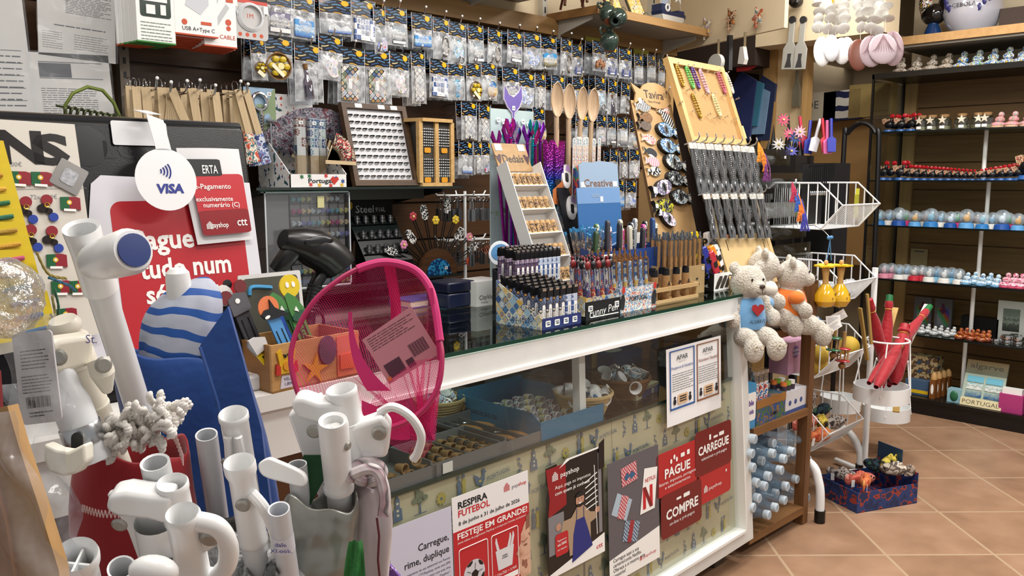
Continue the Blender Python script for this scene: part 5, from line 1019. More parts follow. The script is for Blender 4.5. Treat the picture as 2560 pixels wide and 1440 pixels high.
for i,(c,nm) in enumerate(cps):
 fx=(.1,.3,.42,.55,.68,.9,.02,.62)[i];yy=(.03,.02,.03,.03,.05,.05,.07,.08)[i];zz_=(.035,.02,.04,.04,.05,.06,.08,.075)[i]
 r=T('car_pen',f'{nm} car shaped pen in the box at the counter end','pen',CT@TM(xk0+w*fx,yk0+yy,TZ+zz_,ry=(-.3,-.35,-.4,-.4,-.35,.1,-.1,-.2)[i],rx=-.1,s=1.4),'car shaped pens')
 bd=m(c,.15,coat=.8);o=part(r,'car_body',bd,lambda g:g.prism([(-.011,0),(.011,0),(.013,.03),(.012,.075),(.008,.088),(-.008,.088),(-.012,.075),(-.013,.03)],-.007,.007,XZ));bev(o,.003);part(r,'window',BLACK,lambda g:(g.prism(rr(-.008,.045,.008,.06,.003),.0072,.0078,XZ),g.prism(rr(-.008,.018,.008,.03,.003),.0072,.0078,XZ)));part(r,'wheel',BLACK,lambda g:[g.tube([(s*.012,-.0,z_),(s*.0155,0,z_)],.007,10) for s in(-1,1) for z_ in(.02,.068)]);part(r,'wheel_hub',CHROME,lambda g:[g.tube([(s*.0155,-.0,z_),(s*.0162,0,z_)],.003,8) for s in(-1,1) for z_ in(.02,.068)])
# cork thimble stand
DFr=CT@FR((-.72,.245,TZ),(1,0,0),(0,.433,1));wS=.150;hS=.548
d=T('thimble_stand','leaning white shelved stand of cork thimbles headed Dedais','display stand',DFr)
WB=m('e4e4e2',.45)
z0s=-.04
part(d,'back_board',WB,lambda g:g.box(-wS/2,0,z0s,wS/2,hS*.84,z0s+.003))
part(d,'side_board',WB,lambda g:(g.box(-wS/2-.003,0,z0s,-wS/2,hS*.86,.005),g.box(wS/2,0,z0s,wS/2+.003,hS*.86,.005)))
KF=m('a58458',.6,var=.15,vs=60.)
hd=part(d,'header_board',KF,lambda g:g.prism(rr(-wS/2,hS*.83,wS/2,hS*1.0,.008),z0s+.003,z0s+.007))
part(d,'lettering',m('3a3438',.6),lambda g:g.text('Dedais',0,hS*.885,.026,z0s+.0076,'C',w=wS*.62,b=.012));part(d,'rooster_print',m('4a3034',.6),lambda g:[g.flat([(x0_+s*a,hS*b) for a,b in((-.01,.9),(.0,.87),(.008,.9),(.012,.93),(.004,.935),(-.006,.92),(-.014,.93))],z0s+.0076) for x0_,s in((-wS*.41,1),(wS*.41,-1))])
part(d,'price_sticker',TAGW,lambda g:(g.flat(rr(-wS*.44,hS*.955,-wS*.24,hS*.995,.003),z0s+.008),g.flat(rr(wS*.24,hS*.955,wS*.44,hS*.995,.003),z0s+.008)))
ctm=T('cork_thimble','x','thimble',None,'cork thimbles on the leaning stand');part(ctm,'cork_body',m('b48e5c',.65,var=.12,vs=120.),lambda g:g.lathe([(0,0),(.0112,0),(.0105,.028),(.0085,.032),(0,.0325)],16));part(ctm,'print',blot(('b48e5c','b48e5c','3a2a22','b48e5c','5a3a2c'),130.,.6,rnd=1),lambda g:g.lathe([(.0114,.004),(.0108,.024)],16));part(ctm,'rim',m('cdb083',.6),lambda g:g.lathe([(.0112,0),(.0118,.0005),(.0118,.003),(.0112,.0035)],16))
rows=6;sh=hS*.84/6.0
for j in range(rows):
 yb_=hS*.84-sh*(j+1)+.012
 part(d,'shelf',WB,lambda g:g.box(-wS/2,yb_-.004,z0s+.003,wS/2,yb_-.001,.004))
 for i in range(6):
  Mx=DFr@TM(-wS/2+.0135+i*.0247,yb_,-.012,rx=-pi/2,s=(1.05,1.05,1.3));lb=f'cork thimble, {nth(i)} along {nth(j)} shelf down on the leaning stand'
  if i+j==0:ctm.matrix_basis=Mx;ctm['label']=lb
  else:dup(ctm,Mx,lb)
# ---------- tall displays at the back of the counter
def LP(x,y0,s,z=None):return CT@FR((x,y0,TZ if z is None else z),(1,0,0),(0,s,1))
def onp(Mp,px,py,off=0.):
 n=Mp.to_3x3()@V((0,0,1));q=Mp.inverted()@P(px,py,pl=(Mp.translation+n*off,n));return q.x,q.y
# mermaid pen board
MB_=LP(-.655,.56,.0);x0,yt=onp(MB_,1226,270);x1,_=onp(MB_,1334,276)
r=T('mermaid_board','tall pale green card behind the thimble stand with purple tail','display stand',MB_)
part(r,'board',m('b3c6c6',.5),lambda g:g.box(x0,0,-.004,x1,yt,0));cx=(x0+x1)/2;k_=(x1-x0)/108
part(r,'grass_print',blot(('6f9a6a','b3c6c6','b3c6c6','8fae8a'),30.,.5),lambda g:g.flat(rc(x0,yt*.42,x1,yt*.48),.0006))
tp_=[(0,-.04),(.006,.0),(.03,.02),(.045,.05),(.04,.095),(.025,.07),(.0,.052),(-.022,.06),(-.044,.088),(-.046,.045),(-.03,.02),(-.006,.0)]
part(r,'mermaid_tail',m('6f5fa8',.4),lambda g:g.prism([(cx+a*.95,yt-.01+b*.95) for a,b in tp_],.002,.004));part(r,'tail_edge',m('d6d0e6',.5),lambda g:g.tube([(cx+a*.95,yt-.01+b*.95,.003) for a,b in tp_],.0022,5,None,True))
for a,b in((-.07,-.035),(-.045,-.04),(.045,-.035),(.07,-.042),(0,.005)):part(r,'price_sticker',[TAGW,INKB],lambda g:(g.flat(rc(cx+a-.007,yt+b-.007,cx+a+.007,yt+b+.007),.0052),g.mat(1).flat(rc(cx+a-.004,yt+b-.001,cx+a+.005,yt+b+.001),.0055)))
FOIL=[m(c,.22,.95,bump=.6,bs=160.) for c in('a8289c','2f6fc0','1fa3a8','8f2fb8','c0b8d8','d0359a')]
fp_=[(0,0),(.005,.004),(.018,.03),(.012,.045),(.004,.022),(0,.018),(-.004,.022),(-.012,.045),(-.018,.03),(-.005,.004)]
def mpen(px,py,ci_,lab,y=.5,s=1.):
 y+=.025
 q=CTI@P(px,py,Y=CO.y+y);r=T('mermaid_pen',lab,'pen',CT@TM(q.x,y,TZ,ry=R.uniform(-.12,.12)),'foil tail pens');h=q.z-TZ
 part(r,'barrel',FOIL[ci_],lambda g:g.tube([(0,0,.06),(0,0,h-.03)],.005,8));part(r,'tail_fin',FOIL[ci_],lambda g:g.prism([(a*s,h-.04+b*s) for a,b in fp_],-.003,.003,XZ));part(r,'holder_ring',FOIL[(ci_+2)%6],lambda g:g.tor(.0055,.002,10,5,TM(0,0,h-.045)))
for i,(px,py) in enumerate(((1248,325),(1262,312),(1268,330),(1280,310),(1290,318),(1296,334),(1304,312),(1312,326),(1322,316),(1330,330),(1336,318),(1276,338),(1254,340))):
 mpen(px,py,(0,3,0,5,4,1,2,3,4,5,3,2,0)[i],f'shiny mermaid tail pen, {nth(i)} in the cluster before the pale green card',.49+.01*(i%3),1.25)
q=CTI@P(1290,420,Y=CO.y+.5);r=T('pen_holder','clear holder carrying the mermaid pens','pen holder',CT@TM(q.x,.5,TZ));part(r,'cup',glass('dfe6ea',.1),lambda g:g.box(-.06,-.025,0,.06,.03,.12))
# sequin pencil cases
SEQ=NT('sequin');xx,yy,zz1=SEQ.xyz('Generated')
vo=SEQ.n('TexVoronoi',{'Vector':SEQ.co(),'Scale':150.});SEQM=SEQ.fin(SEQ.ramp(zz1,[(.6,'169aa0'),(.76,'2440b0'),(.88,'9a2a9c'),(1,'b02a96')]),.25,.9,.5,vo.outputs[0],1.,.004)
for i,(px,py,w_) in enumerate(((1355,350,22),(1388,352,34),(1404,352,14))):
 q=CTI@P(px,py,Y=CO.y+.44);r=T('sequin_case','purple to teal sequin mermaid case, '+('narrow one by the thimble stand','widest of the three','thin one beside the emery boards')[i],'pencil case',CT@TM(q.x,.44+.012*i,TZ),'sequin mermaid cases');k=mpp(P(px,py,Y=CO.y+.44))*w_/2;h=q.z-TZ
 part(r,'body',SEQM,lambda g:g.prism([(-k,0),(k,0),(k*1.1,h*.5),(k*.9,h*.85),(k*1.2,h),(0,h*.93),(-k*1.2,h),(-k*.9,h*.85),(-k*1.1,h*.5)],-.008,.008,XZ),None,50)
# wooden spoons in a printed holder
SPW=wood('a58a6c','c4aa8c',16.,'z',.5)
for i,(px,py,wp,hp) in enumerate(((1379,206,34,88),(1411,211,34,88),(1447,218,30,84),(1476,222,32,84))):
 yy_=.47+.01*(i%2);q=CTI@P(px,py,Y=CO.y+yy_);k=mpp(P(px,py,Y=CO.y+yy_));r=T('wooden_spoon',f'upright wooden spoon, {nth(i)} from the mermaid board','spoon',CT@TM(q.x,yy_,q.z,ry=.06 if i>1 else .0,rz=-.25),'upright wooden spoons');a=wp*k*.5*1.1;b=hp*k*.5
 part(r,'bowl',SPW,lambda g:g.grid(10,16,lambda u,v:(a*sin(pi*v)**.6*(2*u-1),-.003-.0*u+.010*(1-(2*u-1)**2)*sin(pi*v) ,-2*b*v)),None,80)
 part(r,'bowl_rim',SPW,lambda g:(g.tube([(a*abs(sin(pi*v))**.6*(1 if s else -1),-.003,-2*b*v) for s in(1,0) for v in([i/16 for i in range(17)] if s else [1-i/16 for i in range(17)])],.0022,6,None,True),g.grid(10,16,lambda u,v:(a*sin(pi*v)**.6*(2*u-1),.001+.012*(1-(2*u-1)**2)*sin(pi*v),-2*b*v))),None,60)
 part(r,'handle',SPW,lambda g:g.tube([(0,.002,-2*b+.006),(.001,.002,-2*b-.04),(0,.002,-(q.z-TZ)+.01)],[.008,.0085,.007],10));part(r,'lettering',m('2f221a',.6),lambda g:g.text('Tavira',0,0,.007,.0088,'L',M=TM(0,.002,-2*b-.012,rx=pi/2,ry=0)@TM(.003,0,0,rz=-pi/2)))
q=CTI@P(1430,420,Y=CO.y+.47);r=T('spoon_holder','azulejo printed holder under the wooden spoons','holder',CT@TM(q.x,.47,TZ));part(r,'box',tiles(('b9c4d6','3f5c94','d8d4cc','8a4a3a','5a7ab0'),.024,'b',True,'c9c6c0',.05,.4),lambda g:g.box(-.13,-.03,0,.13,.03,.33))
part(r,'house_card',m('c9733f',.5),lambda g:g.prism([(-.16,.3),(-.06,.3),(-.06,.345),(-.11,.375),(-.16,.345)],.032,.034,XZ));part(r,'house_print',PAPER,lambda g:g.text('Genuine',-.11,.31,.012,.0345,'C',M=XZ))
# emery boards
for i,(px,py,py2,px2) in enumerate(((1446,346,435,1440),(1453,343,435,1448),(1464,344,436,1456),(1474,352,436,1466),(1482,348,437,1470),(1496,350,436,1480),(1510,352,438,1496),(1529,354,436,1512))):
 a=CT@(V((0,0,0)));y_=.40+.004*i;b=P(px2,py2,Y=CO.y+y_);t_=P(px,py,Y=CO.y+y_);L=(t_-b).length;r=T('nail_file',f'tile printed nail file, {nth(i)} from the spoons','nail file',FR(b-(t_-b).normalized()*.12,ux,t_-b),'tile printed nail files')
 part(r,'board',m('e3e1de',.5),lambda g:g.prism(rr(-.008,0,.008,L+.12,.0078),-.001,.001));part(r,'print',tiles(('b9c9cc','a8584a','d8d0c0','5a7a8a','c9a878','7a8aa0'),.008,'xy',True,'dcd9d2',.06,.4),lambda g:g.prism(rr(-.0066,.02,.0066,L+.118,.0064),.001,.0014));part(r,'maker_strip',PAPER,lambda g:g.flat(rc(-.004,.09,.004,.14),.0018))
q=CTI@P(1480,480,Y=CO.y+.42);r=T('file_holder','dark floral holder of the nail files','holder',CT@TM(q.x,.425,TZ));part(r,'box',blot(('2a2440','8a2f3a','2f5a3f','3a3f7a','15131c','b0603a'),40.,.4),lambda g:(g.box(-.075,-.03,0,.085,.03,.27),g.prism(ci(.005,.27,.08,.045,18,0,180),-.0,.002,TM(0,-.03,0,rx=pi/2))));part(r,'stickers',TAGW,lambda g:[g.flat(rc(x-.009,.275,x+.009,.295),.0312,XZ) for x in(-.05,.03)])
# blue wave box with fabric cases in front
CB=LP(-.44,.30,.10);x0,y1=onp(CB,1441,470);x1,_=onp(CB,1549,470)
_,yt=onp(CB,1495,402);r=T('wave_display','blue wave printed box back headed Creative','display box',CB)
part(r,'back_card',[m('35659c',.35),m('6f93bf',.35)],lambda g:(g.prism(rc(x0,0,x1,y1),-.003,0),g.mat(1).flat(rc(x0,y1*.86,x1,y1),.0004)))
xm=(x0+x1)/2;wv=x1-x0
part(r,'header_card',m('8fa5bd',.4),lambda g:g.prism([(x0+wv*.08,y1),(x1-wv*.02,y1),(x1-wv*.02,yt-.012),(x1-wv*.15,yt-.004),(xm+.01,yt),(xm-.02,yt-.006),(x0+wv*.2,yt-.004),(x0+wv*.08,yt-.015)],-.003,.0006))
part(r,'wave_print',m('b8cbe0',.35),lambda g:[g.add([(x0+wv*t,y1*(.62-.12*j)+.012*sin(6.3*t+j)-.5*th_*sin(pi*t),.0008) for t in[i/20 for i in range(21)] for th_ in(.0,.012)],[(2*i,2*i+1,2*i+3,2*i+2) for i in range(20)]) for j in(0,1)])
part(r,'lettering',m('7a5a4a',.4),lambda g:g.text('Creative',xm,y1+.004,.024,.0012,'C',w=wv*.66,b=.01));part(r,'script_lettering',m('9fb0c4',.4),lambda g:g.text('case',xm-.02,y1-.03,.016,.0012,'C',sh=.2))
part(r,'price_sticker',TAGW,lambda g:(g.flat(rc(xm+.004,y1-.045,xm+.018,y1-.028),.0012),g.flat(rc(x0+wv*.1,y1+.002,x0+wv*.2,y1+.018),.0012),g.flat(rc(x1-wv*.16,y1+.004,x1-wv*.06,y1+.02),.0012)))
part(r,'fish_print',m('24466f',.4),lambda g:[g.flat(ci(x0+.02+.01*i,y1*.42+.006*(i%3),.004,.0025,8),.001) for i in range(4)])
q=ctop(1510,625);bx0=(CTI@P(1462,600,Y=CO.y+.24)).x;wc=(CTI@P(1648,600,Y=CO.y+.24)).x-bx0;r,w,d=openbox(bx0,bx0+wc,.225,.285,.16,.17,m('23407e',.4),'case_tray','blue tray of slim fabric glasses cases','display box');sticker(r,w-.02,.05)
CC=('2f4a2c','1d1d22','5a7a4a','3a3a44','7a4a5a','d8d2c6','2a2a30','8a8468','b0307a','c9c4b4','15151a','8a8f94','2a2a30','c92a8a','1c1c22','2c4a7a','14141a','9aa8a0')
for i,c in enumerate(CC):
 r=T('glasses_case',f'slim rounded fabric case, {nth(i)} along the blue tray','glasses case',CT@TM(bx0+.012+i*(wc-.024)/17,.24+.010*(i%3),TZ+.10,ry=R.uniform(-.06,.06)),'fabric glasses cases');h=.125+.01*(i%4)
 o=part(r,'sleeve',blot((c,'d8d4c8',c,c,'8a8a86'),60.,.6) if i%3 else m(c,.6),lambda g:g.prism(rr(-.011,0,.011,h,.0105),-.0055,.0055,FR((0,0,0),(.55,1,0),(0,0,1))));bev(o,.002)
# white tile card before the tray
q=CTI@P(1505,602,Y=CO.y+.16);r=T('azulejo_card','white card with blue azulejo scrolls and Portugal lettering','card',CT@TM(q.x,.165,TZ));part(r,'card',PAPER,lambda g:g.box(-.035,0,0,.035,.003,.16));part(r,'scroll_print',blot(('ecebe8','ecebe8','3d5f9a','ecebe8'),70.,.5),lambda g:g.box(-.034,-.0006,.05,.034,0,.155));part(r,'lettering',INK,lambda g:g.text('PORTUGAL',0,.085,.013,.0012,'C',M=XZ,b=.02))
# black board of dolphin openers beside the thimble stand
OB=LP(-.52,.33,.3);r=T('opener_board','black leaning board of white fish bottle openers','display stand',OB)
x0,y0_=onp(OB,1395,440);x1,y1=onp(OB,1440,560)
part(r,'board',m('16161a',.5),lambda g:g.prism([(x0-.02,0),(x1+.01,0),(x1+.012,y1),(x1+.0,y0_),(x0+.01,y0_+.02),(x0-.02,y0_-.02)],-.004,0))
for px,py in((1413,442),(1427,520)):
 a,b=onp(OB,px,py);part(r,'fish_opener',m('dcd9d6',.3),lambda g:g.prism(ci(0,0,.022,.042,18),0,.006,TM(a,b,0,rz=-.3)));part(r,'opener_slot',BLACK,lambda g:g.prism(rr(-.007,-.02,.009,.012,.006),.006,.0066,TM(a,b,0,rz=-.25)));part(r,'tail_print',m('a98ab8',.4),lambda g:g.prism([(-.005,.02),(.02,.018),(.012,.045),(.0,.04)],.006,.0068,TM(a,b,0,rz=-.3)))
PAR=blot(('7a2430','2f4a7a','2a6a44','b0402f','3a2a5a','15141c'),24.,.5);q=CTI@P(1438,445,Y=CO.y+.4);r=part(None,'fabric_bag',PAR,lambda g:g.prism([(-.03,-.05),(.02,-.06),(.03,.02),(.01,.05),(-.03,.03)],-.006,.006,XZ),CT@TM(q.x,.40,q.z));tag(r,'dark floral fabric corner between opener board and wave display','bag')
# ---------- Tavira fish board
TB=LP(-.2,.222,.265);xl_,yl=onp(TB,1577,250);xr_,yr=onp(TB,1677,258);xr2,yb2=onp(TB,1742,560);xl2,yb1=onp(TB,1637,575)
KRW=m('b08d5e',.6,var=.08,vs=12.);r=T('fish_board','tall kraft board of wooden fish under a Tavira fish sign','display stand',TB);wB=xr_-xl_
part(r,'board',KRW,lambda g:g.box(xl_,-.0,-.006,xl_+wB,yl,0));part(r,'board_edge',m('5a3f22',.7),lambda g:g.box(xl_-.002,0,-.008,xl_,yl,0));part(r,'side_wing',m('96774c',.65),lambda g:g.prism([(0,0),(.13,0),(.02,yl*.62),(0,yl*.65)],0,.003,FR((xl_,0,-.006),(0,0,-1),(0,1,0))))
fshape=lambda L,hh,n=14:[(L*(.62*cos(t)+.12),hh*sin(t)*(1 if cos(t)>-.8 else .8)) for t in[pi*.86-2*pi*.86*i/n for i in range(n+1)]]+[(-L*.78,-hh*.75),(-L*.66,0),(-L*.78,hh*.75)]
cx_,cyy_=onp(TB,1628,240)
a,b=onp(TB,1570,215);Ls=wB*.62
part(r,'sign',KRW,lambda g:g.prism([(cx_+x,cyy_+y) for x,y in fshape(Ls,.048)][::-1],.001,.007));part(r,'lettering',m('2a2220',.6),lambda g:(g.text('Tavira',cx_+.005,cyy_-.012,.03,.0075,'C',w=wB*.48,b=.01),g.text('Made in Portugal',cx_,cyy_-.028,.008,.0075,'C'),g.flat(ci(cx_+Ls*.58,cyy_+.016,.004,.006,8),.0075),[g.tube([(cx_+Ls*(.42+.06*i),cyy_-.004,.0076),(cx_+Ls*(.45+.06*i),cyy_+.014,.0076)],.0008,4) for i in range(3)]));part(r,'price_sticker',TAGW,lambda g:g.flat(rc(cx_-Ls*.62,cyy_-.036,cx_-Ls*.5,cyy_-.016),.0078))
ZEB=stripes('e3e1dc','1a1a1e',95.,'x',.4,.5,.02);ZE2=stripes('dcd8cc','23272e',80.,'z',.4,.45,.03)
BLF=blot(('4f83b3','bcd3e2','2f4f7a','8fb0c8','6f7f8a'),40.,.25,rnd=1);FLO=blot(('e3d9cc','b86a6a','e6ddd2','8a6a5a','d8c8b8'),50.,.5,rnd=1);PNK=stripes('e6d6d6','b0687a',90.,'x',.5);CKF=m('7a5836',.7,var=.4,vs=120.);BWF=blot(('e6e3dc','16161a','e0dcd4'),45.,.4,rnd=1);GRN_=blot(('9aa09a','3a3f44','c9d0d0','5f7a8a'),45.,.3,rnd=1);YLB=blot(('1a1a1e','b9b430','1d1d20','8a8a3a'),45.,.4,rnd=1);PUP=blot(('a9a8b4','6f6a80','d4d0d8','c9a0c0'),40.,.3,rnd=1)
fl=((1607,265,62,.13,ZEB,0,'zebra striped flat fish directly below the sign'),(1657,272,52,-.15,FLO,0,'pink floral flat fish beside the zebra fish'),(1666,296,62,-.7,ZEB,0,'zebra striped fish slanting down the board'),(1612,294,52,.0,CKF,1,'speckled cork fish'),(1610,315,50,0,m('5e5146',.7,var=.3,vs=90.),1,'plain dark brown fish'),(1622,348,52,-.15,FLO,0,'cream floral fish'),(1626,381,50,-.2,ZE2,0,'wave lined fish'),(1631,404,54,-.1,PNK,0,'pink ribbed fish'),(1635,428,52,.05,BWF,0,'black and white spotted fish'),
(1667,326,74,3.0,BLF,2,'blue marbled fish opener, topmost of the openers'),(1673,366,76,3.0,BLF,2,'blue grey fish opener, second of the openers'),(1688,407,80,2.95,GRN_,2,'pale patterned fish opener, third of the openers'),(1692,447,76,3.0,GRN_,2,'grey green fish opener, fourth of the openers'),(1655,470,80,.2,PUP,2,'lilac tailed fish opener with sticker'),(1703,493,76,3.05,GRN_,2,'pastel fish opener near the board foot'),(1660,515,74,-.0,YLB,2,'black and yellow fish opener'),(1668,545,66,-.5,PUP,2,'pale fish lowest on the board'))
for i,(px,py,wp,rz_,mt,kd,lb) in enumerate(fl):
 off=.004 if kd<2 else .012;a,b=onp(TB,px,py,off);L=wp*mpp(TB@V((a,b,0)))*(.78 if kd<2 else .76)
 q=T('wooden_fish',lb+' on the Tavira board','ornament',TB@TM(a,b,.001,rz=rz_),'wooden fish on the kraft board');hh=L*(.33 if kd<2 else .34);t1=(.004,.007,.014)[kd]
 sh_=[(x,y) for x,y in fshape(L,hh)][::-1]
 part(q,'fish_body',m('1c1a1a',.6) if kd else m('c9b48c',.6),lambda g:g.prism(sh_,0,t1));part(q,'painted_face',mt,lambda g:g.prism([(x*.95,y*.92) for x,y in sh_],t1,t1+.0008))  # near-black sides on the openers are shadow put into the body colour
 if kd==2:
  part(q,'opener_plate',m('7a7d80',.3,.6),lambda g:g.prism(ci(L*.12,0,L*.16,hh*.62,16),t1,t1+.0016));part(q,'opener_slot',BLACK,lambda g:g.prism(rr(L*.05,-hh*.4,L*.17,hh*.4,L*.05),t1+.0016,t1+.0022))
  part(q,'price_sticker',TAGW,lambda g:g.flat(rc(-L*.72,-hh*.25,-L*.52,hh*.25),t1+.001))
# ---------- cork board easel with beaded bracelets
KB=LP(0,.102,.371);xl_,yt=onp(KB,1664,143);xr_,yt2=onp(KB,1833,178);_,ym=onp(KB,1728,358);wK=.40;xl_=onp(KB,1690,240)[0]
xr_=xl_+wK;yt=(yt+yt2)/2
r=T('cork_board','pine framed cork board with beaded bracelets, leaning behind the fish board','cork board',KB)
PIN=wood('b98f55','d3ae74',10.,'y',.5)
part(r,'frame',PIN,lambda g:(g.box(xl_,ym,-.01,xl_+.024,yt,.012),g.box(xr_-.024,ym,-.01,xr_,yt,.012),g.box(xl_+.024,yt-.024,-.01,xr_-.024,yt,.012),g.box(xl_+.024,ym,-.01,xr_-.024,ym+.022,.012)))
part(r,'cork',m('b08a58',.85,var=.14,vs=160.),lambda g:g.box(xl_+.02,ym+.02,-.006,xr_-.02,yt-.02,.0))
part(r,'stand_back',m('c2a675',.6),lambda g:(g.box(xl_+.01,0,-.018,xl_+.035,ym,-.006),g.box(xr_-.035,0,-.018,xr_-.01,ym,-.006),g.box(xl_+.01,0,-.018,xr_-.01,ym*.36,-.008)))
part(r,'slot',BLACK,lambda g:(g.box(xl_+.06,ym*.26,-.0079,xl_+.064,ym*.33,-.0075),g.box(xr_-.07,ym*.22,-.0079,xr_-.066,ym*.29,-.0075)))
a,b=onp(KB,1856,330);part(r,'sticky_note',m('d8c87a',.7),lambda g:g.box(a-.02,b-.026,.0005,a+.02,b+.026,.001));part(r,'note_writing',INKB,lambda g:[g.flat(rc(a-.014,b+.012-.012*i,a+.012-.004*i,b+.0135-.012*i),.0014) for i in range(4)])
BC=(('b08d2f','gold'),('5fae54','green'),('5d3f80','purple'),('c9a2b0','pale pink'),('b0586a','rose'),('dcd4bc','cream'),('a5832a','second gold'),('d6cf9a','pale yellow'))
for i,(px,py,hp) in enumerate(((1699,188,58),(1724,193,58),(1738,193,58),(1759,203,62),(1803,206,58),(1823,208,52),(1741,264,62),(1791,264,58))):
 a,b=onp(KB,px,py,.006);L=hp*mpp(KB@V((a,b,0)))*.5;q=T('beaded_bracelet',BC[i][1]+' beaded bracelet pinned on the cork board','bracelet',KB@TM(a,b,.007,rz=.13),'beaded bracelets');n=26
 bm=m(BC[i][0],.25,.3 if i in(0,6) else 0.)
 part(q,'bead',bm,lambda g:[g.ell((.010*cos(2*pi*j/n),L*sin(2*pi*j/n),0),(.0048,.0052,.0048),7) for j in range(n)])
 part(q,'pin',CHROME,lambda g:(g.tube([(0,L,-.007),(0,L,.012)],.001,5),g.ell((0,L,.013),.003,8)))
PTS=[(1763,181),(1782,185),(1713,229),(1758,238),(1768,238),(1803,242),(1820,248),(1837,250),(1727,281),(1765,290),(1780,298),(1792,296),(1808,296),(1830,301),(1695,260)]
for i,(px,py) in enumerate(PTS):
 a,b=onp(KB,px,py);o=part(None,'push_pin',glass('f0f0ee',.35),lambda g:(g.tube([(0,0,0),(0,0,.008)],.0012,5),g.lathe([(0,.008),(.004,.008),(.0025,.014),(.0045,.02),(0,.02)],8)),KB@TM(a,b,0));tag(o,f'empty clear push pin, {nth(i)} counted across the cork','push pin','clear push pins in the cork')
# hooks and necklace bags
NB=m('121214',.4);NF=film('c9ced2',.14,.1,30.,.9)
nb=None
def nbag(px,py,lp,i,row):
 global nb
 a,b=onp(KB,px,py,.045);L=lp*mpp(KB@V((a,b,.045)));Mx=KB@TM(a,b,.03,rz=.02,rx=.12)@MX.Scale(L/.15,4);lb=f'clear bag with black cord necklace, {nth(i)} along the {row} row under the cork board'
 if nb is None:
  nb=T('necklace_bag',lb,'necklace bag',Mx,'black cord necklace bags');part(nb,'backing_card',NB,lambda g:g.box(-.0215,-.147,-.001,.0215,-.012,.001));part(nb,'header',m('cfcdc6',.5),lambda g:g.box(-.021,-.014,-.0015,.021,.004,.0015))
  part(nb,'pendant',CHROME,lambda g:(g.ell((.0,-.115,.004),(.005,.009,.003),8),[g.ell((.003*sin(k),-.03-.006*k,.004),(.0022,.003,.002),6) for k in range(12)]));part(nb,'pouch',NF,lambda g:g.grid(6,12,lambda u,v:((u-.5)*.046,-.002-.15*v,.003+.004*sin(u*9+v*4)*sin(v*13))),None,180)
 else:dup(nb,Mx,lb)
 g=G();g.tube([(0,.01,.0),(0,.006,.03),(0,.006,.055),(0,.016,.066),(0,.028,.066)],.0028,6);o=g.ob('display_hook',m('a9abaa',.3,.8),None,KB@TM(a,b,0));tag(o,f'steel hook, {nth(i)} along the {row} row under the cork board','hook','steel hooks under the cork board')
for i,px in enumerate((1740,1760,1782,1803,1826,1848,1868,1884)):nbag(px,356+i*1.5,128,i,'upper')
for i,px in enumerate((1775,1797,1820,1843,1866,1890,1908)):nbag(px,484+i*0,112,i,'lower')
part(r,'hook_rail',m('b08d5e',.6),lambda g:(g.box(xl_+.01,ym-.02,-.006,xr_+.02,ym,.002),g.box(xl_+.03,ym*.62,-.006,xr_+.03,ym*.66,.002)))
# ---------- till screen with stuck-on papers
DZ=.955
MN=LP(0,.165,.166,DZ);xR,yT=onp(MN,611,318);xR=-1.752
r=T('till_screen','black screen seen from behind with papers taped on, on the desk','monitor',MN)
PLB=m('08080a',.3,bump=.1,bs=400.)
bev(part(r,'rear_shell',PLB,lambda g:g.prism(rr(xR-.62,.02,xR,yT,.012),-.035,0)),.006)
part(r,'top_ridge',m('1a1c20',.2),lambda g:g.tube([(xR-.61,yT-.001,-.014),(xR-.004,yT-.001,-.014)],.012,10))
LGM=m('141417',.25);a,b=onp(MN,285,375);e,_=onp(MN,325,375);k=mpp(MN@V((a,b,0)))
part(r,'lettering',LGM,lambda g:(g.text('LG',a-26*k,b-20*k,44*k,.0008,'L',w=82*k,b=.02)));a2,b2=onp(MN,215,365)
part(r,'round_badge',LGM,lambda g:(g.flat(ci(a2,b2,42*k*1.2,42*k*1.2,24),.0008)))
part(r,'stand_foot',PLB,lambda g:(g.box(xR-.42,-.0,-.03,xR-.2,.03,-.01),g.box(xR-.45,0,-.09,xR-.17,.012,.02)))
def onscreen(name,lab,cat,px4,off):
 c=[onp(MN,*q,off) for q in px4];return T(name,lab,cat,MN@TM(0,0,off),'papers stuck to the till screen'),c
def Q(c,u,v):  # bilinear in TL,TR,BR,BL
 t=V((*c[0],0)).lerp(V((*c[1],0)),u);b_=V((*c[3],0)).lerp(V((*c[2],0)),u);p=t.lerp(b_,v);return p.x,p.y
r,c=onscreen('payment_sign','large white and red sign about paying everything in one place','sign',[(221,438),(590,470),(680,860),(330,860)],.002)
w0=c[1][0]-c[0][0]
part(r,'paper',m('d7d7de',.3),lambda g:g.prism([(c[0][0]+.02,c[0][1])]+[Q(c,0,.05),(c[3][0]-.09,c[3][1]-.02),(c[2][0]-.06,c[2][1]-.02),(xR-.002,c[2][1]+.03),(xR-.004,c[1][1]+.01)][0:],0,.0008))
rx0,ry0=onp(MN,272,504,.003);rx1,_=onp(MN,600,520,.003);_,ry1=onp(MN,400,900,.003)
part(r,'red_field',m('b3222c',.35),lambda g:g.prism(rr(rx0,ry1,xR-.03,ry0,.02,6),.0009,.0012))
def wl(g):
 for s,px,py,hh,x2 in(('Pague',333,618,52,487),('tudo num',352,690,50,580),('só ponto',368,752,48,580)):
  a,b=onp(MN,px,py+8,.003);e,_=onp(MN,x2,py,.003);g.text(s,a,b,hh*mpp(MN@V((a,b,0))),.0018,'L',w=(e-a),b=.025)
part(r,'lettering',PAPER,wl)
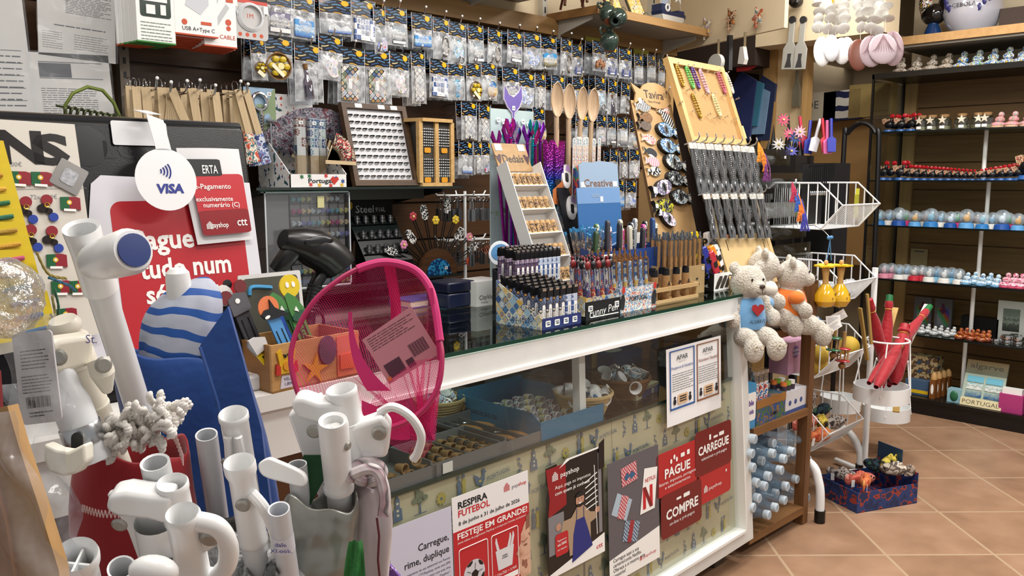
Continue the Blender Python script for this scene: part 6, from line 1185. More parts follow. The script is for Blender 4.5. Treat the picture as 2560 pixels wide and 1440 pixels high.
# leaflet at the right edge of the screen
r,c=onscreen('payment_leaflet','curled white leaflet with red panel taped by the screen edge','leaflet',[(440,370),(596,373),(633,598),(494,612)],.012)
part(r,'paper',m('dedee0',.35),lambda g:g.grid(6,6,lambda u,v:(*Q(c,u,1-v),.006*sin(u*3)*v)))
def sub(u0,v0,u1,v1,z,g,rad=.006):g.flat([Q(c,u0+(u1-u0)*(p[0]),v0+(v1-v0)*p[1]) for p in rr(0,0,1,1,.1)],z)
part(r,'black_panel',BLACK,lambda g:sub(.05,.12,.62,.3,.0075,g));part(r,'red_panel',RED,lambda g:sub(.1,.28,.96,.72,.0074,g));part(r,'dark_red_panel',m('86161f',.3),lambda g:sub(.1,.66,.96,.92,.0078,g))
def ll(g):
 for s,u,v,hh,wd in(('ERTA',.3,.27,.09,.25),('e-Pagamento',.12,.43,.055,.6),('exclusivamente',.1,.56,.05,.62),('numerário (C)',.2,.625,.05,.62),('payshop',.26,.84,.055,.3),('ctt',.72,.84,.09,.18)):
  p=Q(c,u,v);p2=Q(c,u+wd,v);H_=abs(Q(c,u,0)[1]-Q(c,u,1)[1])*hh;g.text(s,p[0],p[1],H_,.0085,'L',w=p2[0]-p[0],b=.01)
 p=Q(c,.18,.85);house(g,p[0],p[1],.016,.0085)
part(r,'lettering',PAPER,ll)
# round payment wobbler
a,b=onp(MN,416,449,.05);Rw=78*mpp(MN@V((a,b,.05)));tx_,ty_=onp(MN,395,300,.05)
r=T('card_payment_wobbler','round white dangling disc with blue contactless card sign','sign',MN@TM(0,0,.05))
part(r,'disc',m('e3e4e6',.3),lambda g:g.prism(ci(a,b,Rw,Rw,40),-.0006,.0006))
part(r,'neck',m('dfe0e2',.3),lambda g:(g.prism([(a-.012,b+Rw*.95),(a+.016,b+Rw*.95),(a+.008,ty_),(a-.022,ty_+.01)],-.0006,.0006),g.prism([(0,0),(.026,.0),(.026,.06),(0,.06)],-.0005,.0005,FR((a-.02,ty_+.01,0),(1,0,0),(0,.35,-1)))))
part(r,'clip_tab',m('d8d9db',.35),lambda g:g.prism(rr(tx_-.066,ty_-.038,tx_+.035,ty_+.006,.004),-.046,-.045))
VB=m('1f2f86',.4)
def arcs(g):
 for i in range(4):
  rr_=Rw*(.1+.085*i);x0=a-Rw*.22+Rw*.085*i*.2;g.tube([(x0+rr_*cos(t)*1.0-Rw*.02,b+Rw*.27+rr_*1.05*sin(t),.0012) for t in[radians(-38+76*j/8) for j in range(9)]],Rw*.022,5)
part(r,'contactless_arcs',VB,arcs);part(r,'lettering',VB,lambda g:g.text('VISA',a+.004,b-Rw*.43,Rw*.29,.0012,'C',w=Rw*.92,b=.045,sh=.12))
# pin badge card
c=[onp(MN,*q,.02) for q in((-130,290),(186,311),(258,832),(-60,900))]
r=T('badge_card','cream card of flag pins headed by big black letters','display card',MN@TM(0,0,.02))
part(r,'card',m('cfcac0',.4),lambda g:g.prism([c[3],c[2],c[1],c[0]],-.001,.001))
def pl(px,py):return onp(MN,px,py,.02)
kz=mpp(MN@V((*pl(100,500),.02)))
part(r,'lettering',m('1c1a1b',.25),lambda g:(g.text('N',*pl(-2,405),74*kz*1.05,.0016,'L',b=.05,w=88*kz*1.15),g.text('S',*pl(84,408),70*kz*1.05,.0016,'L',b=.05,w=76*kz*1.15)))
part(r,'price_writing',m('8a8a90',.6),lambda g:(g.text('1,00€',*pl(18,416),11*kz,.0016,'L'),g.text('72x 1,50€',*pl(76,498),11*kz,.0016,'L'),g.flat([pl(30,474),pl(215,470),pl(215,471),pl(30,475)],.0014)))
GR=m('155a33',.3);RR_=m('8a1f2b',.3);YL=m('d8b23a',.3)
FLG=((49,446,'beside the yellow cards, top row'),(103,447,'in the middle of the top row'),(175,509,'beside the rooster pins'),(141,652,'alone below the rooster pins'),(153,718,'crossed by loose threads'),(196,718,'beside the thread-crossed one'),(166,787,'lowest on the card'))
for i,(px,py,wh) in enumerate(FLG):
 x,y=pl(px,py);q=T('flag_pin','green and red enamel flag pin '+wh,'pin badge',MN@TM(x,y,.0215,rz=-.08),'flag pins on the cream card');s=24*kz
 wv=lambda t:.06*s*sin(t*5)
 part(q,'green_field',GR,lambda g:g.prism([(-s,-s*.7),(-s*.15,-s*.72),(-s*.15,s*.68),(-s,s*.62)],0,.0025));part(q,'red_field',RR_,lambda g:g.prism([(-s*.15,-s*.72),(s*.5,-s*.6),(s,-s*.68),(s*.95,s*.6),(s*.5,s*.72),(-s*.15,s*.68)],0,.0025))
 part(q,'crest',YL,lambda g:g.prism(ci(-s*.15,.08*s,s*.26,n=14),.0025,.003));part(q,'shield',PAPER,lambda g:g.flat(ci(-s*.15,.08*s,s*.12,n=8),.0032));part(q,'name_plate',PAPER,lambda g:g.prism(rc(-s*.7,-s*.85,s*.5,-s*.6),.001,.0028))
for i,(px,py,wh) in enumerate(((60,525,'upper one by the yellow cards'),(112,520,'upper one beside a flag pin'),(72,595,'lower one by the yellow cards'),(125,598,'lower one away from the yellow cards'))):
 x,y=pl(px,py);q=T('rooster_pin','dark rooster charm pin with red and blue discs, '+wh,'pin badge',MN@TM(x,y,.0215,rz=-.1),'rooster pins on the cream card');s=16*kz
 part(q,'rooster_body',m('2b2424',.3,.5,var=.3,vs=300.),lambda g:(g.prism(ci(-s*.4,-s*.15,s*.8,s*.7,14),0,.003),g.prism(ci(s*.5,-s*.5,s*.55,s*.5,12),0,.003)));part(q,'red_disc',RR_,lambda g:g.prism(ci(s*.2,s*1.25,s*.85,n=16),0,.003));part(q,'blue_disc',m('26409a',.3),lambda g:g.prism(ci(s*1.15,-s*1.4,s*.7,n=16),0,.003));part(q,'gilt_rim',m('b8923a',.25,.9),lambda g:g.tor(s*.35,.0012,12,5,TM(s*.2,s*.45,.003)))
x,y=pl(171,443);q=T('square_pin','square silver crest pin turned on its corner','pin badge',MN@TM(x,y,.0215,rz=-.55));part(q,'plate',m('9a9896',.25,.7),lambda g:g.prism(rr(-.024,-.024,.024,.024,.003),0,.003));part(q,'crest',m('cfd2d8',.2,.8,var=.3,vs=200.),lambda g:g.prism(rr(-.012,-.014,.012,.012,.005),.003,.004))
# yellow stepped bracelet cards
YW=m('cfb50c',.5)
r0=V((0,0,0));YM=MN@TM(0,0,.045)
THR=['c08a2a','c9982f','b98a28','d0a23a','2f6a44','2a6650','a8862f','c2952f','b5506f','c49a35','2f6f6a','2a5a8a','3a6a9a','2f5f8a']
for i in range(14):
 py=352+i*34.5;xr_=8+i*7.2+(10 if i>10 else 0);p1=onp(YM,xr_,py);p0_=onp(YM,-160,py-10);k=mpp(YM@V((*p1,0)))
 q=T('bracelet_card',f'yellow card with plaited thread bracelet, {nth(i)} step down the rack','bracelet card',YM@TM(0,0,.0035*i),'yellow bracelet cards')
 part(q,'card',YW,lambda g:g.prism([(p0_[0],p1[1]-46*k),(p1[0]+5*k,p1[1]-40*k),(p1[0],p1[1]),(p0_[0],p1[1]+8*k)],-.001,.001))
 cm=cloth('#'+THR[i],.8)
 part(q,'plaited_thread',cm,lambda g:[g.tube([(p1[0]-22*k-t*k,p1[1]-20*k-3*k*sin(t*.5+ph)-t*k*.12,.003+.002*cos(t*.5+ph)) for t in range(0,60,2)],3.4*k,6) for ph in(0,2.1,4.2)])
for i,(a_,b_,c_) in enumerate((((66,640),(100,690),(150,700)),((95,700),(150,718),(170,730)),((110,730),(125,770),(128,800)),((100,790),(118,800),(115,745)))):
 g=G();pts=[(*onp(YM,*q),.05-.01*j) for j,q in enumerate((a_,b_,c_))]
 for ph in(0,pi):g.tube([p+V((0,.0012*cos(jj*1.2+ph),.0012*sin(jj*1.2+ph))) for jj,p in enumerate(sp(pts,9))],.0018,5)
 o=g.ob('loose_thread',cloth('#'+('8a7a3a','2f5f7a','2a5a44','7a7040')[i],.8),None,YM);tag(o,('gold','teal','green','straw')[i]+' plaited thread straying from the yellow cards over the badge card','thread','loose threads by the yellow cards')
# ---------- foreground parasol parts
WPL=m('e9eaea',.3,coat=.2);WP2=m('e4dfd0',.35);PIPE=m('d6d8da',.28);BOLT=m('a3a29c',.45,.6);HOL=m('8f9194',.4,.3)
def AXR(a,b):
 z=(b-a).normalized();x=(rt-z*rt.dot(z)).normalized();y=x.cross(z)
 return MX(((x.x,y.x,z.x,a.x),(x.y,y.y,z.y,a.y),(x.z,y.z,z.z,a.z),(0,0,0,1)))
def pole(lab,t,b,dt,db,rpx,name='parasol_pole',cat='parasol pole',grp='white parasol poles'):
 a=P(*t,d=dt);e=P(*b,d=db);r=T(name,lab,cat,AXR(a,e),grp);return r,rpx*dt/F,(e-a).length
def socket(r,R_,L,mat=WPL,flare=1.12,ring=None,wall=.22,r2=1.):
 part(r,'socket',mat,lambda g:g.lathe([(R_*(1-wall),L*.9),(R_*(1-wall),.004),(R_*flare*.93,-.0005),(R_*flare,.001),(R_*flare,.007),(R_*1.0,.010),(R_*r2,L*.93),(R_*r2*1.06,L*.95),(R_*r2*1.06,L),(R_*r2*.8,L)],26),None,50)
def pipe(r,R_,z0,z1,mat=PIPE,name='pipe',hollow=False):
 part(r,name,mat,lambda g:g.lathe(([(R_*.86,z0+.1),(R_*.86,z0+.0005),(R_,z0)] if hollow else [(0,z0),(R_,z0)])+[(R_,z1),(0,z1)],22))
def bolt(r,x,y,z,n,rad=.007):
 part(r,'bolt',BOLT,lambda g:g.lathe([(0,.003),(rad*.7,.003),(rad,.001),(rad,0)],14,AX((x,y,z),(x+n[0],y+n[1],z+n[2]))))
LOOP=lambda R_,x,z0,z1,th,g:g.tube(sp([(x,0,z0),(x+R_*.9,0,z0+.004),(x+R_*1.35,0,z0+(z1-z0)*.35),(x+R_*1.1,0,z1-(z1-z0)*.2),(x+.0,0,z1)],8),th,10)
# 1 big tee with blue capped knob
r,R_,L=pole('tall white parasol pole with sideways knob capped in blue','%s'and(203,570),(300,875),.92,1.02,45)
part(r,'socket',WPL,lambda g:g.lathe([(R_*.72,.09),(R_*.78,.002),(R_*.98,-.001),(R_,.003),(R_*.93,.03),(R_*.98,.075),(R_*.98,.083),(R_*.8,.084)],28),None,50);pipe(r,R_*.8,.08,.8)
Mi=r.matrix_basis.inverted();k0=Mi@P(240,655,d=.91);k1=Mi@P(334,626,d=.865)
part(r,'knob',WPL,lambda g:g.lathe([(0,-.01),(.017,-.008),(.02,.0),(.0235,(k1-k0).length*.5),(.0245,(k1-k0).length*.9),(.021,(k1-k0).length),(0,(k1-k0).length)],24,AX(k0,k1)),None,60)
part(r,'blue_cap',m('1f3573',.35),lambda g:g.lathe([(.0175,(k1-k0).length),(.0175,(k1-k0).length+.0025),(0,(k1-k0).length+.003)],24,AX(k0,k1)))
# 2 cream tilting pole
r,R_,L=pole('cream tilting parasol pole with bracket arm, steel band and cup','x'and(165,822),(285,1135),.92,1.0,40)
part(r,'cap',WP2,lambda g:g.lathe([(0,-.012),(R_*.8,-.012),(R_*.98,-.006),(R_*.98,.0),(R_*.85,.002),(R_*.85,.008),(R_*1.1,.012),(R_*1.1,.045),(R_*.9,.047)],26),None,50)
part(r,'tube',WP2,lambda g:g.lathe([(R_*.85,.04),(R_*.86,.1),(R_*.9,.1),(R_*.9,.103),(R_*.86,.104),(R_*.86,.15),(R_*.9,.15),(R_*.9,.153),(R_*.86,.153),(R_*.86,.6)],26))
Mi=r.matrix_basis.inverted();c0=Mi@P(130,885,d=.87);c1=Mi@P(205,870,d=.90)
bev(part(r,'bracket_arm',WP2,lambda g:g.prism([(-.012,-.016),(.0,-.02),(.038,-.018),(.042,.016),(0,.018),(-.012,.012)],-.012,.012,FR(c0,c1-c0,(0,0,-1)))),0.006,3);bolt(r,*(Mi@P(148,893,d=.862)),Mi.to_3x3()@(-fw),.009);bolt(r,*(Mi@P(258,912,d=.885)),Mi.to_3x3()@(rt-fw),.009)
part(r,'side_lug',WP2,lambda g:g.tube([Mi@P(245,900,d=.9),Mi@P(256,930,d=.9),Mi@P(268,975,d=.92)],[.012,.013,.006],10))
d0=Mi@P(140,912,d=.88);d1=Mi@P(232,1150,d=.9)
part(r,'side_pipe',PIPE,lambda g:g.tube([d0,d0.lerp(d1,.3),d0.lerp(d1,.4),d1],[.014,.017,.0195,.0195],18));part(r,'steel_band',STEEL,lambda g:g.lathe([(.0205,0),(.021,.001),(.021,.02),(.0205,.021)],22,AX(d0.lerp(d1,.62),d1)))
u0_=Mi@P(172,1140,d=.84);bev(part(r,'cup',WP2,lambda g:g.prism([(-.021,.014),(-.008,.008),(.004,.006),(.02,.014),(.021,-.004),(.012,-.016),(-.002,-.019),(-.016,-.014),(-.021,-.002)],-.008,.01,FR(u0_,Mi.to_3x3()@rt,Mi.to_3x3()@up))),0.003,3)
part(r,'slot',BLACK,lambda g:g.prism(rr(-.006,-.02,.006,.014,.006),0,.001,FR(Mi@P(192,1115,d=.868),Mi.to_3x3()@rt,Mi.to_3x3()@up)))
part(r,'pen_mark',m('6a5fb0',.5),lambda g:g.text('St.',0,0,.009,0,'L',M=FR(Mi@P(214,858,d=.865),Mi.to_3x3()@rt,Mi.to_3x3()@up)))
# 4 plain pipe against the blue bag
r,R_,L=pole('plain open white pipe standing against the blue bag',(516,1086),(560,1400),1.0,1.1,27);pipe(r,R_,0,.6,m('cfd2d6',.25),'pipe',True)
# 5 slotted socket
r,R_,L=pole('white slotted socket pole just in front of the blue bag',(583,1034),(628,1300),.98,1.06,37)
socket(r,R_*.93,.085,flare=1.08);pipe(r,R_*.88,.075,.6);part(r,'clip',WPL,lambda g:(g.tube([(-.004,-R_,.02),(-.006,-R_*1.15,.05),(.004,-R_,.11)],.005,8),g.tube([(.008,-R_,.02),(.010,-R_*1.15,.05),(.006,-R_,.11)],.005,8)));bolt(r,-.013,-R_*.93,.06,(-1,-1,0),.006);bolt(r,.016,-R_*.9,.055,(1,-1,0),.006)
# 6 flared socket with side handle
r,R_,L=pole('flared white socket pole with slim side handle, before the slotted one',(598,1156),(650,1440),.9,.97,40)
part(r,'socket',WPL,lambda g:g.lathe([(R_*.75,.08),(R_*.75,.003),(R_*.95,-.001),(R_,.002),(R_*.98,.012),(R_*.82,.02),(R_*.92,.1),(R_*.96,.105),(R_*.95,.11),(R_*.8,.112)],26),None,50);pipe(r,R_*.86,.1,.6)
part(r,'handle',WPL,lambda g:g.tube(sp([(R_*.6,-.008,.035),(R_*1.35,-.014,.05),(R_*1.75,-.012,.085),(R_*1.55,-.006,.118),(R_*1.1,-.004,.125)],8),.0065,10));bolt(r,R_*.1,-R_*.93,.045,(0,-1,0),.008)
# 7 armed socket before the red bag
r,R_,L=pole('white armed socket pole with pivot plate in front of the red bag',(430,1206),(480,1440),.84,.9,39)
socket(r,R_*.95,.05,flare=1.06);bev(part(r,'arm',WPL,lambda g:g.prism([(-.062,-.012),(-.05,-.018),(-.02,-.014),(.0,-.016),(0,.02),(-.02,.016),(-.045,.014),(-.06,.006)],-.016,.012,FR((0,-.004,.024),(1,0,.25),(0,0,-1)))),0.006,3);bolt(r,-.05,-.022,.036,(0,-1,0),.008)
bev(part(r,'side_plate',WPL,lambda g:g.prism([(-.07,.02),(-.045,.008),(-.012,.03),(-.01,.14),(-.052,.14),(-.058,.07)],-.004,.004,FR((0,.006,0),(1,0,0),(0,0,1)))),0.002,3);part(r,'spare_tube',PIPE,lambda g:g.lathe([(.012,.06),(.012,-.002),(.0145,-.003),(.0145,.05)],18,TM(-.024,.022,-.004)));part(r,'lower_tube',WPL,lambda g:g.lathe([(.022,.05),(.024,.1),(.026,.1),(.026,.112),(.022,.113),(.022,.5)],22,TM(-.024,.0,0)))
pipe(r,R_*.8,.05,.3,WPL)
# 8 mug-like socket
r,R_,L=pole('white socket pole with round mug-like handle nearest the camera',(456,1286),(486,1440),.78,.82,44)
part(r,'socket',WPL,lambda g:g.lathe([(R_*.74,.08),(R_*.74,.002),(R_*.9,-.002),(R_,.001),(R_,.008),(R_*.95,.012),(R_*.95,.078),(R_*1.02,.08),(R_*1.02,.088),(R_*.85,.09)],28),None,50);pipe(r,R_*.88,.08,.4)
part(r,'handle',WPL,lambda g:(g.tube(sp([(R_*.7,0,.008),(R_*1.8,0,.014),(R_*2.3,0,.035),(R_*2.1,0,.062),(R_*1.4,0,.08),(R_*.9,0,.082)],8),.0095,12),g.prism([(R_*.9,.006),(R_*1.8,.01),(R_*1.75,.035),(R_*.9,.045)],-.004,.004,FR((0,0,0),(1,0,0),(0,0,1)))));bolt(r,R_*1.45,-.006,.024,(0,-1,0),.009)
# 9 bottom flared socket
r,R_,L=pole('white wide-mouthed socket at the bottom beside the wooden blade',(190,1388),(215,1500),.74,.78,54)
part(r,'socket',WPL,lambda g:g.lathe([(R_*.72,.06),(R_*.74,.004),(R_*.95,-.002),(R_,.002),(R_*.98,.01),(R_*.84,.02),(R_*.86,.09),(R_*.8,.09)],28),None,50);part(r,'inner_web',WPL,lambda g:(g.box(-.001,-R_*.7,.008,.001,R_*.7,.05),g.box(-R_*.7,-.001,.012,R_*.7,.001,.05)));pipe(r,R_*.8,.08,.4)
# 10 gray pipe and knob
r,R_,L=pole('short grey mouthed pipe beside a white knob at the bottom',(303,1418),(320,1500),.76,.8,33);pipe(r,R_,0,.4,m('d3d5d7',.3),'pipe',True);part(r,'knob',WPL,lambda g:g.ell((.030,-.004,-.006),(.022,.014,.016),16))
# 11 thin pipe with flat blade
r,R_,L=pole('thin grey pipe rising from the silver bag beside a flat white blade',(743,1160),(770,1430),.985,1.03,24);pipe(r,R_,0,.5,m('c6c9cc',.28),'pipe',True)
g=G();Mi=FR(P(700,1178,d=.95),rt,up);kk=.95/F
g.prism([(x*kk,-y*kk) for x,y in sp([(-52,-18,0),(-30,-34,0),(-6,-28,0),(60,4,0),(62,36,0),(10,26,0),(-40,10,0)],5,True) and [(q.x,q.y) for q in sp([(-52,-18,0),(-30,-34,0),(-6,-28,0),(60,4,0),(62,36,0),(10,26,0),(-40,10,0)],5,True)]][::-1],-.005,.005)
o=g.ob('peg_blade',WPL,None,Mi);tag(bev(o,.002).id_data,'flat rounded white plastic blade beside the thin grey pipe','ground peg blade')
# 12 capped socket in silver bag
r,R_,L=pole('white capped pole standing in the silver bag',(832,1052),(852,1270),.96,1.02,38)
part(r,'socket',WPL,lambda g:g.lathe([(0,.012),(R_*.62,.01),(R_*.7,.001),(R_*.93,-.001),(R_,.004),(R_*.98,.07),(R_*.96,.09),(R_*1.06,.092),(R_*1.06,.1),(R_*.9,.102)],26),None,50);pipe(r,R_*.88,.09,.5);part(r,'core',m('c9c9c6',.5),lambda g:g.lathe([(0,.006),(R_*.3,.006),(R_*.34,.012)],14,TM(R_*.15,0,0)));bolt(r,R_*.9,-R_*.35,.03,(1,-.3,0),.006)
# 13 hinged socket with hook handle
r,R_,L=pole('hinged white socket pole with curved hook handle against the pink net',(852,972),(905,1190),1.0,1.04,40)
socket(r,R_*.95,.045,flare=1.05);part(r,'body',WPL,lambda g:g.lathe([(R_*.9,.04),(R_*1.0,.046),(R_*1.0,.085),(R_*1.05,.087),(R_*1.05,.092),(R_*1.1,.14),(R_*.9,.142)],26),None,50)
bev(part(r,'arm',WPL,lambda g:g.prism([(-.062,.0),(-.052,-.012),(-.02,-.016),(0,-.018),(0,.018),(-.03,.012),(-.05,.016),(-.06,.012)],-.015,.013,FR((0,-.004,.028),(1,0,.35),(0,0,-1)))),0.006,3);bolt(r,-.037,-.021,.04,(0,-1,0),.009)
bev(part(r,'hinge_plate',WPL,lambda g:g.prism([(.0,.045),(.045,.035),(.052,.05),(.04,.09),(.01,.09)],-.012,.012,FR((0,-.006,0),(1,0,0),(0,0,1)))),0.005,3);bolt(r,.038,-.02,.055,(0,-1,0),.009)
part(r,'hook_handle',WPL,lambda g:g.tube(sp([(.040,-.004,.036),(.058,-.006,.030),(.076,-.006,.046),(.084,-.006,.072),(.076,-.006,.094),(.068,-.006,.104)],7),.0055,10))
bev(part(r,'side_panel',WPL,lambda g:g.prism([(-.075,.03),(-.03,.01),(-.022,.12),(-.03,.24),(-.055,.24),(-.07,.1)],-.012,.004,FR((0,.014,0),(1,0,0),(0,0,1)))),0.004,3)
# 14 labelled pipe
r,R_,L=pole('white pipe with a handwritten paper label before the silver bag',(697,1272),(722,1440),.9,.95,27);pipe(r,R_,0,.4,m('d3d6dc',.28),'pipe',True)
part(r,'paper_label',m('dddfea',.6),lambda g:g.lathe([(R_*1.02,.035),(R_*1.02,.058)],22));part(r,'handwriting',m('3f3fa0',.6),lambda g:(g.text('dale',0,0,.006,0,'C',M=FR((0,-R_*1.05,.044),(1,0,0),(0,0,-1))),g.text('Xl.ook.',0,0,.006,0,'C',M=FR((0,-R_*1.05,.053),(1,0,0),(0,0,-1)))))
# ---------- bags the poles stand in
def sack(name,lab,cat,rings,mat,seed,d0,fold=.1,nf=9,inner=None,n=40,thick=.004,grp=None,jit=.02):
 """rings: (px,py,half width px,depth,squash) from mouth to foot"""
 rn=random.Random(seed);ph=[rn.uniform(0,6.3) for _ in range(6)];g=G();vv=[];m_=len(rings)
 for i,(px,py,hw,d,sq) in enumerate(rings):
  c_=P(px,py,d=d);k=d/F;t=i/(m_-1)
  for j in range(n):
   a=2*pi*j/n;f=1+fold*(.5*sin(nf*a+ph[0]+t*3)+.3*sin((nf*2+1)*a+ph[1]-t*5)+.25*sin(3*a+ph[2]+t*7))*(.35+t*.65)+rn.uniform(-jit,jit)
   vv.append(c_+rt*(hw*k*cos(a)*f)+f0*(hw*k*sq*sin(a)*f)+u0*(.004*sin(5*a+ph[3])+(.01*sin(2*a+ph[4]) if i==0 else 0)))
 ff=[(i*n+j,i*n+(j+1)%n,(i+1)*n+(j+1)%n,(i+1)*n+j) for i in range(m_-1) for j in range(n)]
 g.add(vv,ff);r=T(name,lab,cat,MX.Translation(P(rings[-1][0],rings[-1][1],d=rings[-1][3])),grp)
 o=g.ob('fabric',mat,r,MX.Translation(-P(rings[-1][0],rings[-1][1],d=rings[-1][3])),80)
 so=o.modifiers.new('thick','SOLIDIFY');so.thickness=thick;subs(o,1);return r,MX.Translation(-P(rings[-1][0],rings[-1][1],d=rings[-1][3]))
BLUE=cloth('143f82',.55,16.,.6,.2);r,Mi=sack('parasol_bag','tall blue fabric bag holding a rolled striped parasol','parasol bag',[(428,868,150,1.18,.5),(445,920,156,1.18,.5),(480,1040,165,1.19,.5),(512,1160,165,1.2,.48),(540,1300,160,1.2,.46),(560,1460,160,1.2,.46)],BLUE,4,1.2,.05,3,jit=.004)
part(r,'seam',m('123c7c',.6),lambda g:g.tube([Mi@P(x,y,d=d) for x,y,d in((500,868,1.10),(520,930,1.095),(545,1010,1.09),(560,1110,1.09),(575,1220,1.09))],.002,6))
part(r,'stiffener',BLUE,lambda g:g.prism([((x-560)*1.1/F,(900-y)*1.1/F) for x,y in((500,862),(572,760),(612,900),(660,1080),(690,1330),(560,1330))][::-1],-.004,.004,Mi@FR(P(560,900,d=1.15),rt,up)))
r=T('rolled_parasol','rolled blue and white striped parasol standing in the blue bag','parasol',MX.Translation(P(450,900,d=1.2)))
Mi=MX.Translation(-P(450,900,d=1.2))
STR=NT('parasol_stripes');x_,y_,z_=STR.xyz();sp_=STR.ma('ADD',STR.ma('MULTIPLY',z_,36.),STR.ma('ADD',STR.ma('MULTIPLY',x_,5.),STR.ma('MULTIPLY',STR.noise(9.,2.).outputs[0],1.3)))
STRM=STR.fin(STR.mix(STR.ma('LESS_THAN',STR.ma('FRACT',sp_),.36),lin('a4a9b8'),lin('234f96')),.6,0.,.3,STR.noise(30.,2.).outputs[0],.5,.004)
rg=[(470,708,45,1.19),(462,722,66,1.19),(462,745,86,1.19),(460,775,96,1.19),(458,810,100,1.19),(456,850,102,1.19),(452,930,100,1.19)]
def roll(g):
 n=36;vv=[]
 for i,(px,py,hw,d) in enumerate(rg):
  c_=P(px,py,d=d);k=d/F
  for j in range(n):
   a=2*pi*j/n;f=1+.05*sin(5*a+i*.9)+.03*sin(9*a+i*.5);vv.append(Mi@(c_+rt*hw*k*cos(a)*f+f0*hw*k*.8*sin(a)*f+u0*(.012*sin(a*1.+1.))))
 g.add(vv,[(i*n+j,(i+1)*n+j,(i+1)*n+(j+1)%n,i*n+(j+1)%n) for i in range(len(rg)-1) for j in range(n)]+[tuple(range(n))])
subs(part(r,'canopy',STRM,roll,None,80),1)
part(r,'pole_tip',m('dfe0df',.4),lambda g:g.lathe([(0,-.004),(.010,-.003),(.0155,.003),(.0165,.012),(.017,.05),(.014,.06)],20,Mi@AXR(P(443,676,d=1.17),P(452,770,d=1.18))))
# red bag with white fringe
REDC=cloth('8c121c',.75,10.,.3,.3);r,Mi=sack('red_bag','red fabric parasol bag edged with white cord fringe','parasol bag',[(335,1118,128,1.0,.5),(330,1160,138,1.0,.52),(330,1250,150,1.0,.5),(340,1340,155,1.0,.5),(350,1460,150,1.0,.5)],REDC,9,1.,.06,4,jit=.006)
FRG=m('dedad4',.9)
def fringe(g):
 rn=random.Random(5)
 for i in range(90):
  t=rn.random();bx=262+172*t+rn.uniform(-10,10);by=1104-62*t+rn.uniform(-50,34);L=rn.uniform(18,52);dx_=rn.uniform(-26,26);dd=.94+rn.uniform(-.03,.03)
  th=rn.uniform(0,6.28);ex,ey=L*cos(th),L*.8*sin(th)
  p=[Mi@P(bx,by,d=dd),Mi@P(bx+ex*.5-ey*.25,by-ey*.5-ex*.2,d=dd-.015),Mi@P(bx+ex,by-ey,d=dd-.018),Mi@P(bx+ex*1.2+ey*.3,by-ey*.8+10,d=dd-.01)]
  q=sp(p,8)
  for ph in(0,pi):g.tube([v+V((.0016*cos(j*1.1+ph),.0016*sin(j*1.1+ph),.0016*cos(j*1.1+ph))) for j,v in enumerate(q)],.0024,7)
part(r,'cord_fringe',FRG,fringe,None,80)
ST=m('c9a9a6',.8)
def stitch(g,pts,d,n,w_):
 q=sp([P(*p,d=d) for p in pts],n);
 for i in range(len(q)-1):
  a=Mi@q[i];b=Mi@q[i+1];o=(up*(w_*(1 if i%2 else -1)));g.tube([a+o,b-o],.0007,4)
part(r,'stitching',ST,lambda g:(stitch(g,((358,1112),(380,1085),(404,1062)),.925,12,.006),stitch(g,((412,1070),(436,1090),(458,1150)),.925,14,.006),stitch(g,((205,1270),(250,1284),(310,1286)),.905,14,.004)))
# silver bags
SIL=NT('silver_fabric');SILM=SIL.fin('94958f',.32,.6,.5,SIL.noise(16.,2.).outputs[0],1.,.014)
r,Mi=sack('silver_bag','silver coated parasol bag holding the capped pole','parasol bag',[(802,1246,86,1.0,.55),(800,1280,92,1.0,.55),(795,1350,92,1.0,.55),(798,1460,90,1.0,.5)],SILM,12,1.,.10,4,jit=.01)
SAT=NT('satin');SATM=SAT.fin('a5989a',.3,.1,.5,SAT.noise(12.,2.).outputs[0],.5,.012,Sheen_Weight=.4)
r,Mi=sack('satin_bag','pinkish grey satin parasol bag with red lining','parasol bag',[(918,1195,40,1.03,.6),(915,1235,48,1.03,.6),(922,1300,52,1.02,.6),(918,1380,50,1.02,.6),(915,1470,52,1.02,.6)],SATM,21,1.,.12,3,jit=.01)
part(r,'seam',m('5a1a22',.7),lambda g:g.tube([Mi@P(*q,d=.985) for q in((942,1295),(948,1340),(945,1400),(950,1450))],.0014,6))
STP=NT('pink_stripe');x_,y_,z_=STP.xyz();SPM=STP.fin(STP.ramp(STP.ma('FRACT',STP.ma('ADD',STP.ma('MULTIPLY',x_,40.),STP.ma('MULTIPLY',STP.noise(20.,2.).outputs[0],3.))),[(.2,'c9c0c2'),(.5,'a98a92'),(.55,'5a5256'),(.8,'d2c8ca')]),.6)
part(r,'striped_cloth',SPM,lambda g:[g.tube(sp([Mi@P(920+34*cos(a)*f,1190+22*sin(a)*f-10*f,d=1.01) for a in[6.28*j/9 for j in range(9)]],4,True),.008,8,None,True) for f in(1.,.7,.42)]+[g.tube(sp([Mi@P(*q,d=.99) for q in((872,1200),(884,1185),(925,1172),(950,1190),(962,1240),(958,1290))],6),.007,8)])
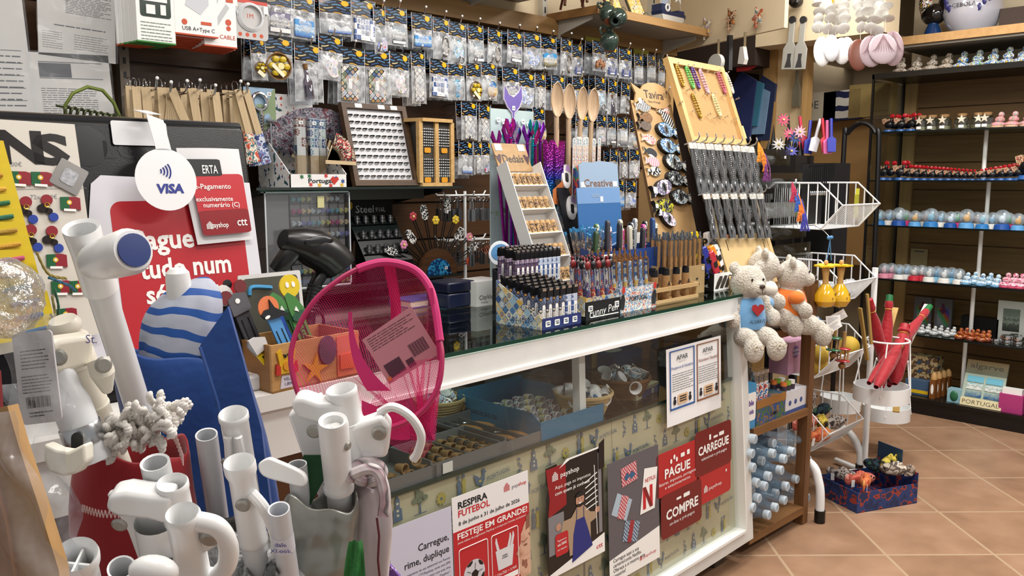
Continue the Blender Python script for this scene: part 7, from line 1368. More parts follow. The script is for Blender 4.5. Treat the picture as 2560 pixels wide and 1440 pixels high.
# crumpled silver-grey fabric filling the bin
GRY=NT('grey_fabric');GRYM=GRY.fin('87898a',.42,.35,.5,GRY.noise(30.,4.).outputs[0],1.,.02)
r,Mi=sack('folded_canopy','crumpled grey coated canopy fabric packed between the poles','canopy fabric',[(560,1330,110,1.0,.5),(560,1380,190,1.0,.5),(560,1440,230,1.0,.5),(560,1540,240,1.0,.5)],GRYM,33,1.,.35,7,jit=.05)
part(r,'crumple',GRYM,lambda g:g.grid(30,12,lambda u,v:Mi@P(350+350*u,1345+110*(1-v)+16*sin(u*31)+12*sin(u*17+v*5),d=.93+.1*v+.012*sin(u*44+v*9))),None,180)
r=T('green_cloth','bright green cloth corner beside the silver bag foot','cloth',FR(P(888,1420,d=.93),rt,up));part(r,'fabric',cloth('2f7a3a',.6),lambda g:g.grid(6,8,lambda u,v:((u-.5)*.028*(.5+.6*v),(.5-v)*.06,.005*sin(u*11+v*4))),None,180)
r=T('green_cloth','dark green pointed cloth behind the thin grey pipe','cloth',FR(P(785,1175,d=1.0),rt,up));part(r,'fabric',cloth('12401f',.7),lambda g:g.prism([(-.018,-.01),(-.006,-.045),(.024,.012),(.02,.018),(-.012,.018)],-.002,.002))
r=T('dotted_cloth','purple white-dotted cloth corner beneath the lilac notice','cloth',FR(P(990,1430,d=1.05),rt,up));DT=NT('dots');vd=DT.n('TexVoronoi',{'Vector':DT.co(),'Scale':130.}).outputs[0];part(r,'fabric',DT.fin(DT.mix(DT.ma('LESS_THAN',vd,.33),lin('6f4a9a'),lin('c9b8dc')),.7),lambda g:g.prism([(-.022,.026),(.045,-.05),(-.03,-.05)],-.004,.004))
r=T('red_strip','narrow red cloth strip beside the satin bag','cloth',FR(P(955,1410,d=1.04),rt,up));part(r,'fabric',cloth('9a1a24',.6),lambda g:g.prism([(.0,.045),(.008,.02),(.004,-.04),(-.014,-.04)],-.003,.003))
r=T('black_fitting','glossy black fitting low between the white poles','fitting',FR(P(430,1430,d=.86),rt,up));part(r,'ball',BLACK,lambda g:g.ell((0,0,0),(.018,.014,.02),14))
# ---------- near picture edge: wrapped wooden spade, tag, bubble bag
r=T('wooden_spade','blurred wooden spade blade wrapped in clear plastic at the picture edge','spade',FR(P(70,1240,d=.55),rt,up))
part(r,'blade',wood('a07c50','b8925f',6.,'y',.55),lambda g:g.prism([((x-70)*.55/F,(1240-y)*.55/F) for x,y in((5,1018),(32,1012),(60,1110),(110,1260),(160,1420),(165,1500),(-80,1500),(-40,1200))][::-1],-.006,.006))
part(r,'side_face',wood('8a5f3a','a0724a',6.,'y',.55),lambda g:g.prism([((x-70)*.55/F,(1240-y)*.55/F) for x,y in((-30,1130),(0,1150),(40,1300),(70,1500),(-90,1500))][::-1],.006,.011))
part(r,'plastic_wrap',film('cfcdd2',.22,.1,22.,.8),lambda g:g.grid(10,22,lambda u,v:((-75+u*(75+170*(1-v)+20*sin(v*14)))*.55/F,(-260+480*v)*.55/F,.018+.006*sin(u*9+v*11))),None,180)
r=T('hang_tag','pale printed hang tag with barcode tied beside the wooden spade','tag',FR(P(95,940,d=.68),rt,up)@TM(rz=.12));k=.68/F
part(r,'tag_card',m('c6c4c6',.5),lambda g:g.prism(rr(-52*k,-118*k,48*k,112*k,.004),-.001,.001));part(r,'print',GREYI,lambda g:(fineprint(g,-36*k,36*k,20*k,72*k,6,.3,.0014),fineprint(g,-40*k,38*k,-40*k,8*k,6,.3,.0014),fineprint(g,-30*k,36*k,-100*k,-84*k,2,.4,.0014)));part(r,'barcode',INK,lambda g:[g.flat(rc((-34+3.6*i)*k,-78*k,(-34+3.6*i+1+(i*7%3)*.6)*k,-50*k),.0014) for i in range(17)])
part(r,'clear_sleeve',film('d5d7da',.25,.1,24.,.9),lambda g:g.grid(8,14,lambda u,v:((-66+u*136)*k,(-150+300*v)*k,.006+.006*sin(u*7+v*9))),None,180)
FB=NT('bubble_plastic');vo=FB.noise(60.,4.);bp=FB.n('Bump',{'Height':vo.outputs[0],'Strength':1.,'Distance':.01}).outputs[0];gl=FB.n('BsdfGlossy',{'Color':(1,1,1,1),'Roughness':.12,'Normal':bp});tr=FB.n('BsdfTransparent',{0:(.9,.9,.9,1)});df=FB.n('BsdfDiffuse',{0:lin('c9c7c4')});m1=FB.n('MixShader',{0:.3,1:gl.outputs[0],2:df.outputs[0]})
FBM=FB.surf(FB.n('MixShader',{0:FB.ramp(vo.outputs[0],[(.35,(.3,)*3+(1,)),(.7,(.75,)*3+(1,))]),1:tr.outputs[0],2:m1.outputs[0]}).outputs[0])
r=T('plastic_wrap_bundle','shiny clear plastic bundle over the yellow cards at the picture edge','plastic wrap',FR(P(20,745,d=.62),rt,up));k=.62/F
def bub(g):
 g.ell((0,0,0),(72*k,100*k,.03),26);rn=random.Random(2);g.v=[(x*(1+rn.uniform(-.05,.05)),y*(1+rn.uniform(-.05,.05)),z*(1+rn.uniform(-.2,.2))) for x,y,z in g.v]
part(r,'wrap',FBM,bub,None,180)
r=T('plastic_sleeve','crumpled clear plastic sleeve hanging behind the wooden spade','plastic wrap',FR(P(120,1200,d=.75),rt,up));k=.75/F
part(r,'film',film('b9bac2',.3,.08,26.,1.),lambda g:g.grid(12,30,lambda u,v:((-110+u*150+60*(1-v)+18*sin(v*17))*k,(-300+540*v)*k,.012*sin(u*11+v*7)*sin(v*15))),None,180)
r=T('red_paddle','dark red strip at the picture edge above the spade','handle',FR(P(-4,1040,d=.56),rt,up));part(r,'strip',m('6f1a20',.5),lambda g:g.prism([(-.012,-.03),(.004,-.03),(.0,.03),(-.012,.03)],-.003,.003))
# ---------- bookmark box on the desk
q0=CTp(641,972,DZ);q1=CTp(832,918,DZ);wB_=q1[0]-q0[0];BX=CT@TM(q0[0],.0,DZ,rz=.06);hB=.088;dB=.12
PB_=wood('a87c48','c49a62',8.,'x',.5)
r=T('bookmark_box','plain wooden box with glued sea animals, full of bookmarks','box',BX)
part(r,'front_board',PB_,lambda g:g.box(0,0,0,wB_,.006,hB));part(r,'side_board',wood('7d5a33','93693c',8.,'y',.5),lambda g:(g.box(0,.006,0,.006,dB,hB),g.box(wB_-.006,.006,0,wB_,dB,hB)));part(r,'back_board',PB_,lambda g:g.box(0,dB,0,wB_,dB+.006,hB));part(r,'divider',PB_,lambda g:g.box(wB_*.55,.006,0,wB_*.55+.005,dB,hB*.97));part(r,'bottom',PB_,lambda g:g.box(0,0,-.0,wB_,dB,.004))
def fp(name,mt,pts,z=.004,x=0,y=0):return part(r,name,mt,lambda g:g.prism([(x+a,y+b) for a,b in pts],.0005,z,XZ))
YE=m('d0a51c',.4);RE=m('b02a22',.4)
fp('crab_body',YE,[(-.014,-.018),(.014,-.018),(.016,.004),(.02,.022),(.012,.028),(.008,.014),(-.008,.014),(-.012,.028),(-.02,.022),(-.016,.004)],.004,.03,.052);fp('crab_claw',RE,[(-.014,-.02),(-.024,-.018),(-.022,.002),(-.014,-.004)],.005,.03,.052);fp('crab_claw',RE,[(.014,-.02),(.024,-.018),(.022,.002),(.014,-.004)],.005,.03,.052);fp('crab_nose',m('c8861c',.4),ci(0,-.004,.009,n=12),.006,.03,.052);fp('crab_eye',BLACK,ci(-.004,.014,.003,n=8)+[],.006,.03,.052);fp('crab_eye',BLACK,ci(.005,.014,.003,n=8),.006,.03,.052)
fp('starfish',m('c98f1e',.45),star(0,0,.03,.01,5,80),.005,.092,.03);fp('fish',m('3a4550',.4),ci(0,0,.02,.028,14),.005,.122,.062);fp('price_label',m('c9c2cc',.6),[(-.014,-.012),(.012,-.012),(.014,.01),(-.01,.012)],.001,.03,.018);part(r,'label_writing',INKB,lambda g:(g.text('VELA',.024,.02,.006,.0016,'L',M=XZ),g.text('1,80€',.026,.011,.006,.0016,'L',M=XZ)))
fp('orange_card',m('c8714a',.45),rr(.145,.005,wB_-.004,hB-.004,.004),.003);fp('orange_fish',m('d06030',.4),[(.15,.02),(.185,.018),(.19,.05),(.15,.048)],.006)
def bookmark(x,y,tilt,L,w,c,lab,txt,head,rxx=.25):
 q=T('animal_bookmark',lab,'bookmark',BX@TM(x,y,.006,rx=-rxx)@MX.Rotation(tilt,4,'Y'),'animal bookmarks in the wooden box')
 o=part(q,'ruler_body',c,lambda g:g.box(-w/2,-.002,0,w/2,.002,L));part(q,'clip_slot',BLACK,lambda g:(g.box(-w*.28,-.0026,L*.12,-w*.2,-.002,L*.8),g.box(w*.2,-.0026,L*.12,w*.28,-.002,L*.8)))
 if txt:part(q,'lettering',INK,lambda g:g.text('ALGARVE',0,0,w*.42,.0024,'L',M=XZ@TM(-w*.18,L*.86,0,rz=-pi/2)))
 hp=None
 for nm,mt,pts,z in head(L):o=part(hp or q,nm,mt,lambda g:g.prism(pts,.002,z,XZ));hp=hp or o
EYE=PAPER
whale=lambda L:(('orange_sun',m('d8784a',.4),ci(-.002,L+.02,.022,n=20),.004),('orca_body',m('16181c',.4),[(-.024,L+.014),(-.014,L+.02),(-.002,L+.018),(.004,L+.034),(.008,L+.016),(.024,L-.002),(.034,L-.012),(.016,L-.006),(-.004,L-.002),(-.02,L+.004)],.007),('orca_patch',EYE,ci(-.014,L+.006,.006,.003,8),.0076))
croc=lambda L:(('crocodile_head',m('3f7a3a',.45),[(-.012,L-.02),(.016,L-.024),(.02,L-.01),(.01,L+.02),(-.002,L+.034),(-.012,L+.03),(-.014,L)],.006),('crocodile_jaw',m('24503a',.45),ci(.004,L-.016,.018,.01,12),.007),('tooth',EYE,[(-.004,L-.002),(.002,L+.004),(.004,L-.008)],.008))
chick=lambda L:(('yellow_head',m('dcc02a',.4),ci(0,L+.012,.023,n=20),.006),('eye',EYE,ci(-.006,L+.016,.004,.006,8),.007),('eye',EYE,ci(.008,L+.014,.004,.006,8),.007))
mouse=lambda L:(('grey_head',m('55555a',.5),[(-.02,L-.02),(.02,L-.02),(.02,L+.012),(0,L+.02),(-.02,L+.012)],.006),('maroon_ear',m('6a1f24',.5),ci(-.02,L+.018,.013,n=12),.005),('maroon_ear',m('6a1f24',.5),ci(.016,L+.026,.013,n=12),.005),('eye',EYE,ci(-.002,L+.004,.005,n=8),.007))
dog=lambda L:(('white_face',m('d9d7d4',.45),ci(0,L+.006,.018,.02,14),.006),('black_ear',BLACK,ci(-.016,L+.022,.009,n=10),.005),('black_ear',BLACK,ci(.016,L+.022,.009,n=10),.005),('nose',m('77777a',.4),ci(.006,L-.008,.012,.007,10),.008))
zebra=lambda L:(('horse_head',m('c9c9c9',.5),[(-.016,L-.01),(.012,L-.014),(.018,L+.004),(.002,L+.018),(-.012,L+.022)],.006),('mane',m('6f7478',.5),[(-.018,L-.01),(-.012,L+.022),(-.02,L+.014)],.007))
bookmark(.05,.02,-.62,.1,.03,m('d8c01a',.4),'yellow bookmark tipping out towards the blue bag',1,zebra,.1)
bookmark(.085,.035,-.33,.132,.026,m('4f8fc8',.4),'light blue bookmark with orca and orange sun',0,whale,.15)
bookmark(.10,.05,-.33,.125,.03,m('2f55b5',.4),'dark blue lettered bookmark behind the orca one',1,lambda L:(),.15)
bookmark(.135,.04,-.3,.14,.03,m('3f8a3f',.45),'green lettered bookmark with crocodile head',1,croc,.15)
bookmark(.125,.065,-.3,.14,.026,m('2f6a34',.45),'darker green bookmark behind the crocodile one',0,croc,.2)
bookmark(.14,.09,-.14,.16,.02,m('d8bc22',.4),'yellow smiling round headed bookmark at the back',0,chick,.1)
bookmark(.045,.075,-.3,.16,.03,m('3a3a3e',.45),'grey mouse bookmark with maroon ears',0,mouse,.15)
bookmark(.03,.08,-.3,.17,.03,m('2c2c30',.45),'dark bookmark with black and white animal face',0,dog,.2)
# display card behind the bookmarks
r=T('price_board','grey framed card with blue numeral behind the bookmarks','sign',BX@TM(.06,dB+.02,0,rx=-.12,rz=-.04));part(r,'card',m('cfcfce',.4),lambda g:g.prism(rr(-.02,0,.12,.2,.004),0,.003,XZ));part(r,'grey_panel',m('4a4a42',.4),lambda g:g.prism(rr(-.012,.008,.112,.192,.008),.003,.0036,XZ));part(r,'numeral',m('3f8fc0',.4),lambda g:g.tube(sp([(.0,.0,.16),(.006,0,.175),(.04,0,.172),(.05,0,.17)],5),.004,6,TM(0,-.004,0)))
# ---------- barcode scanner on its stand
yS=.42;hb=CTI@P(735,610,Y=CO.y+yS)
SCN=m('111113',.3);r=T('barcode_scanner','black barcode scanner resting in a gooseneck stand','scanner',CT@TM(hb.x,yS,0))
kk=mpp(P(735,610,Y=CO.y+yS));X_=lambda px,py,dy=0.:V((( CTI@P(px,py,Y=CO.y+yS+dy)).x-hb.x,dy,(CTI@P(px,py,Y=CO.y+yS+dy)).z))
part(r,'head',SCN,lambda g:g.tube(sp([X_(668,592),X_(690,600),X_(730,610),X_(770,628),X_(800,652),X_(806,660)],6),[.022+.026*min(1,i/14) for i in range(31)],16),None,50)
part(r,'handle',SCN,lambda g:g.tube([X_(690,625),X_(670,650),X_(650,672,.01)],[.024,.022,.018],12),None,50);part(r,'window',m('050506',.1),lambda g:g.lathe([(0,.003),(.036,.003),(.042,0)],16,AX(X_(803,657),X_(830,680))));part(r,'trigger_panel',m('1c1c1f',.25),lambda g:g.ell(tuple(X_(760,600,-.04)),(.04,.006,.014),12))
part(r,'gooseneck',SCN,lambda g:g.tube(sp([X_(768,680),X_(752,705),X_(742,735),X_(736,770),X_(733,840)],6),.016,12));part(r,'rib',m('1a1a1c',.4),lambda g:[g.tor(.0165,.002,14,5,AX(X_(750-2*i,708+9*i),X_(748-2*i,717+9*i))) for i in range(8)])
zf=DZ;part(r,'foot',SCN,lambda g:g.lathe([(0,DZ),(.07,DZ),(.07,DZ+.01),(.02,DZ+.025),(.014,DZ+.05),(0,DZ+.05)],20,TM(X_(733,840).x,0,0)))
part(r,'cable',SCN,lambda g:g.tube(sp([X_(720,760),X_(755,765),X_(772,790),X_(770,830)],6),.004,6))
# ---------- pink butterfly net
NETD=1.12;r=T('butterfly_net','pink child net with wire hoop standing in the pole bin','net',FR(P(930,860,d=NETD),rt,up));k=NETD/F
L2=lambda px,py,z=0.:V(((px-930)*k,(860-py)*k,z))
hp=[(770,1000),(742,905),(752,830),(792,755),(850,700),(905,668),(965,655),(1030,672),(1070,715),(1088,770),(1100,840),(1108,890),(1100,960),(1060,1020),(990,1055),(900,1058),(820,1040)]
hz=[.03,.03,.025,.02,.01,.0,-.01,-.015,-.01,.0,.01,.02,.03,.035,.04,.04,.035]
hoop=sp([L2(*q,z) for q,z in zip(hp,hz)],5,True)
PKD=m('b8185f',.5);NM=NT('pink_mesh');x_,y_,z_=NM.xyz()
ln_=[NM.ma('LESS_THAN',NM.ma('FRACT',NM.ma('MULTIPLY',e,420.)),.3) for e in(NM.ma('ADD',x_,NM.ma('MULTIPLY',y_,.35)),NM.ma('SUBTRACT',y_,NM.ma('MULTIPLY',x_,.35)))]
fac=NM.ma('MAXIMUM',ln_[0],ln_[1]);fac=NM.ma('MULTIPLY',fac,.62)
pb=NM.n('BsdfPrincipled',{'Base Color':lin('d0246f'),'Roughness':.6});tb=NM.n('BsdfTransparent',{0:(1,.86,.92,1)});NETM=NM.surf(NM.n('MixShader',{0:fac,1:tb.outputs[0],2:pb.outputs[0]}).outputs[0])
part(r,'hoop',m('a81f55',.4),lambda g:g.tube(hoop,.0035,8,None,True))
def netf(g):
 n=len(hoop);m_=10;vv=[]
 tips=[L2(1050+20*sin(i*.3),1118,-.05) for i in range(n)]
 for j in range(m_+1):
  t=j/m_
  for i in range(n):
   h_=hoop[i];q=h_.lerp(tips[i],t**1.35);q.z-=.09*sin(pi*t)*(.6+.4*sin(i*.4));q.x+=.006*sin(i*1.3+j*.8)*t;vv.append(q)
 g.add(vv,[(j*n+i,j*n+(i+1)%n,(j+1)*n+(i+1)%n,(j+1)*n+i) for j in range(m_) for i in range(n)])
part(r,'mesh_bag',NETM,netf,None,180)
part(r,'mesh_front',NETM,lambda g:g.add([L2(*q,.012) for q in((1108,890),(1098,1000),(1082,1110),(1062,1140),(1010,1125),(950,1090),(905,1040),(960,960),(1040,900))],[tuple(range(9))]),None,180)
part(r,'seam',m('c02068',.6),lambda g:(g.grid(1,12,lambda u,v:L2(962+(-8+28*u)+10*sin(v*4)*v,662+250*v,-.02-.05*sin(pi*v)+.002)),g.grid(1,10,lambda u,v:L2(866+8*v*v+(10+50*v*v)*u+40*v*v*v,780+200*v,-.012)),g.grid(1,8,lambda u,v:L2(905+120*v,1000+(50+60*u*(1-v))*v+60*u*(1-v*.2),.002)),g.grid(1,10,lambda u,v:L2(1075+20*v+(8*u),720+180*v,.004))))
part(r,'hoop_sleeve',m('c4246c',.6),lambda g:g.tube(hoop[24:52],.0055,8))
g=G();part(r,'pole',m('b8955e',.5),lambda g:g.tube([L2(815,1040,.03),L2(840,1300,-.05)],.006,10))
r=T('net_label','pinkish card label with barcode seen through the net','label',FR(P(1005,865,d=NETD+.012),rt,up)@TM(rz=.55));kq=NETD/F
part(r,'card',m('b97a84',.5),lambda g:g.prism([(-78*kq,-66*kq),(72*kq,-66*kq),(72*kq,74*kq),(-78*kq,66*kq)],-.0006,.0006));PK3=m('4a2034',.6)
part(r,'print',PK3,lambda g:(fineprint(g,-68*kq,60*kq,26*kq,64*kq,6,.25,.001),g.flat(rc(-66*kq,-56*kq,-20*kq,-18*kq),.001),[g.flat(rc((12+2.6*i)*kq,-40*kq,(13+2.6*i+(i*5%3)*.4)*kq,-6*kq),.001) for i in range(18)],g.flat(rc(-12*kq,-58*kq,8*kq,-36*kq),.001)));part(r,'orange_mark',m('c9662c',.5),lambda g:g.flat(rc(-74*kq,-62*kq,-64*kq,-50*kq),.0012))
# clutter on the desk behind the net
r=T('receipt_box','small pale box lying on the desk behind the pink net','box',CT@TM(-1.62,.25,DZ));part(r,'carton',m('d5d2cc',.5),lambda g:g.box(0,0,0,.09,.06,.04))
r=T('card_reader','white card reader on the till desk behind the net','card reader',CT@TM(xl-.22,.04,DZ));bev(part(r,'housing',m('d5d5d6',.35),lambda g:g.box(0,0,0,.12,.09,.03)),.006);part(r,'screen',m('3a4048',.2),lambda g:g.box(.02,.045,.03,.1,.08,.0305));part(r,'keypad',m('9a9a9a',.5),lambda g:[g.box(.025+.02*i,.01+.01*j,.03,.04+.02*i,.017+.01*j,.032) for i in range(4) for j in range(3)])
# ---------- glass wall shelves and what stands on them
YS=2.30;Z1=1.313;Z2=1.0
def wshelf(lab,px0,px1,z,py):
 a=P(px0,py,Y=YS);b=P(px1,py,Y=YS);r=T('glass_shelf',lab,'shelf',TM(0,0,0),'glass shelves on the slat wall')
 part(r,'pane',glass('a9c4bc',.14,.03,.6),lambda g:g.box(a.x,YS,z-.008,b.x,2.62,z));part(r,'front_edge',m('2c3331',.2),lambda g:g.box(a.x,YS-.002,z-.008,b.x,YS,z))
 part(r,'bracket',m('3a3a3a',.4,.5),lambda g:([g.prism([(2.62,z-.009),(2.34,z-.009),(2.34,z-.02),(2.62,z-.065)],x-.003,x+.003,MX(((0,0,1,0),(1,0,0,0),(0,1,0,0),(0,0,0,1)))) for x in(a.x+.03,b.x-.06)]))
 part(r,'back_rail',m('63615b',.45),lambda g:g.box(a.x+.03,2.42,z-.045,b.x-.08,2.43,z-.01));return a.x,b.x
wshelf('upper glass wall shelf carrying the fan box and ring frame',640,1156,Z1,462);wshelf('lower glass wall shelf carrying the clear earring case',655,1156,Z2,668)
W=lambda px,py,y:P(px,py,Y=y)
# fan box
a=W(725,458,2.34);b=W(868,458,2.34);w=b.x-a.x;FLP=blot(('c0392f','e8e6e4','e8e6e4','e8e6e4','e8e6e4','e8e6e4','2f4a7a','2f5a3a'),50.,.5)
r=T('fan_box','white Portugal printed display box with flower motifs holding fans','display box',TM(a.x,2.34,Z1))
h=(W(725,425,2.34).z-a.z);part(r,'carton',FLP,lambda g:(g.prism([(0,0),(.2,0),(.2,.2),(0,h)],0,.003,FR((0,0,0),(0,1,0),(0,0,1))),g.prism([(0,0),(.2,0),(.2,.2),(0,h)],-.003,0,FR((w,0,0),(0,1,0),(0,0,1))),g.box(0,.197,0,w,.2,.3)));part(r,'front_panel',m('e4e2e0',.5),lambda g:g.box(0,0,0,w,.003,h))
part(r,'lettering',INK,lambda g:g.text('Portugal',w*.52,h*.32,h*.36,.0008,'C',w=w*.42,b=.02,M=XZ));part(r,'motif',[m('c0342c',.5),m('2f4a8a',.5),m('2f6a3a',.5),m('d8a83a',.5)],lambda g:[g.mat(i%4).flat(star(w*x,h*y,.009,.004,6),.0008,XZ) for i,(x,y) in enumerate(((.35,.2),(.8,.7),(.33,.85),(.5,.15),(.62,.88),(.92,.45),(.2,.8),(.9,.15),(.7,.12)))]+[g.mat(0).flat([(w*.76+a_,h*.45+b_) for a_,b_ in((0,-.012),(.018,.006),(.014,.014),(.004,.01),(-.004,.016),(-.014,.006))],.001,XZ)])
FAB=blot(('1c1c26','6f6a74','2a2a36','8a8288','33364f','6a2228','15151c'),60.,.6);FAB2=blot(('4a3a2a','b9a58a','1c1a1c','a8322c','d0c4b4','6a5a4a'),55.,.6)
def openfan(px,py,rpx,a0,a1,y,mt,lab,grp='printed fans in the box'):
 c=W(px,py,y);k=mpp(c);R_=rpx*k;q=T('open_fan',lab,'hand fan',TV(c),grp);n=22
 def lf(g):
  vv=[]
  for i in range(n+1):
   t=radians(a0+(a1-a0)*i/n)
   for rr_ in(.5,1.):vv.append((R_*rr_*cos(t)*1.12,.006*(i%2),R_*rr_*sin(t)))
  g.add(vv,[(2*i,2*i+1,2*i+3,2*i+2) for i in range(n)])
 part(q,'printed_leaf',mt,lf,None,10).modifiers.new('s','SOLIDIFY').thickness=.001
 part(q,'stick',FW,lambda g:[g.box(0,-.004,-.004,R_*.55,-.002,.004,TM(ry=-radians(a0+(a1-a0)*i/14))) for i in range(15)]);part(q,'guard',FW2,lambda g:(g.box(-.01,-.008,-.006,R_*1.05,-.004,.006,TM(ry=-radians(a0))),))
openfan(800,435,163,38,150,2.46,FAB,'large open fan with roosters at the back of the fan box');openfan(818,405,78,-2,70,2.36,FAB2,'small half open fan overhanging the ring frame')
for i,(px,c,lab) in enumerate(((754,'d9d8d4','white leafed'),(791,'5f8fa8','blue tiled'),(813,'b9cfc8','pale green tiled'),(838,'c9b48f','plain pale'))):
 c0_=W(px,428,2.36+.02*i);k=mpp(c0_);q=T('closed_fan',f'upright closed fan in sleeve, {lab}, in the Portugal box','hand fan',TM(c0_.x,2.365+.03*i,Z1+.004),'printed fans in the box');hh=(W(px,298 if i<3 else 395,2.36).z-Z1);w2=.03
 part(q,'stick',FW,lambda g:g.box(-w2/2,-.008,0,w2/2,.008,hh*.6));part(q,'printed_leaf',tiles((c,'e3e2de','3f5f94' if i else '8a4a3a'),.03,'xz',False,'e8e8e6',.04,.4),lambda g:g.box(-w2/2,-.0085,hh*.45,w2/2,.0085,hh));part(q,'clear_sleeve',glass('f4f6f8',.12,.05),lambda g:g.box(-w2/2-.002,-.01,0,w2/2+.002,.01,hh+.004));sticker(q,0,hh*.93,TM(0,-.0105,0))
# ring frame
a=W(905,456,2.36);RFM=FR((0,0,0),(1,0,0),(0,.28,1));w=(W(1045,456,2.36).x-W(885,456,2.36).x);x0=W(885,456,2.36).x;h=.285
DWD=wood('3a2818','5d4228',10.,'x',.5);RM=TM(x0,2.36,Z1)@RFM
r=T('ring_showcase','dark wooden frame tilted back with rows of rings on white','display frame',RM)
part(r,'frame',DWD,lambda g:(g.box(0,0,-.01,w,.02,.012),g.box(0,h-.018,-.01,w,h,.012),g.box(0,.02,-.01,.018,h-.018,.012),g.box(w-.018,.02,-.01,w,h-.018,.012)));part(r,'cushion',m('d5d5d8',.7),lambda g:g.box(.018,.02,-.008,w-.018,h-.018,-.001));part(r,'price_sticker',TAGW,lambda g:[g.flat(rr(w*x-.014,h-.016,w*x+.014,h-.002,.002),.0125) for x in(.25,.6,.8)])
rg_=None
for j in range(10):
 for i in range(9):
  Mx=RM@TM(.034+i*(w-.068)/8,.036+j*(h-.075)/9,.001,rx=.2,s=(1,1.,1));lb=f'ring {nth(i)} along {nth(9-j)} row of the dark ring frame'
  k=(i*3+j*2)%3
  if rg_ is None:rg_=[]
  if len(rg_)<3 and j==0 and i<3:
   o=G().tor(.0068,.0026,14,6,TM(0,0,.001,rx=pi/2)).ob('finger_ring',(m('161618',.4,.3),m('3a4042',.35,.6),m('3f342a',.4,.4))[i],None,Mx);tag(o,lb,'ring','rings in the frame');rg_.append((k,o))
  else:
   o=rg_[(i+j)%3][1].copy();COL.objects.link(o);o.matrix_basis=Mx;o['label']=lb
# stud tower
a=W(1077,452,2.38);r=T('stud_tower','small pine cabinet with dark faces studded with tiny pins','display stand',TM(a.x,2.42,Z1));h=(W(1077,298,2.38).z-Z1);hw=.075
part(r,'cap',PIN,lambda g:(g.prism([(-hw*1.25,-.02),(-hw*.9,-.085),(hw*.9,-.085),(hw*1.25,-.02),(hw,.08),(-hw,.08)],h-.012,h),g.prism([(-hw*1.2,-.02),(-hw*.9,-.08),(hw*.9,-.08),(hw*1.2,-.02),(hw,.08),(-hw,.08)],0,.012)));part(r,'post',PIN,lambda g:[g.box(x-.008,-.078,.012,x+.008,-.06,h-.012) for x in(-hw*.95,0,hw*.95)])
part(r,'dark_face',m('3f3a34',.6),lambda g:g.box(-hw*.92,-.068,.012,hw*.92,.07,h-.012));o=part(r,'stud',CHROME,lambda g:[g.ell((sx*(.008+.0085*i),-.070,zz0+.0095*j),(.003,.003,.003),5) for sx in(-1,1) for zz0 in(.035,.14) for i in range(7) for j in range(7)]);o['kind']='stuff'
part(r,'price_tag',m('d8961e',.5),lambda g:[g.prism(rr(sx*.038-.014,z-.009,sx*.038+.014,z+.009,.005),.071,.072,XZ) for sx in(-1,1) for z in(.022,.125)])
# oval wooden sign
c=W(925,278,2.6);r=T('oval_sign','dim brown oval wooden sign on two strings above the ring frame','sign',TV(c));part(r,'board',m('2a1b10',.5),lambda g:g.prism(ci(0,0,.1,.032,24),0,.008,XZ));part(r,'rim',m('3f2a18',.5),lambda g:g.tube([(x,-.009,z) for x,z in ci(0,0,.1,.032,24)],.003,5,None,True));part(r,'lettering',m('4a3824',.6),lambda g:g.text('Tribo Goaya',0,-.006,.018,.009,'C',M=XZ,sh=.1))
# clear earring case
x0=W(668,670,2.32).x;x1=W(878,670,2.32).x;h=.30;w=x1-x0;r=T('earring_case','clear acrylic case of flower earrings on a grey grid','display case',TM(x0,2.32,Z2))
part(r,'acrylic_wall',glass('eceef0',.1,.05,.5),lambda g:(g.box(0,0,0,w,.003,h),g.box(0,.003,0,.003,.2,h),g.box(w-.003,.003,0,w,.2,h)));part(r,'acrylic_edge',m('c9ccd0',.2),lambda g:(g.box(-.001,-.001,h-.004,w+.001,.2,h),g.box(-.001,-.001,0,w+.001,.003,.004),g.box(-.001,-.001,0,.003,.002,h),g.box(w-.003,-.001,0,w+.001,.002,h)))
part(r,'card_insert',m('a39c98',.6),lambda g:(g.box(w*.32,.02,.004,w-.008,.024,h-.01),g.box(.01,.02,.004,w*.3,.16,h-.01)));part(r,'grid_line',m('55504e',.6),lambda g:([g.box(w*(.32+.115*i)-.001,.018,.004,w*(.32+.115*i)+.001,.02,h-.01) for i in range(1,6)]+[g.box(w*.32,.018,h*(.12+.125*j),w-.008,.02,h*(.12+.125*j)+.002) for j in range(7)]));part(r,'note',m('c9c48f',.6),lambda g:g.box(w*.6,-.002,h*.83,w*.68,-.001,h*.95));part(r,'screw',CHROME,lambda g:[g.ell((x,0,z),(.004,.004,.004),8) for x in(.005,w-.005) for z in(.01,h-.01)])
ec=[m(c,.35) for c in('7fb0b8','d8d08a','c0608a','e2c9a0','d8dde0','8a8ac0')];pr=[]
for j in range(8):
 for i in range(6):
  if (j==4 and i>0) or (j==7 and i<4) or (j==0 and i in(2,5)):continue
  k=(i+j*2)%6;Mx=TM(x0+w*(.375+.115*i),2.332,Z2+h*(.92-.125*j));lb=f'flower earring pair, {nth(i)} across in {nth(j)} row of the clear case'
  if len(pr)<6 and not any(p[0]==k for p in pr):
   o=G();[o.ell((s*.01+.004*cos(t),0,.004*sin(t)),(.0055,.004,.0055),6) for s in(-1,1) for t in(0,2.1,4.2)];o=o.ob('earring_pair',ec[k],None,Mx);tag(o,lb,'earrings','flower earrings in the clear case');pr.append((k,o))
  else:
   o=[p for p in pr if p[0]==k] or pr;o=o[0][1].copy();COL.objects.link(o);o.matrix_basis=Mx;o['label']=lb
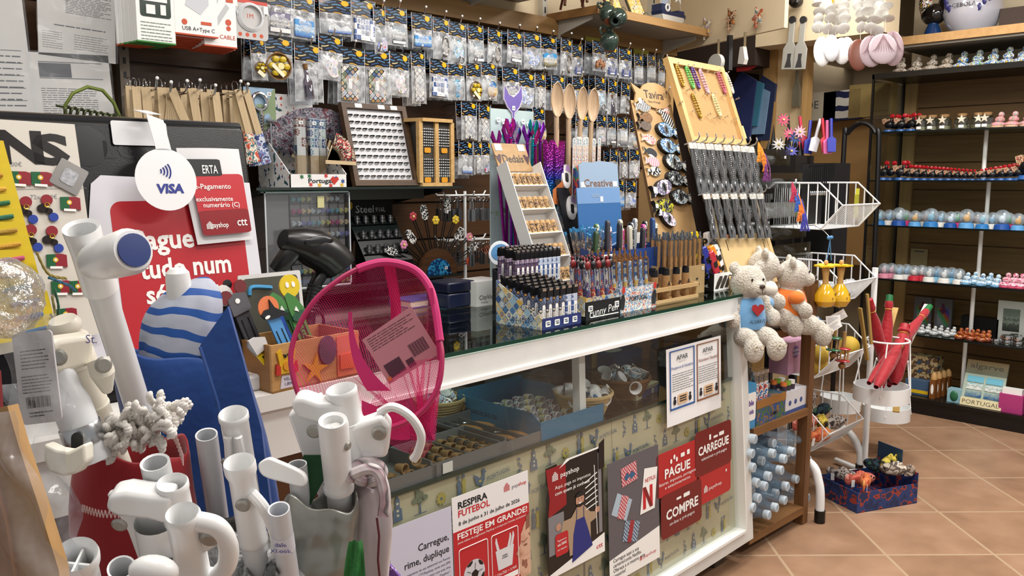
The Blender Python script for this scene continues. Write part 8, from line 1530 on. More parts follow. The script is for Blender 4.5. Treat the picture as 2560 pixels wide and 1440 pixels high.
# steel ring stand
x0=W(912,648,2.36).x;x1=W(1028,648,2.36).x;w=x1-x0;r=T('ring_stand','black stepped stand of boxed rings headed Steel 916L','display stand',TM(x0,2.35,Z2))
part(r,'body',m('101012',.3),lambda g:(g.add([(0,0,0),(w,0,0),(w,.14,0),(0,.14,0),(0,0,.06),(w,0,.06),(w,.11,.21),(0,.11,.21),(w,.14,.21),(0,.14,.21)],[(0,1,5,4),(4,5,6,7),(7,6,8,9),(0,4,7,9,3),(1,2,8,6,5),(3,9,8,2)])));part(r,'header',m('141418',.3),lambda g:g.box(0,.115,.21,w,.12,.265,));part(r,'lettering',m('c9ccd0',.3),lambda g:(g.text('Steel',w*.2,.222,.026,.0,'L',w=w*.38,M=TM(0,.1145,0,rx=pi/2)),g.text('916L',w*.62,.224,.016,.0,'L',M=TM(0,.1145,0,rx=pi/2))));part(r,'ledge',m('2a2c30',.15,.6),lambda g:[g.box(.004,.012+.035*j,.085+.048*j,w-.004,.04+.035*j,.088+.048*j) for j in range(3)])
part(r,'price_tag',m('d8a51e',.5),lambda g:g.prism(rr(-.012,.235,.024,.26,.006),.0,.001,TM(0,.113,0,rx=pi/2)))
bx_=None
for j in range(3):
 for i in range(5):
  Mx=TM(x0+w*(.14+.18*i),2.35+.022+.035*j,Z2+.0885+.048*j);lb=f'ring on a holder, {nth(i)} along {nth(2-j)} step of the black ring stand'
  if bx_ is None:
   bx_=T('steel_ring',lb,'ring',Mx,'steel rings on the stepped stand');part(bx_,'holder',glass('d9dde2',.25,.08),lambda g:g.lathe([(0,0),(.009,0),(.009,.028),(0,.03)],12));part(bx_,'band',STEEL,lambda g:[g.lathe([(.0095,z),(.0115,z),(.0115,z+.006),(.0095,z+.006)],14) for z in(.006,.016)])
  else:dup(bx_,Mx,lb)
# hair stick fan
c=W(1088,655,2.36);r=T('hair_stick_holder','half round wooden holder with a blue centre for hair sticks','display stand',TM(c.x,2.37,Z2));HS=MX.Translation((c.x,2.37,Z2))
part(r,'wooden_arc',wood('3a2414','5a3a20',8.,'x',.5),lambda g:g.prism(ci(0,.0,.085,.09,24,0,180),0,.03,XZ));part(r,'blue_centre',blot(('1f6fa8','123a66','2f86b8','0f2440'),30.,.3),lambda g:g.prism(ci(0,.0,.055,.055,20,0,180),.031,.034,XZ));sticker(r,.03,.02,TM(0,-.035,0))
FLC=('d8563f','d88aa0','e0c03a','e0c03a','a83a48','d98ab0','d8583f','e2c830');FOL=blot(('e0dedb','18181a','dedcd8','18181a'),70.,.4,rnd=1)
for i in range(13):
 t=radians(12+156*i/12);L=.15+.02*(i%3)+(.03 if 3<i<9 else 0);q=T('hair_stick',f'hair stick {nth(i)} round the blue centred holder','hair stick',HS@TM(0,-.012-.002*(i%2),0,ry=pi/2-t),'hair sticks in the wooden holder');fl_=i%2==0
 part(q,'prong',m('15110f',.4),lambda g:(g.tube([(-.004,0,.06),(-.005,0,L)],.0022,6),g.tube([(.004,0,.06),(.005,0,L)],.0022,6)))
 if fl_:part(q,'flower',m(FLC[i//2],.35),lambda g:[g.ell((.010*cos(a),-.004,L+.012+.010*sin(a)),(.007,.004,.007),8) for a in[6.283*k/6 for k in range(6)]]);part(q,'flower_centre',m('e8d27a',.4),lambda g:g.ell((0,-.008,L+.012),(.005,.003,.005),8))
 else:part(q,'patterned_top',FOL,lambda g:g.prism(rr(-.014,L,.014,L+.055,.012),-.003,.003,XZ))
for i,(px,py,c,lb) in enumerate(((893,640,'b8426a','pink comb propped by the clear earring case'),(880,600,'3a2a20','brown hair clip standing behind the pink comb'),(915,590,'2a2220','dark long hair clip beside the ring stand'),(1178,640,'5a2a1e','orange striped hair stick lying out from the holder'))):
 q=W(px,py,2.42);k=mpp(q);r=T('hair_clip',lb,'hair clip',TM(q.x,2.42,Z2 if i<3 else q.z-.02,ry=.1 if i<3 else 1.1));part(r,'clip_body',m('#'+c,.35) if i<3 else stripes('a8522c','1a1414',90.,'z',.4),lambda g:g.prism([(-.012,0),(.012,0),(.016,.07),(.008,.13),(-.008,.13),(-.014,.07)],-.004,.004,XZ));part(r,'tooth',m('1a1516',.4),lambda g:[g.box(-.012,-.006,.01+.012*j,.0,-.004,.014+.012*j) for j in range(6)])
# white wire key ring stand
x=W(1180,560,2.36).x;r=T('wire_stand','white wire revolving stand hung with steel keyrings','display stand',TM(x,2.40,0));ztop=W(1180,478,2.36).z
part(r,'pole',WIRE,lambda g:g.tube([(0,0,.9),(0,0,ztop)],.006,8));part(r,'base',WIRE,lambda g:g.lathe([(0,.9),(.09,.9),(.09,.915),(0,.915)],18))
zl=W(1180,600,2.36).z;part(r,'arm',WIRE,lambda g:[g.tube([(0,0,z),(.12*cos(a),.08*sin(a),z),(.135*cos(a),.09*sin(a),z+.015)],.003,6) for z in(ztop-.015,zl) for a in[6.283*k/6+.3 for k in range(6)]])
KC=None;n=0
for z in(ztop-.02,zl-.005):
 for k in range(6):
  for j in range(5):
   a=6.283*k/6+.3;f=.55+.1*j;Mx=TM(x+.125*f*cos(a),2.40+.085*f*sin(a),z,rz=R.uniform(0,3));lb=f'steel keyring, {nth(j)} out along {nth(k)} arm of the {"upper" if z>zl else "lower"} tier of the white wire stand'
   if KC is None:KC=T('steel_keyring',lb,'keyring',Mx,'steel keyrings on the wire stand');part(KC,'ring',STEEL,lambda g:(g.tor(.008,.001,10,4,TM(0,0,-.01,rx=pi/2)),g.tube([(0,0,-.018),(0,0,-.045)],.0014,4)));part(KC,'fob',m('8a8c90',.25,.8),lambda g:g.prism(rr(-.007,-.09,.007,-.045,.003),-.0015,.0015,XZ))
   else:dup(KC,Mx,lb)
r=T('side_table','grey ledge behind the counter under the wire stand','table',TM(0,0,0));part(r,'top',m('8a8680',.5),lambda g:g.box(1.35,2.3,.86,2.75,2.6,.9));part(r,'front',SLAT,lambda g:g.box(1.35,2.31,0,2.75,2.33,.86))
# ---------- wooden rack at the counter end
RWD=wood('5d3d22','7a5432',7.,'z',.55);RX=wood('6d4a2a','8a6238',7.,'x',.55);YF=1.46
r=T('wooden_rack','brown wooden rack of toys and water beside the counter','rack',TM(0,0,0));px_=P(2031,900,Y=YF).x
part(r,'post',RWD,lambda g:g.box(px_-.018,YF,0,px_+.02,YF+.04,.958));part(r,'post',RWD,lambda g:g.box(px_-.018,YF+.42,0,px_+.02,YF+.46,.958))
for nm,z,y in(('shelf',.47,YF),('shelf',.075,YF+.0),('shelf',.79,YF+.03)):part(r,nm,RX,lambda g:(g.box(2.6,y,z-.03,px_-.018,YF+.45,z)))
part(r,'raised_shelf',RX,lambda g:g.box(2.6,YF+.16,.925,px_+.01,YF+.46,.953))
# teddies
def fur(c):
 t=NT('plush');n=t.noise(170.,4.);n2=t.noise(25.,3.).outputs[0]
 return t.fin(t.ramp(t.ma('ADD',t.ma('MULTIPLY',n.outputs[0],.6),t.ma('MULTIPLY',n2,.4)),[(.3,c[0]),(.65,c[1])]),.95,0.,.2,t.ma('ADD',n.outputs[0],t.ma('MULTIPLY',n2,.6)),1.,.012,Sheen_Weight=.5)
FUR=fur(('b3a895','e2dace'))
def teddy(M,lab,shirt,tx,arm=0):
 q=T('teddy_bear',lab,'teddy bear',M,'white teddy bears on the rack')
 def bd(g):
  for c_,r_ in(((0,0,.06),(.065,.055,.075)),((0,0,.12),(.055,.048,.05)),((0,-.008,.2),(.062,.058,.058)),((0,-.058,.185),(.032,.03,.027)),((-.05,.0,.25),(.022,.012,.022)),((.05,.0,.25),(.022,.012,.022)),((-.065,-.02,.115),(.024,.026,.04)),((.065,-.02,.115),(.024,.026,.04)),((-.08,-.045,.08),(.024,.026,.03)),((.08,-.045,.08),(.024,.026,.03)),((-.04,-.06,.02),(.034,.06,.034)),((.04,-.06,.02),(.034,.06,.034)),((-.045,-.115,-.012),(.034,.032,.042)),((.045,-.115,-.012),(.034,.032,.042))):g.ell(c_,r_,16)
 o=part(q,'body',FUR,bd,None,180);rm=o.modifiers.new('r','REMESH');rm.mode='VOXEL';rm.voxel_size=.0055;rm.use_smooth_shade=True;sm=o.modifiers.new('s','SMOOTH');sm.iterations=3
 part(q,'eye',BLACK,lambda g:[g.ell((s*.022,-.062,.214),(.004,.003,.0045),8) for s in(-1,1)]);part(q,'nose',m('3a2a22',.5),lambda g:g.ell((0,-.088,.194),(.011,.006,.008),10));part(q,'mouth',m('2a1f1a',.6),lambda g:g.tube([(-.018,-.083,.176),(-.008,-.089,.17),(0,-.09,.172),(0,-.09,.186),(0,-.09,.172),(.008,-.089,.17),(.018,-.083,.176)],.0011,5))
 sh=part(q,'shirt',cloth(shirt,.8),lambda g:(g.lathe([(.068,.045),(.072,.07),(.066,.11),(.056,.14),(.04,.152)],24,None,1,.92),[g.ell((s*.07,-.014,.125),(.028,.03,.026),12) for s in(-1,1)]))
 part(q,'paw_pad',m('cfc4b2',.9),lambda g:[g.tor(.007,.002,10,5,TM(s*.045+dx_,-.145,-.01+dz,rx=pi/2)) for s in(-1,1) for dx_,dz in((-.012,.012),(.01,.014))])
 if tx:part(sh,'heart',m('a8262a',.6),lambda g:g.prism([(0,-.02),(.024,.004),(.02,.018),(.009,.02),(0,.011),(-.009,.02),(-.02,.018),(-.024,.004)],.066,.071,TM(0,0,.112,rx=pi/2)));part(sh,'lettering',INK,lambda g:g.text('ALGARVE',0,.068,.013,.069,'C',w=.062,M=TM(rx=pi/2)))
k=mpp(P(1893,720,Y=YF));b=P(1893,702,Y=YF-.02);teddy(TM(b.x,YF+.02,.792,rz=-.42),'white teddy in a blue heart shirt, sitting next to the counter','#6a9ac4',1)
b=P(1945,702,Y=YF+.02);teddy(TM(b.x+.005,YF+.09,.825,rz=.75),'white teddy turned away, squeezed between the other two bears','#d9d2c4',0)
b=P(1985,705,Y=YF+.0);teddy(TM(b.x+.01,YF+.02,.792,rz=.62),'white teddy in an orange shirt beside the wooden post','#d9742c',0)
# boxes on the middle shelf
SZ=.47
def rb(px0,px1,d,h,mats,lab,fn=None,y=YF+.01,name='toy_box',z=SZ,cat='box'):
 a=P(px0,1000,Y=y).x;b=P(px1,1000,Y=y).x;q=T(name,lab,cat,TM(a,y,z));part(q,'carton',mats,lambda g:g.box(0,0,0,b-a,d,h));fn and fn(q,b-a);return q,a,b
rb(1866,1890,.1,.16,m('3f8ec0',.4),'blue and white toy box half hidden by the counter frame',lambda q,w:(part(q,'white_panel',PAPER,lambda g:g.prism(rr(.002,.03,w-.001,.13,.01),.0,.001,XZ)),part(q,'lettering',m('5a3a9a',.5),lambda g:(g.text('ble',w*.5,.085,.02,.002,'C',b=.02,M=XZ),g.text('kids',w*.5,.055,.016,.002,'C',b=.02,M=XZ)))))
q,a,b=rb(1892,1964,.13,.09,blot(('2c4f8a','4a6a3a','2c4f8a','8a6a3a','3a5f9a'),30.,.5),'blue animal printed tray of pencil tubes',lambda q,w:(part(q,'brown_band',m('9a6a34',.5),lambda g:g.box(-.001,-.001,.062,w+.001,.0,.092)),part(q,'lettering',INK,lambda g:g.text('GAMY',w*.6,.02,.014,.0015,'C',M=XZ,b=.01))))
for i in range(5):
 t_=T('pencil_tube',f'clear lidded tube of printed pencils, {nth(i)} in the blue tray','pencil tube',TM(a+.024+(i%3)*.034,YF+.035+(i//3)*.05,SZ+.09),'pencil tubes in the blue tray')
 part(t_,'printed_sleeve',blot(('3f78b0','e0e0dc','c04a3a','3a5a8a'),50.,.4),lambda g:g.lathe([(0,0),(.015,0),(.015,.06),(0,.06)],14));part(t_,'clear_top',glass('dfe8ee',.2,.08),lambda g:g.lathe([(.015,.06),(.015,.1)],14));part(t_,'lid',glass('e4eaee',.35,.1),lambda g:g.lathe([(0,.104),(.0165,.104),(.0165,.09)],14));part(t_,'pencil',blot(('a8442c','2f5a8a','c9a23a','3a7a4a'),160.,.5),lambda g:[g.tube([(.007*cos(k),.007*sin(k),.06),(.007*cos(k),.007*sin(k),.092)],.003,6) for k in(0,1.3,2.5,3.8,5)])
rb(1966,2016,.08,.125,m('c99ab4',.4),'pink bubble toy box standing behind the bubble bottles',lambda q,w:(part(q,'badge',m('7a5a9a',.4),lambda g:g.flat(ci(w*.35,.085,.024,n=18),.001,XZ)),part(q,'lettering',PAPER,lambda g:(g.text('Bubble',w*.35,.087,.012,.002,'C',M=XZ),g.text('WORLD',w*.35,.072,.01,.002,'C',M=XZ)))),YF+.07,z=SZ+.12)
q,a,b=rb(1964,2018,.12,.085,m('d2d3d8',.4),'white and blue printed tray of bubble bottles by the post',lambda q,w:part(q,'print',m('3a4f8a',.5),lambda g:(g.flat(rc(0,0,w,.014),.001,XZ),[g.flat(ci(w*x,.04,.01,n=10),.001,XZ) for x in(.2,.45,.7)])))
for i in range(6):
 t_=T('bubble_bottle',f'small lidded bubble bottle, {nth(i)} in the white tray','bottle',TM(a+.018+(i%3)*.03,YF+.03+(i//3)*.04,SZ+.085),'bubble bottles in the white tray');part(t_,'bottle_body',m('3a2f3f',.3),lambda g:g.lathe([(0,0),(.013,0),(.013,.02),(0,.02)],12));part(t_,'lid',m(('d87a3a','7fb03a','e8e6e2')[i%3],.35),lambda g:g.lathe([(.0125,.02),(.0125,.034),(0,.034)],12))
# water bottles
PET=film('9ab8d0',.4,.08,30.,.5);PB=None
bp_=PET
def water(a,d,lab,s=1.):
 global PB
 Mx=AX(a,V(a)+V(d))@MX.Scale(s,4)
 if PB is None:
  PB=T('water_bottle',lab,'water bottle',Mx,'water bottles on the rack floor')
  part(PB,'bottle_body',PET,lambda g:g.lathe([(.0125,.016),(.013,.03),(.016,.04),(.028,.07),(.031,.085),(.029,.1),(.031,.105),(.031,.14),(.029,.145),(.031,.15),(.031,.2),(.026,.21),(0,.21)],18));part(PB,'cap',m('c3d0da',.35),lambda g:g.lathe([(0,0),(.012,0),(.014,.002),(.014,.017),(.0115,.018)],16));part(PB,'cap_disc',m('9fb3c2',.35),lambda g:g.lathe([(.009,-.0006),(.0,-.0006)],14));part(PB,'label_sleeve',glass('6f9cc4',.2,.1),lambda g:g.lathe([(.0315,.108),(.0315,.14)],18))
 else:dup(PB,Mx,lab)
for i,(x,y) in enumerate(((30,835),(172,865),(10,945),(172,945),(283,935),(315,930),(255,985),(435,990),(230,1068),(140,1115),(345,1138),(50,1165),(272,1190),(195,1245),(60,1280),(255,1295),(427,1275),(192,1350),(133,1405),(90,1000),(20,1050),(110,1190),(10,1225),(20,1350))):
 water(P(1880+x/3,820+y/3,Y=YF-.03+.05*(i%3==1)),(R.uniform(-.12,-.02),1,R.uniform(-.06,.02)),f'clear water bottle lying cap outward, {nth(i)} counted down the stack',1.2)
water(P(2013,1102,Y=YF+.02),(-.75,.5,.2),'clear water bottle lying crosswise on top of the stack',1.35)
# ---------- white wire basket stand
BS=T('basket_stand','white wire stand with four tilted baskets and rubber feet','display stand',TM(0,0,0))
def wl_(g,pts,r_=.0028):g.tube(pts,r_,6)
BK=[]
for i,(pa,pb) in enumerate((((2107,515),(2200,508)),((2107,714),(2190,690)),((2090,901),(2175,862)),((2073,1088),(2158,1045)))):
 yb=1.52;a=P(*pa,Y=yb);b=P(*pb,Y=yb);x0,x1,z=a.x,b.x,(a.z+b.z)/2;D=.3;zb_=z-.1;BK.append((x0,x1,yb,z))
 def bk(g):
  rim=lambda x:[(x,yb+.09,zb_),(x,yb,z),(x,yb+.1,z+.09),(x,yb+D,z+.09)]
  for x in(x0,x1):
   wl_(g,rim(x),.004);wl_(g,[(x,yb+.09,zb_),(x,yb+D,zb_),(x,yb+D,z+.09)])
   for j in range(7):
    y=yb+.03+j*.04;zt=z+min(.09,.9*(y-yb));wl_(g,[(x,y,zt),(x,y,max(zb_,z-(y-yb)*1.11))])
  for p,q_ in(((yb,z),.004),((yb+.09,zb_),.003),((yb+D,z+.09),.004),((yb+D,zb_),.003)):wl_(g,[(x0,*p),(x1,*p)],q_)
  n=20
  for j in range(1,n):x=x0+(x1-x0)*j/n;wl_(g,[(x,yb,z),(x,yb+.09,zb_),(x,yb+D,zb_),(x,yb+D,z+.09)],.0018)
 part(BS,'wire_basket',WIRE,bk)
xm=(BK[3][0]+BK[3][1])/2
part(BS,'upright',m('15151a',.4),lambda g:[g.box(x-.012,1.82,.08,x+.012,1.85,1.25) for x in(BK[3][0]+.05,BK[3][1]-.05)])
f1=P(2050,1275,Z=.05);f2=P(2150,1176,Z=.02)
part(BS,'leg',WIRE,lambda g:(g.tube(sp([(f1.x,f1.y,.03),(f1.x+.0,f1.y+.01,.16),(f1.x+.01,f1.y+.08,.235),(f1.x+.05,1.82,.25)],8),.017,12)));part(BS,'leg',WIRE,lambda g:(g.tube(sp([(f2.x,f2.y,.03),(f2.x,f2.y+.01,.12),(f2.x-.03,f2.y+.08,.21),(f2.x-.1,1.82,.24)],8),.017,12)));[part(BS,'rubber_foot',BLACK,lambda g:g.lathe([(0,0),(.021,0),(.021,.05),(0,.05)],14,TM(f.x,f.y,0))) for f in(f1,f2)]
# basket contents
def fish(M,lab,mt,s=1.,grp='plush fish in the basket'):
 q=T('plush_fish',lab,'plush toy',M@MX.Scale(s,4),grp);o=part(q,'body',mt,lambda g:(g.ell((0,0,0),(.075,.03,.036),14),g.ell((-.085,0,0),(.03,.008,.036),10),g.ell((-.02,0,.035),(.03,.006,.014),8)),None,180)
 rm=o.modifiers.new('r','REMESH');rm.mode='VOXEL';rm.voxel_size=.006;rm.use_smooth_shade=True
 part(q,'eye',BLACK,lambda g:[g.ell((.05,y,.01),(.006,.004,.006),8) for y in(-.024,.024)]);part(q,'care_tag',PAPER,lambda g:g.box(-.08,-.016,-.04,-.06,-.015,.0))
fc=[blot(p,26.,.8) for p in(('b0452a','d87a4a','c9693f','e0a05a'),('3a3432','b9b0a8','6a5f58','d8d2cc'),('c9b32a','e0cc5a','a8962a','2a2a28'),('a8402f','d06a55','b85a4a','e0958a'),('1c1f24','2a4a5a','15181c','3a6a5a'),('8a7a6a','c9bfb0','5a4f48','a89a8a'))]
x0,x1,yb,z=BK[3]
for i in range(9):
 fish(TM(x0+.03+(x1-x0-.06)*((i*37)%10)/10,yb+.05+.025*i,z-.02+.012*i,rz=R.uniform(-.6,.8),rx=R.uniform(-.4,.4)),('orange','grey spotted','yellow','reddish','black and teal','pale brown','orange red','dark grey','mottled')[i]+' plush fish piled in the lowest wire basket',fc[i%6],.85)
x0,x1,yb,z=BK[2]
for i,(c,nm,dx_,dy,dz,rd) in enumerate((('c9a93a','yellow straw ball beside the red rattle',.7,.05,.01,.045),('b89a34','yellow straw ball behind the green rattle',.12,.08,.0,.04),('c2a23c','yellow straw ball low in the basket',.2,.12,-.05,.05),('d8d6c8','white ball deep in the basket',.45,.2,.0,.045))):
 q=T('straw_ball',nm,'ball',TM(x0+(x1-x0)*dx_,yb+dy,z+dz),'balls in the third basket');part(q,'ball',m(c,.7,bump=.6,bs=70.),lambda g:g.ell((0,0,0),rd,16))
q=T('paper_fan','purple pleated shell fan standing in the third basket','fan',TM(x0+.05,yb+.16,z-.02));part(q,'pleats',m('5a2440',.6),lambda g:[g.box(-.004,-.001,0,.004,.001,.11,TM(ry=-1.2+.2*i)) for i in range(13)])
q=T('printed_plate','white and blue printed plate leaning in the third basket','plate',TM(x0+(x1-x0)*.62,yb+.19,z+.06,rx=1.1));part(q,'dish',blot(('e4e8ec','e4e8ec','4a8ac0','d8e2ea'),20.,.3),lambda g:g.lathe([(0,0),(.05,.002),(.08,.012),(.078,.014),(0,.004)],22))
x0,x1,yb,z=BK[1]
for i in range(7):
 q=T('trinket_packet',f'small wrapped trinket packet, {nth(i)} in the second wire basket','packet',TM(x0+.02+(x1-x0-.05)*i/6,yb+.06+.03*(i%4),z-.07,rz=i,rx=.5),'packets in the second basket');part(q,'wrapper',film('dfe3e6',.5,.15,50.),lambda g:g.box(-.025,-.012,0,.025,.012,.06));part(q,'trinket',m(('1c1c20','b9bcc0','c9a23a','7a2a4a','d8dade','2a3a4a','c8ccd0')[i],.3),lambda g:g.ell((0,0,.025),(.018,.008,.02),8))
x0,x1,yb,z=BK[0]
q=T('cord_board','black board hung with rows of phone cords in the top basket','display board',TM((x0+x1)/2,yb+.22,z-.09));part(q,'board',m('121214',.5),lambda g:g.box(-.1,0,0,.09,.01,.26))
for i in range(9):
 c_=T('phone_cord',f'black cord with silver charm, {nth(i)} along the black board','keyring',TM((x0+x1)/2-.075+.018*i,yb+.205,z+.155),'black cords on the board');part(c_,'cord',BLACK,lambda g:(g.tube([(0,0,.0),(.002,-.01,.012),(0,-.012,-.1)],.003,6)));part(c_,'charm',CHROME,lambda g:g.ell((0,-.014,-.11),(.006,.005,.011),8))
q=T('yellow_packet','yellow green packet standing inside the top wire basket','packet',TM(x1-.06,yb+.07,z-.06,rz=.3));part(q,'sleeve',m('a8a52a',.4),lambda g:g.box(-.03,0,0,.03,.012,.1));part(q,'tab',m('c9c53a',.4),lambda g:g.box(.0,-.001,.1,.025,.012,.125))
# maracas and rattles hung in front
YM_=1.43
for i,(px,py,lb) in enumerate(((2063,745,'yellow spotted maraca hanging nearer the wooden post'),(2098,745,'yellow spotted maraca hanging further from the wooden post'))):
 c=P(px,py,Y=YM_);k=mpp(c);q=T('maraca',lb,'maraca',TM(c.x,YM_,c.z,ry=-.05+.08*i),'yellow maracas');part(q,'bulb',m('d6a61c',.15,coat=.8),lambda g:g.lathe([(0,-25*k),(18*k,-20*k),(27*k,-6*k),(26*k,8*k),(17*k,24*k),(10*k,34*k),(8*k,36*k),(0,36*k)],20));part(q,'handle',m('c09a5c',.4),lambda g:g.lathe([(8*k,34*k),(7*k,50*k),(10*k,76*k),(0,84*k)],14));part(q,'flower_disc',m('e0bd1c',.4),lambda g:g.prism([(24*k*(1+.18*cos(6*t))*cos(t),24*k*(1+.18*cos(6*t))*sin(t)) for t in[6.283*j/36 for j in range(36)]],80*k,84*k));part(q,'painted_dot',m('6a4a1c',.4),lambda g:[g.tor(3*k,.8*k,10,5,TM(x*k,-sqrt(max(1,26**2-x*x))*k*.99,z_*k,rx=pi/2)) for x,z_ in((-8,2),(10,-4),(2,12))]);part(q,'bead',m('c9a06a',.4),lambda g:g.ell((0,0,90*k),6*k,8))
t_=P(2075,598,Y=YM_);q=T('blue_ribbon','blue ribbon bow tying the two maracas to the basket','ribbon',TM(t_.x,YM_,t_.z));k=mpp(t_);part(q,'bow',m('4a80b0',.6),lambda g:[g.ell((s*7*k,0,4*k),(8*k,4*k,5*k),8) for s in(-1,1)]);part(q,'tail',m('4a80b0',.6),lambda g:[g.tube([(0,0,0),(s*6*k,0,-30*k),(s*(13)*k,0,-54*k)],1.3*k,5) for s in(-1,1)]);part(q,'wire',STEEL,lambda g:g.tube([(0,0,4*k),(-6*k,.02,20*k),(-14*k,.06,36*k)],1*k,5))
for px,py,c,lb in((2085,860,'1f6a44','green disc wooden rattle hanging below the white tags'),(2107,887,'b0242c','red disc wooden rattle hanging below the white tags')):
 c_=P(px,py,Y=YM_+.02);k=mpp(c_);q=T('wooden_rattle',lb,'rattle',TM(c_.x,YM_+.02,c_.z,ry=.08),'wooden disc rattles');CM=m('#'+c,.3,coat=.4)
 part(q,'disc',CM,lambda g:[g.ell((0,0,s*15*k),(19*k,19*k,4*k),16) for s in(-1,1)]);part(q,'dowel',m('b9905c',.5),lambda g:[g.tube([(13*k*cos(a),13*k*sin(a),-14*k),(13*k*cos(a),13*k*sin(a),14*k)],2.2*k,6) for a in(0,1.57,3.14,4.7)]);part(q,'handle',m('a9844f',.5),lambda g:g.tube([(0,0,18*k),(0,0,58*k)],5*k,10));part(q,'bead',m('8a6238',.4),lambda g:g.ell((0,0,-28*k),9*k,10))
for i,(px,py,rz) in enumerate(((2098,790,.5),(2083,800,.1),(2085,815,.55))):
 c_=P(px,py,Y=YM_-.01*i);q=T('paper_tag',f'white printed paper tag, {nth(i)} below the maracas','tag',FR(c_,rt,up)@TM(rz=rz),'white tags under the maracas');k=mpp(c_);part(q,'tag_card',PAPER,lambda g:g.box(-18*k,-11*k,-.001,18*k,11*k,.001));part(q,'print',GREYI,lambda g:fineprint(g,-14*k,14*k,-8*k,8*k,5,.25,.0014))
# plush crate on the floor
a=P(2045,1235,Z=0);b=P(2142,1284,Z=0);c=P(2198,1228,Z=0);u=(b-a);v=(c-b);Mx=MX(((u.normalized().x,v.normalized().x,0,a.x),(u.normalized().y,v.normalized().y,0,a.y),(0,0,1,0),(0,0,0,1)))
Mx=MX.Translation(a)@MX.Rotation(atan2(u.y,u.x),4,'Z');lu,lv=u.length,v.length
q=T('toy_crate','blue printed cardboard crate of plush fish on the floor','box',Mx);SEA=blot(('1a2b55','1a2b55','213a70','213a70','9a3a2f','1a2b55','1a2b55'),22.,.5);part(q,'carton',SEA,lambda g:(g.box(0,0,0,lu,.004,.085),g.box(0,lv-.004,0,lu,lv,.13),g.box(0,.004,0,.004,lv-.004,.085),g.box(lu-.004,.004,0,lu,lv-.004,.085),g.box(0,0,0,lu,lv,.003)));part(q,'flap',m('2a4a6a',.5),lambda g:g.box(0,lv,.13,lu*.6,lv+.003,.2))
for i,(x,y,k_,lb) in enumerate(((.25,.3,1,'grey spotted plush fish nearest the crate edge'),(.6,.35,3,'red plush fish in the middle of the crate'),(.8,.25,0,'orange plush fish with white tag hanging out'),(.35,.7,4,'teal plush fish at the back of the crate'),(.75,.75,5,'brown plush fish in the far crate corner'),(.55,.8,2,'yellow green plush fish rising from the crate'))):fish(Mx@TM(lu*x,lv*y,.09+.012*i,rz=.5+.9*i),lb,fc[k_],.75,'plush fish in the crate')
# ---------- spinner with closed red parasols
pb=P(2160,1178,Z=.02);SX=pb.x;SY=pb.y
q=T('parasol_spinner','white round wire stand of closed red child parasols','display stand',TM(SX,SY,0));part(q,'pole',WIRE,lambda g:g.tube([(0,0,.02),(0,0,.95)],.013,12));ft=P(2250,1178,Z=.015)-pb
[part(q,'foot',WIRE,lambda g:g.tube([(0,0,.02),(ft.length*cos(a),ft.length*sin(a),.02)],.012,10)) for a in(atan2(ft.y,ft.x)+t for t in(0,1.9,3.2))];part(q,'foot_cap',BLACK,lambda g:g.tube([(ft.x*.93,ft.y*.93,.02),(ft.x*1.04,ft.y*1.04,.02)],.015,10))
def holder(px,py,hw,pxt,pyt,hwt,y):
 c_=P(px,py,Y=y);t2=P(pxt,pyt,Y=y);k=mpp(c_);Rb=hw*k;Rt=hwt*k;o=V((SX,SY,0));c_-=o;t2-=o
 part(q,'band',WIRE,lambda g:g.lathe([(0,-.03),(Rb,-.03),(Rb,.035),(Rb-.003,.035),(Rb-.003,-.026),(0,-.026)],28,TM(*c_)));part(q,'ring',WIRE,lambda g:g.tor(Rt,.004,28,6,TM(*t2)));part(q,'wire',WIRE,lambda g:[g.tube([(c_.x+Rb*cos(a),c_.y+Rb*sin(a),c_.z),(t2.x+Rt*cos(a),t2.y+Rt*sin(a),t2.z)],.003,6) for a in(.3,1.9,3.5,5.1)]);return c_+o,t2+o
yh=SY-.14;holder(2203,982,66,2220,850,50,yh);holder(2215,1030,56,2230,900,36,SY+.06);holder(2100,1008,48,2105,880,36,SY+.2)
RDP=cloth('9a1220',.6,30.,.5)
for i,(bx,by,tx2,ty2,d0,w2,tip,lb) in enumerate(((2172,958,2322,770,-.02,16,'1f6a3a','slanting furthest outward with green tip'),(2205,970,2224,742,.0,15,'1f6a3a','standing upright with green tip'),(2215,930,2174,752,.02,15,'9a1220','leaning towards the maracas'),(2235,960,2262,815,-.04,22,'9a1220','broad one behind the slanting one'),(2190,968,2256,850,-.06,17,'9a1220','crossing low over the white band'),(2222,965,2275,840,-.02,14,'9a1220','tucked against the wire ring'))):
 a=P(bx,by,Y=yh+d0);b=P(tx2,ty2,Y=yh+d0+.03);k=mpp(a);L=(b-a).length;p_=T('child_parasol','closed red child parasol '+lb,'parasol',AX(a,b),'red child parasols');w2*=k;part(p_,'canopy',RDP,lambda g:g.lathe([(w2*.35,0),(w2*.8,L*.12),(w2,L*.45),(w2*.9,L*.7),(w2*.5,L*.86),(w2*.72,L*.9),(w2*.6,L*.95)],14));part(p_,'tip',m('#'+tip,.5),lambda g:g.lathe([(w2*.6,L*.95),(w2*.55,L*1.02),(0,L*1.03)],12));part(p_,'elastic',m('c9a23a',.5),lambda g:g.tor(w2*.55,.002,12,5,TM(0,0,L*.86)))
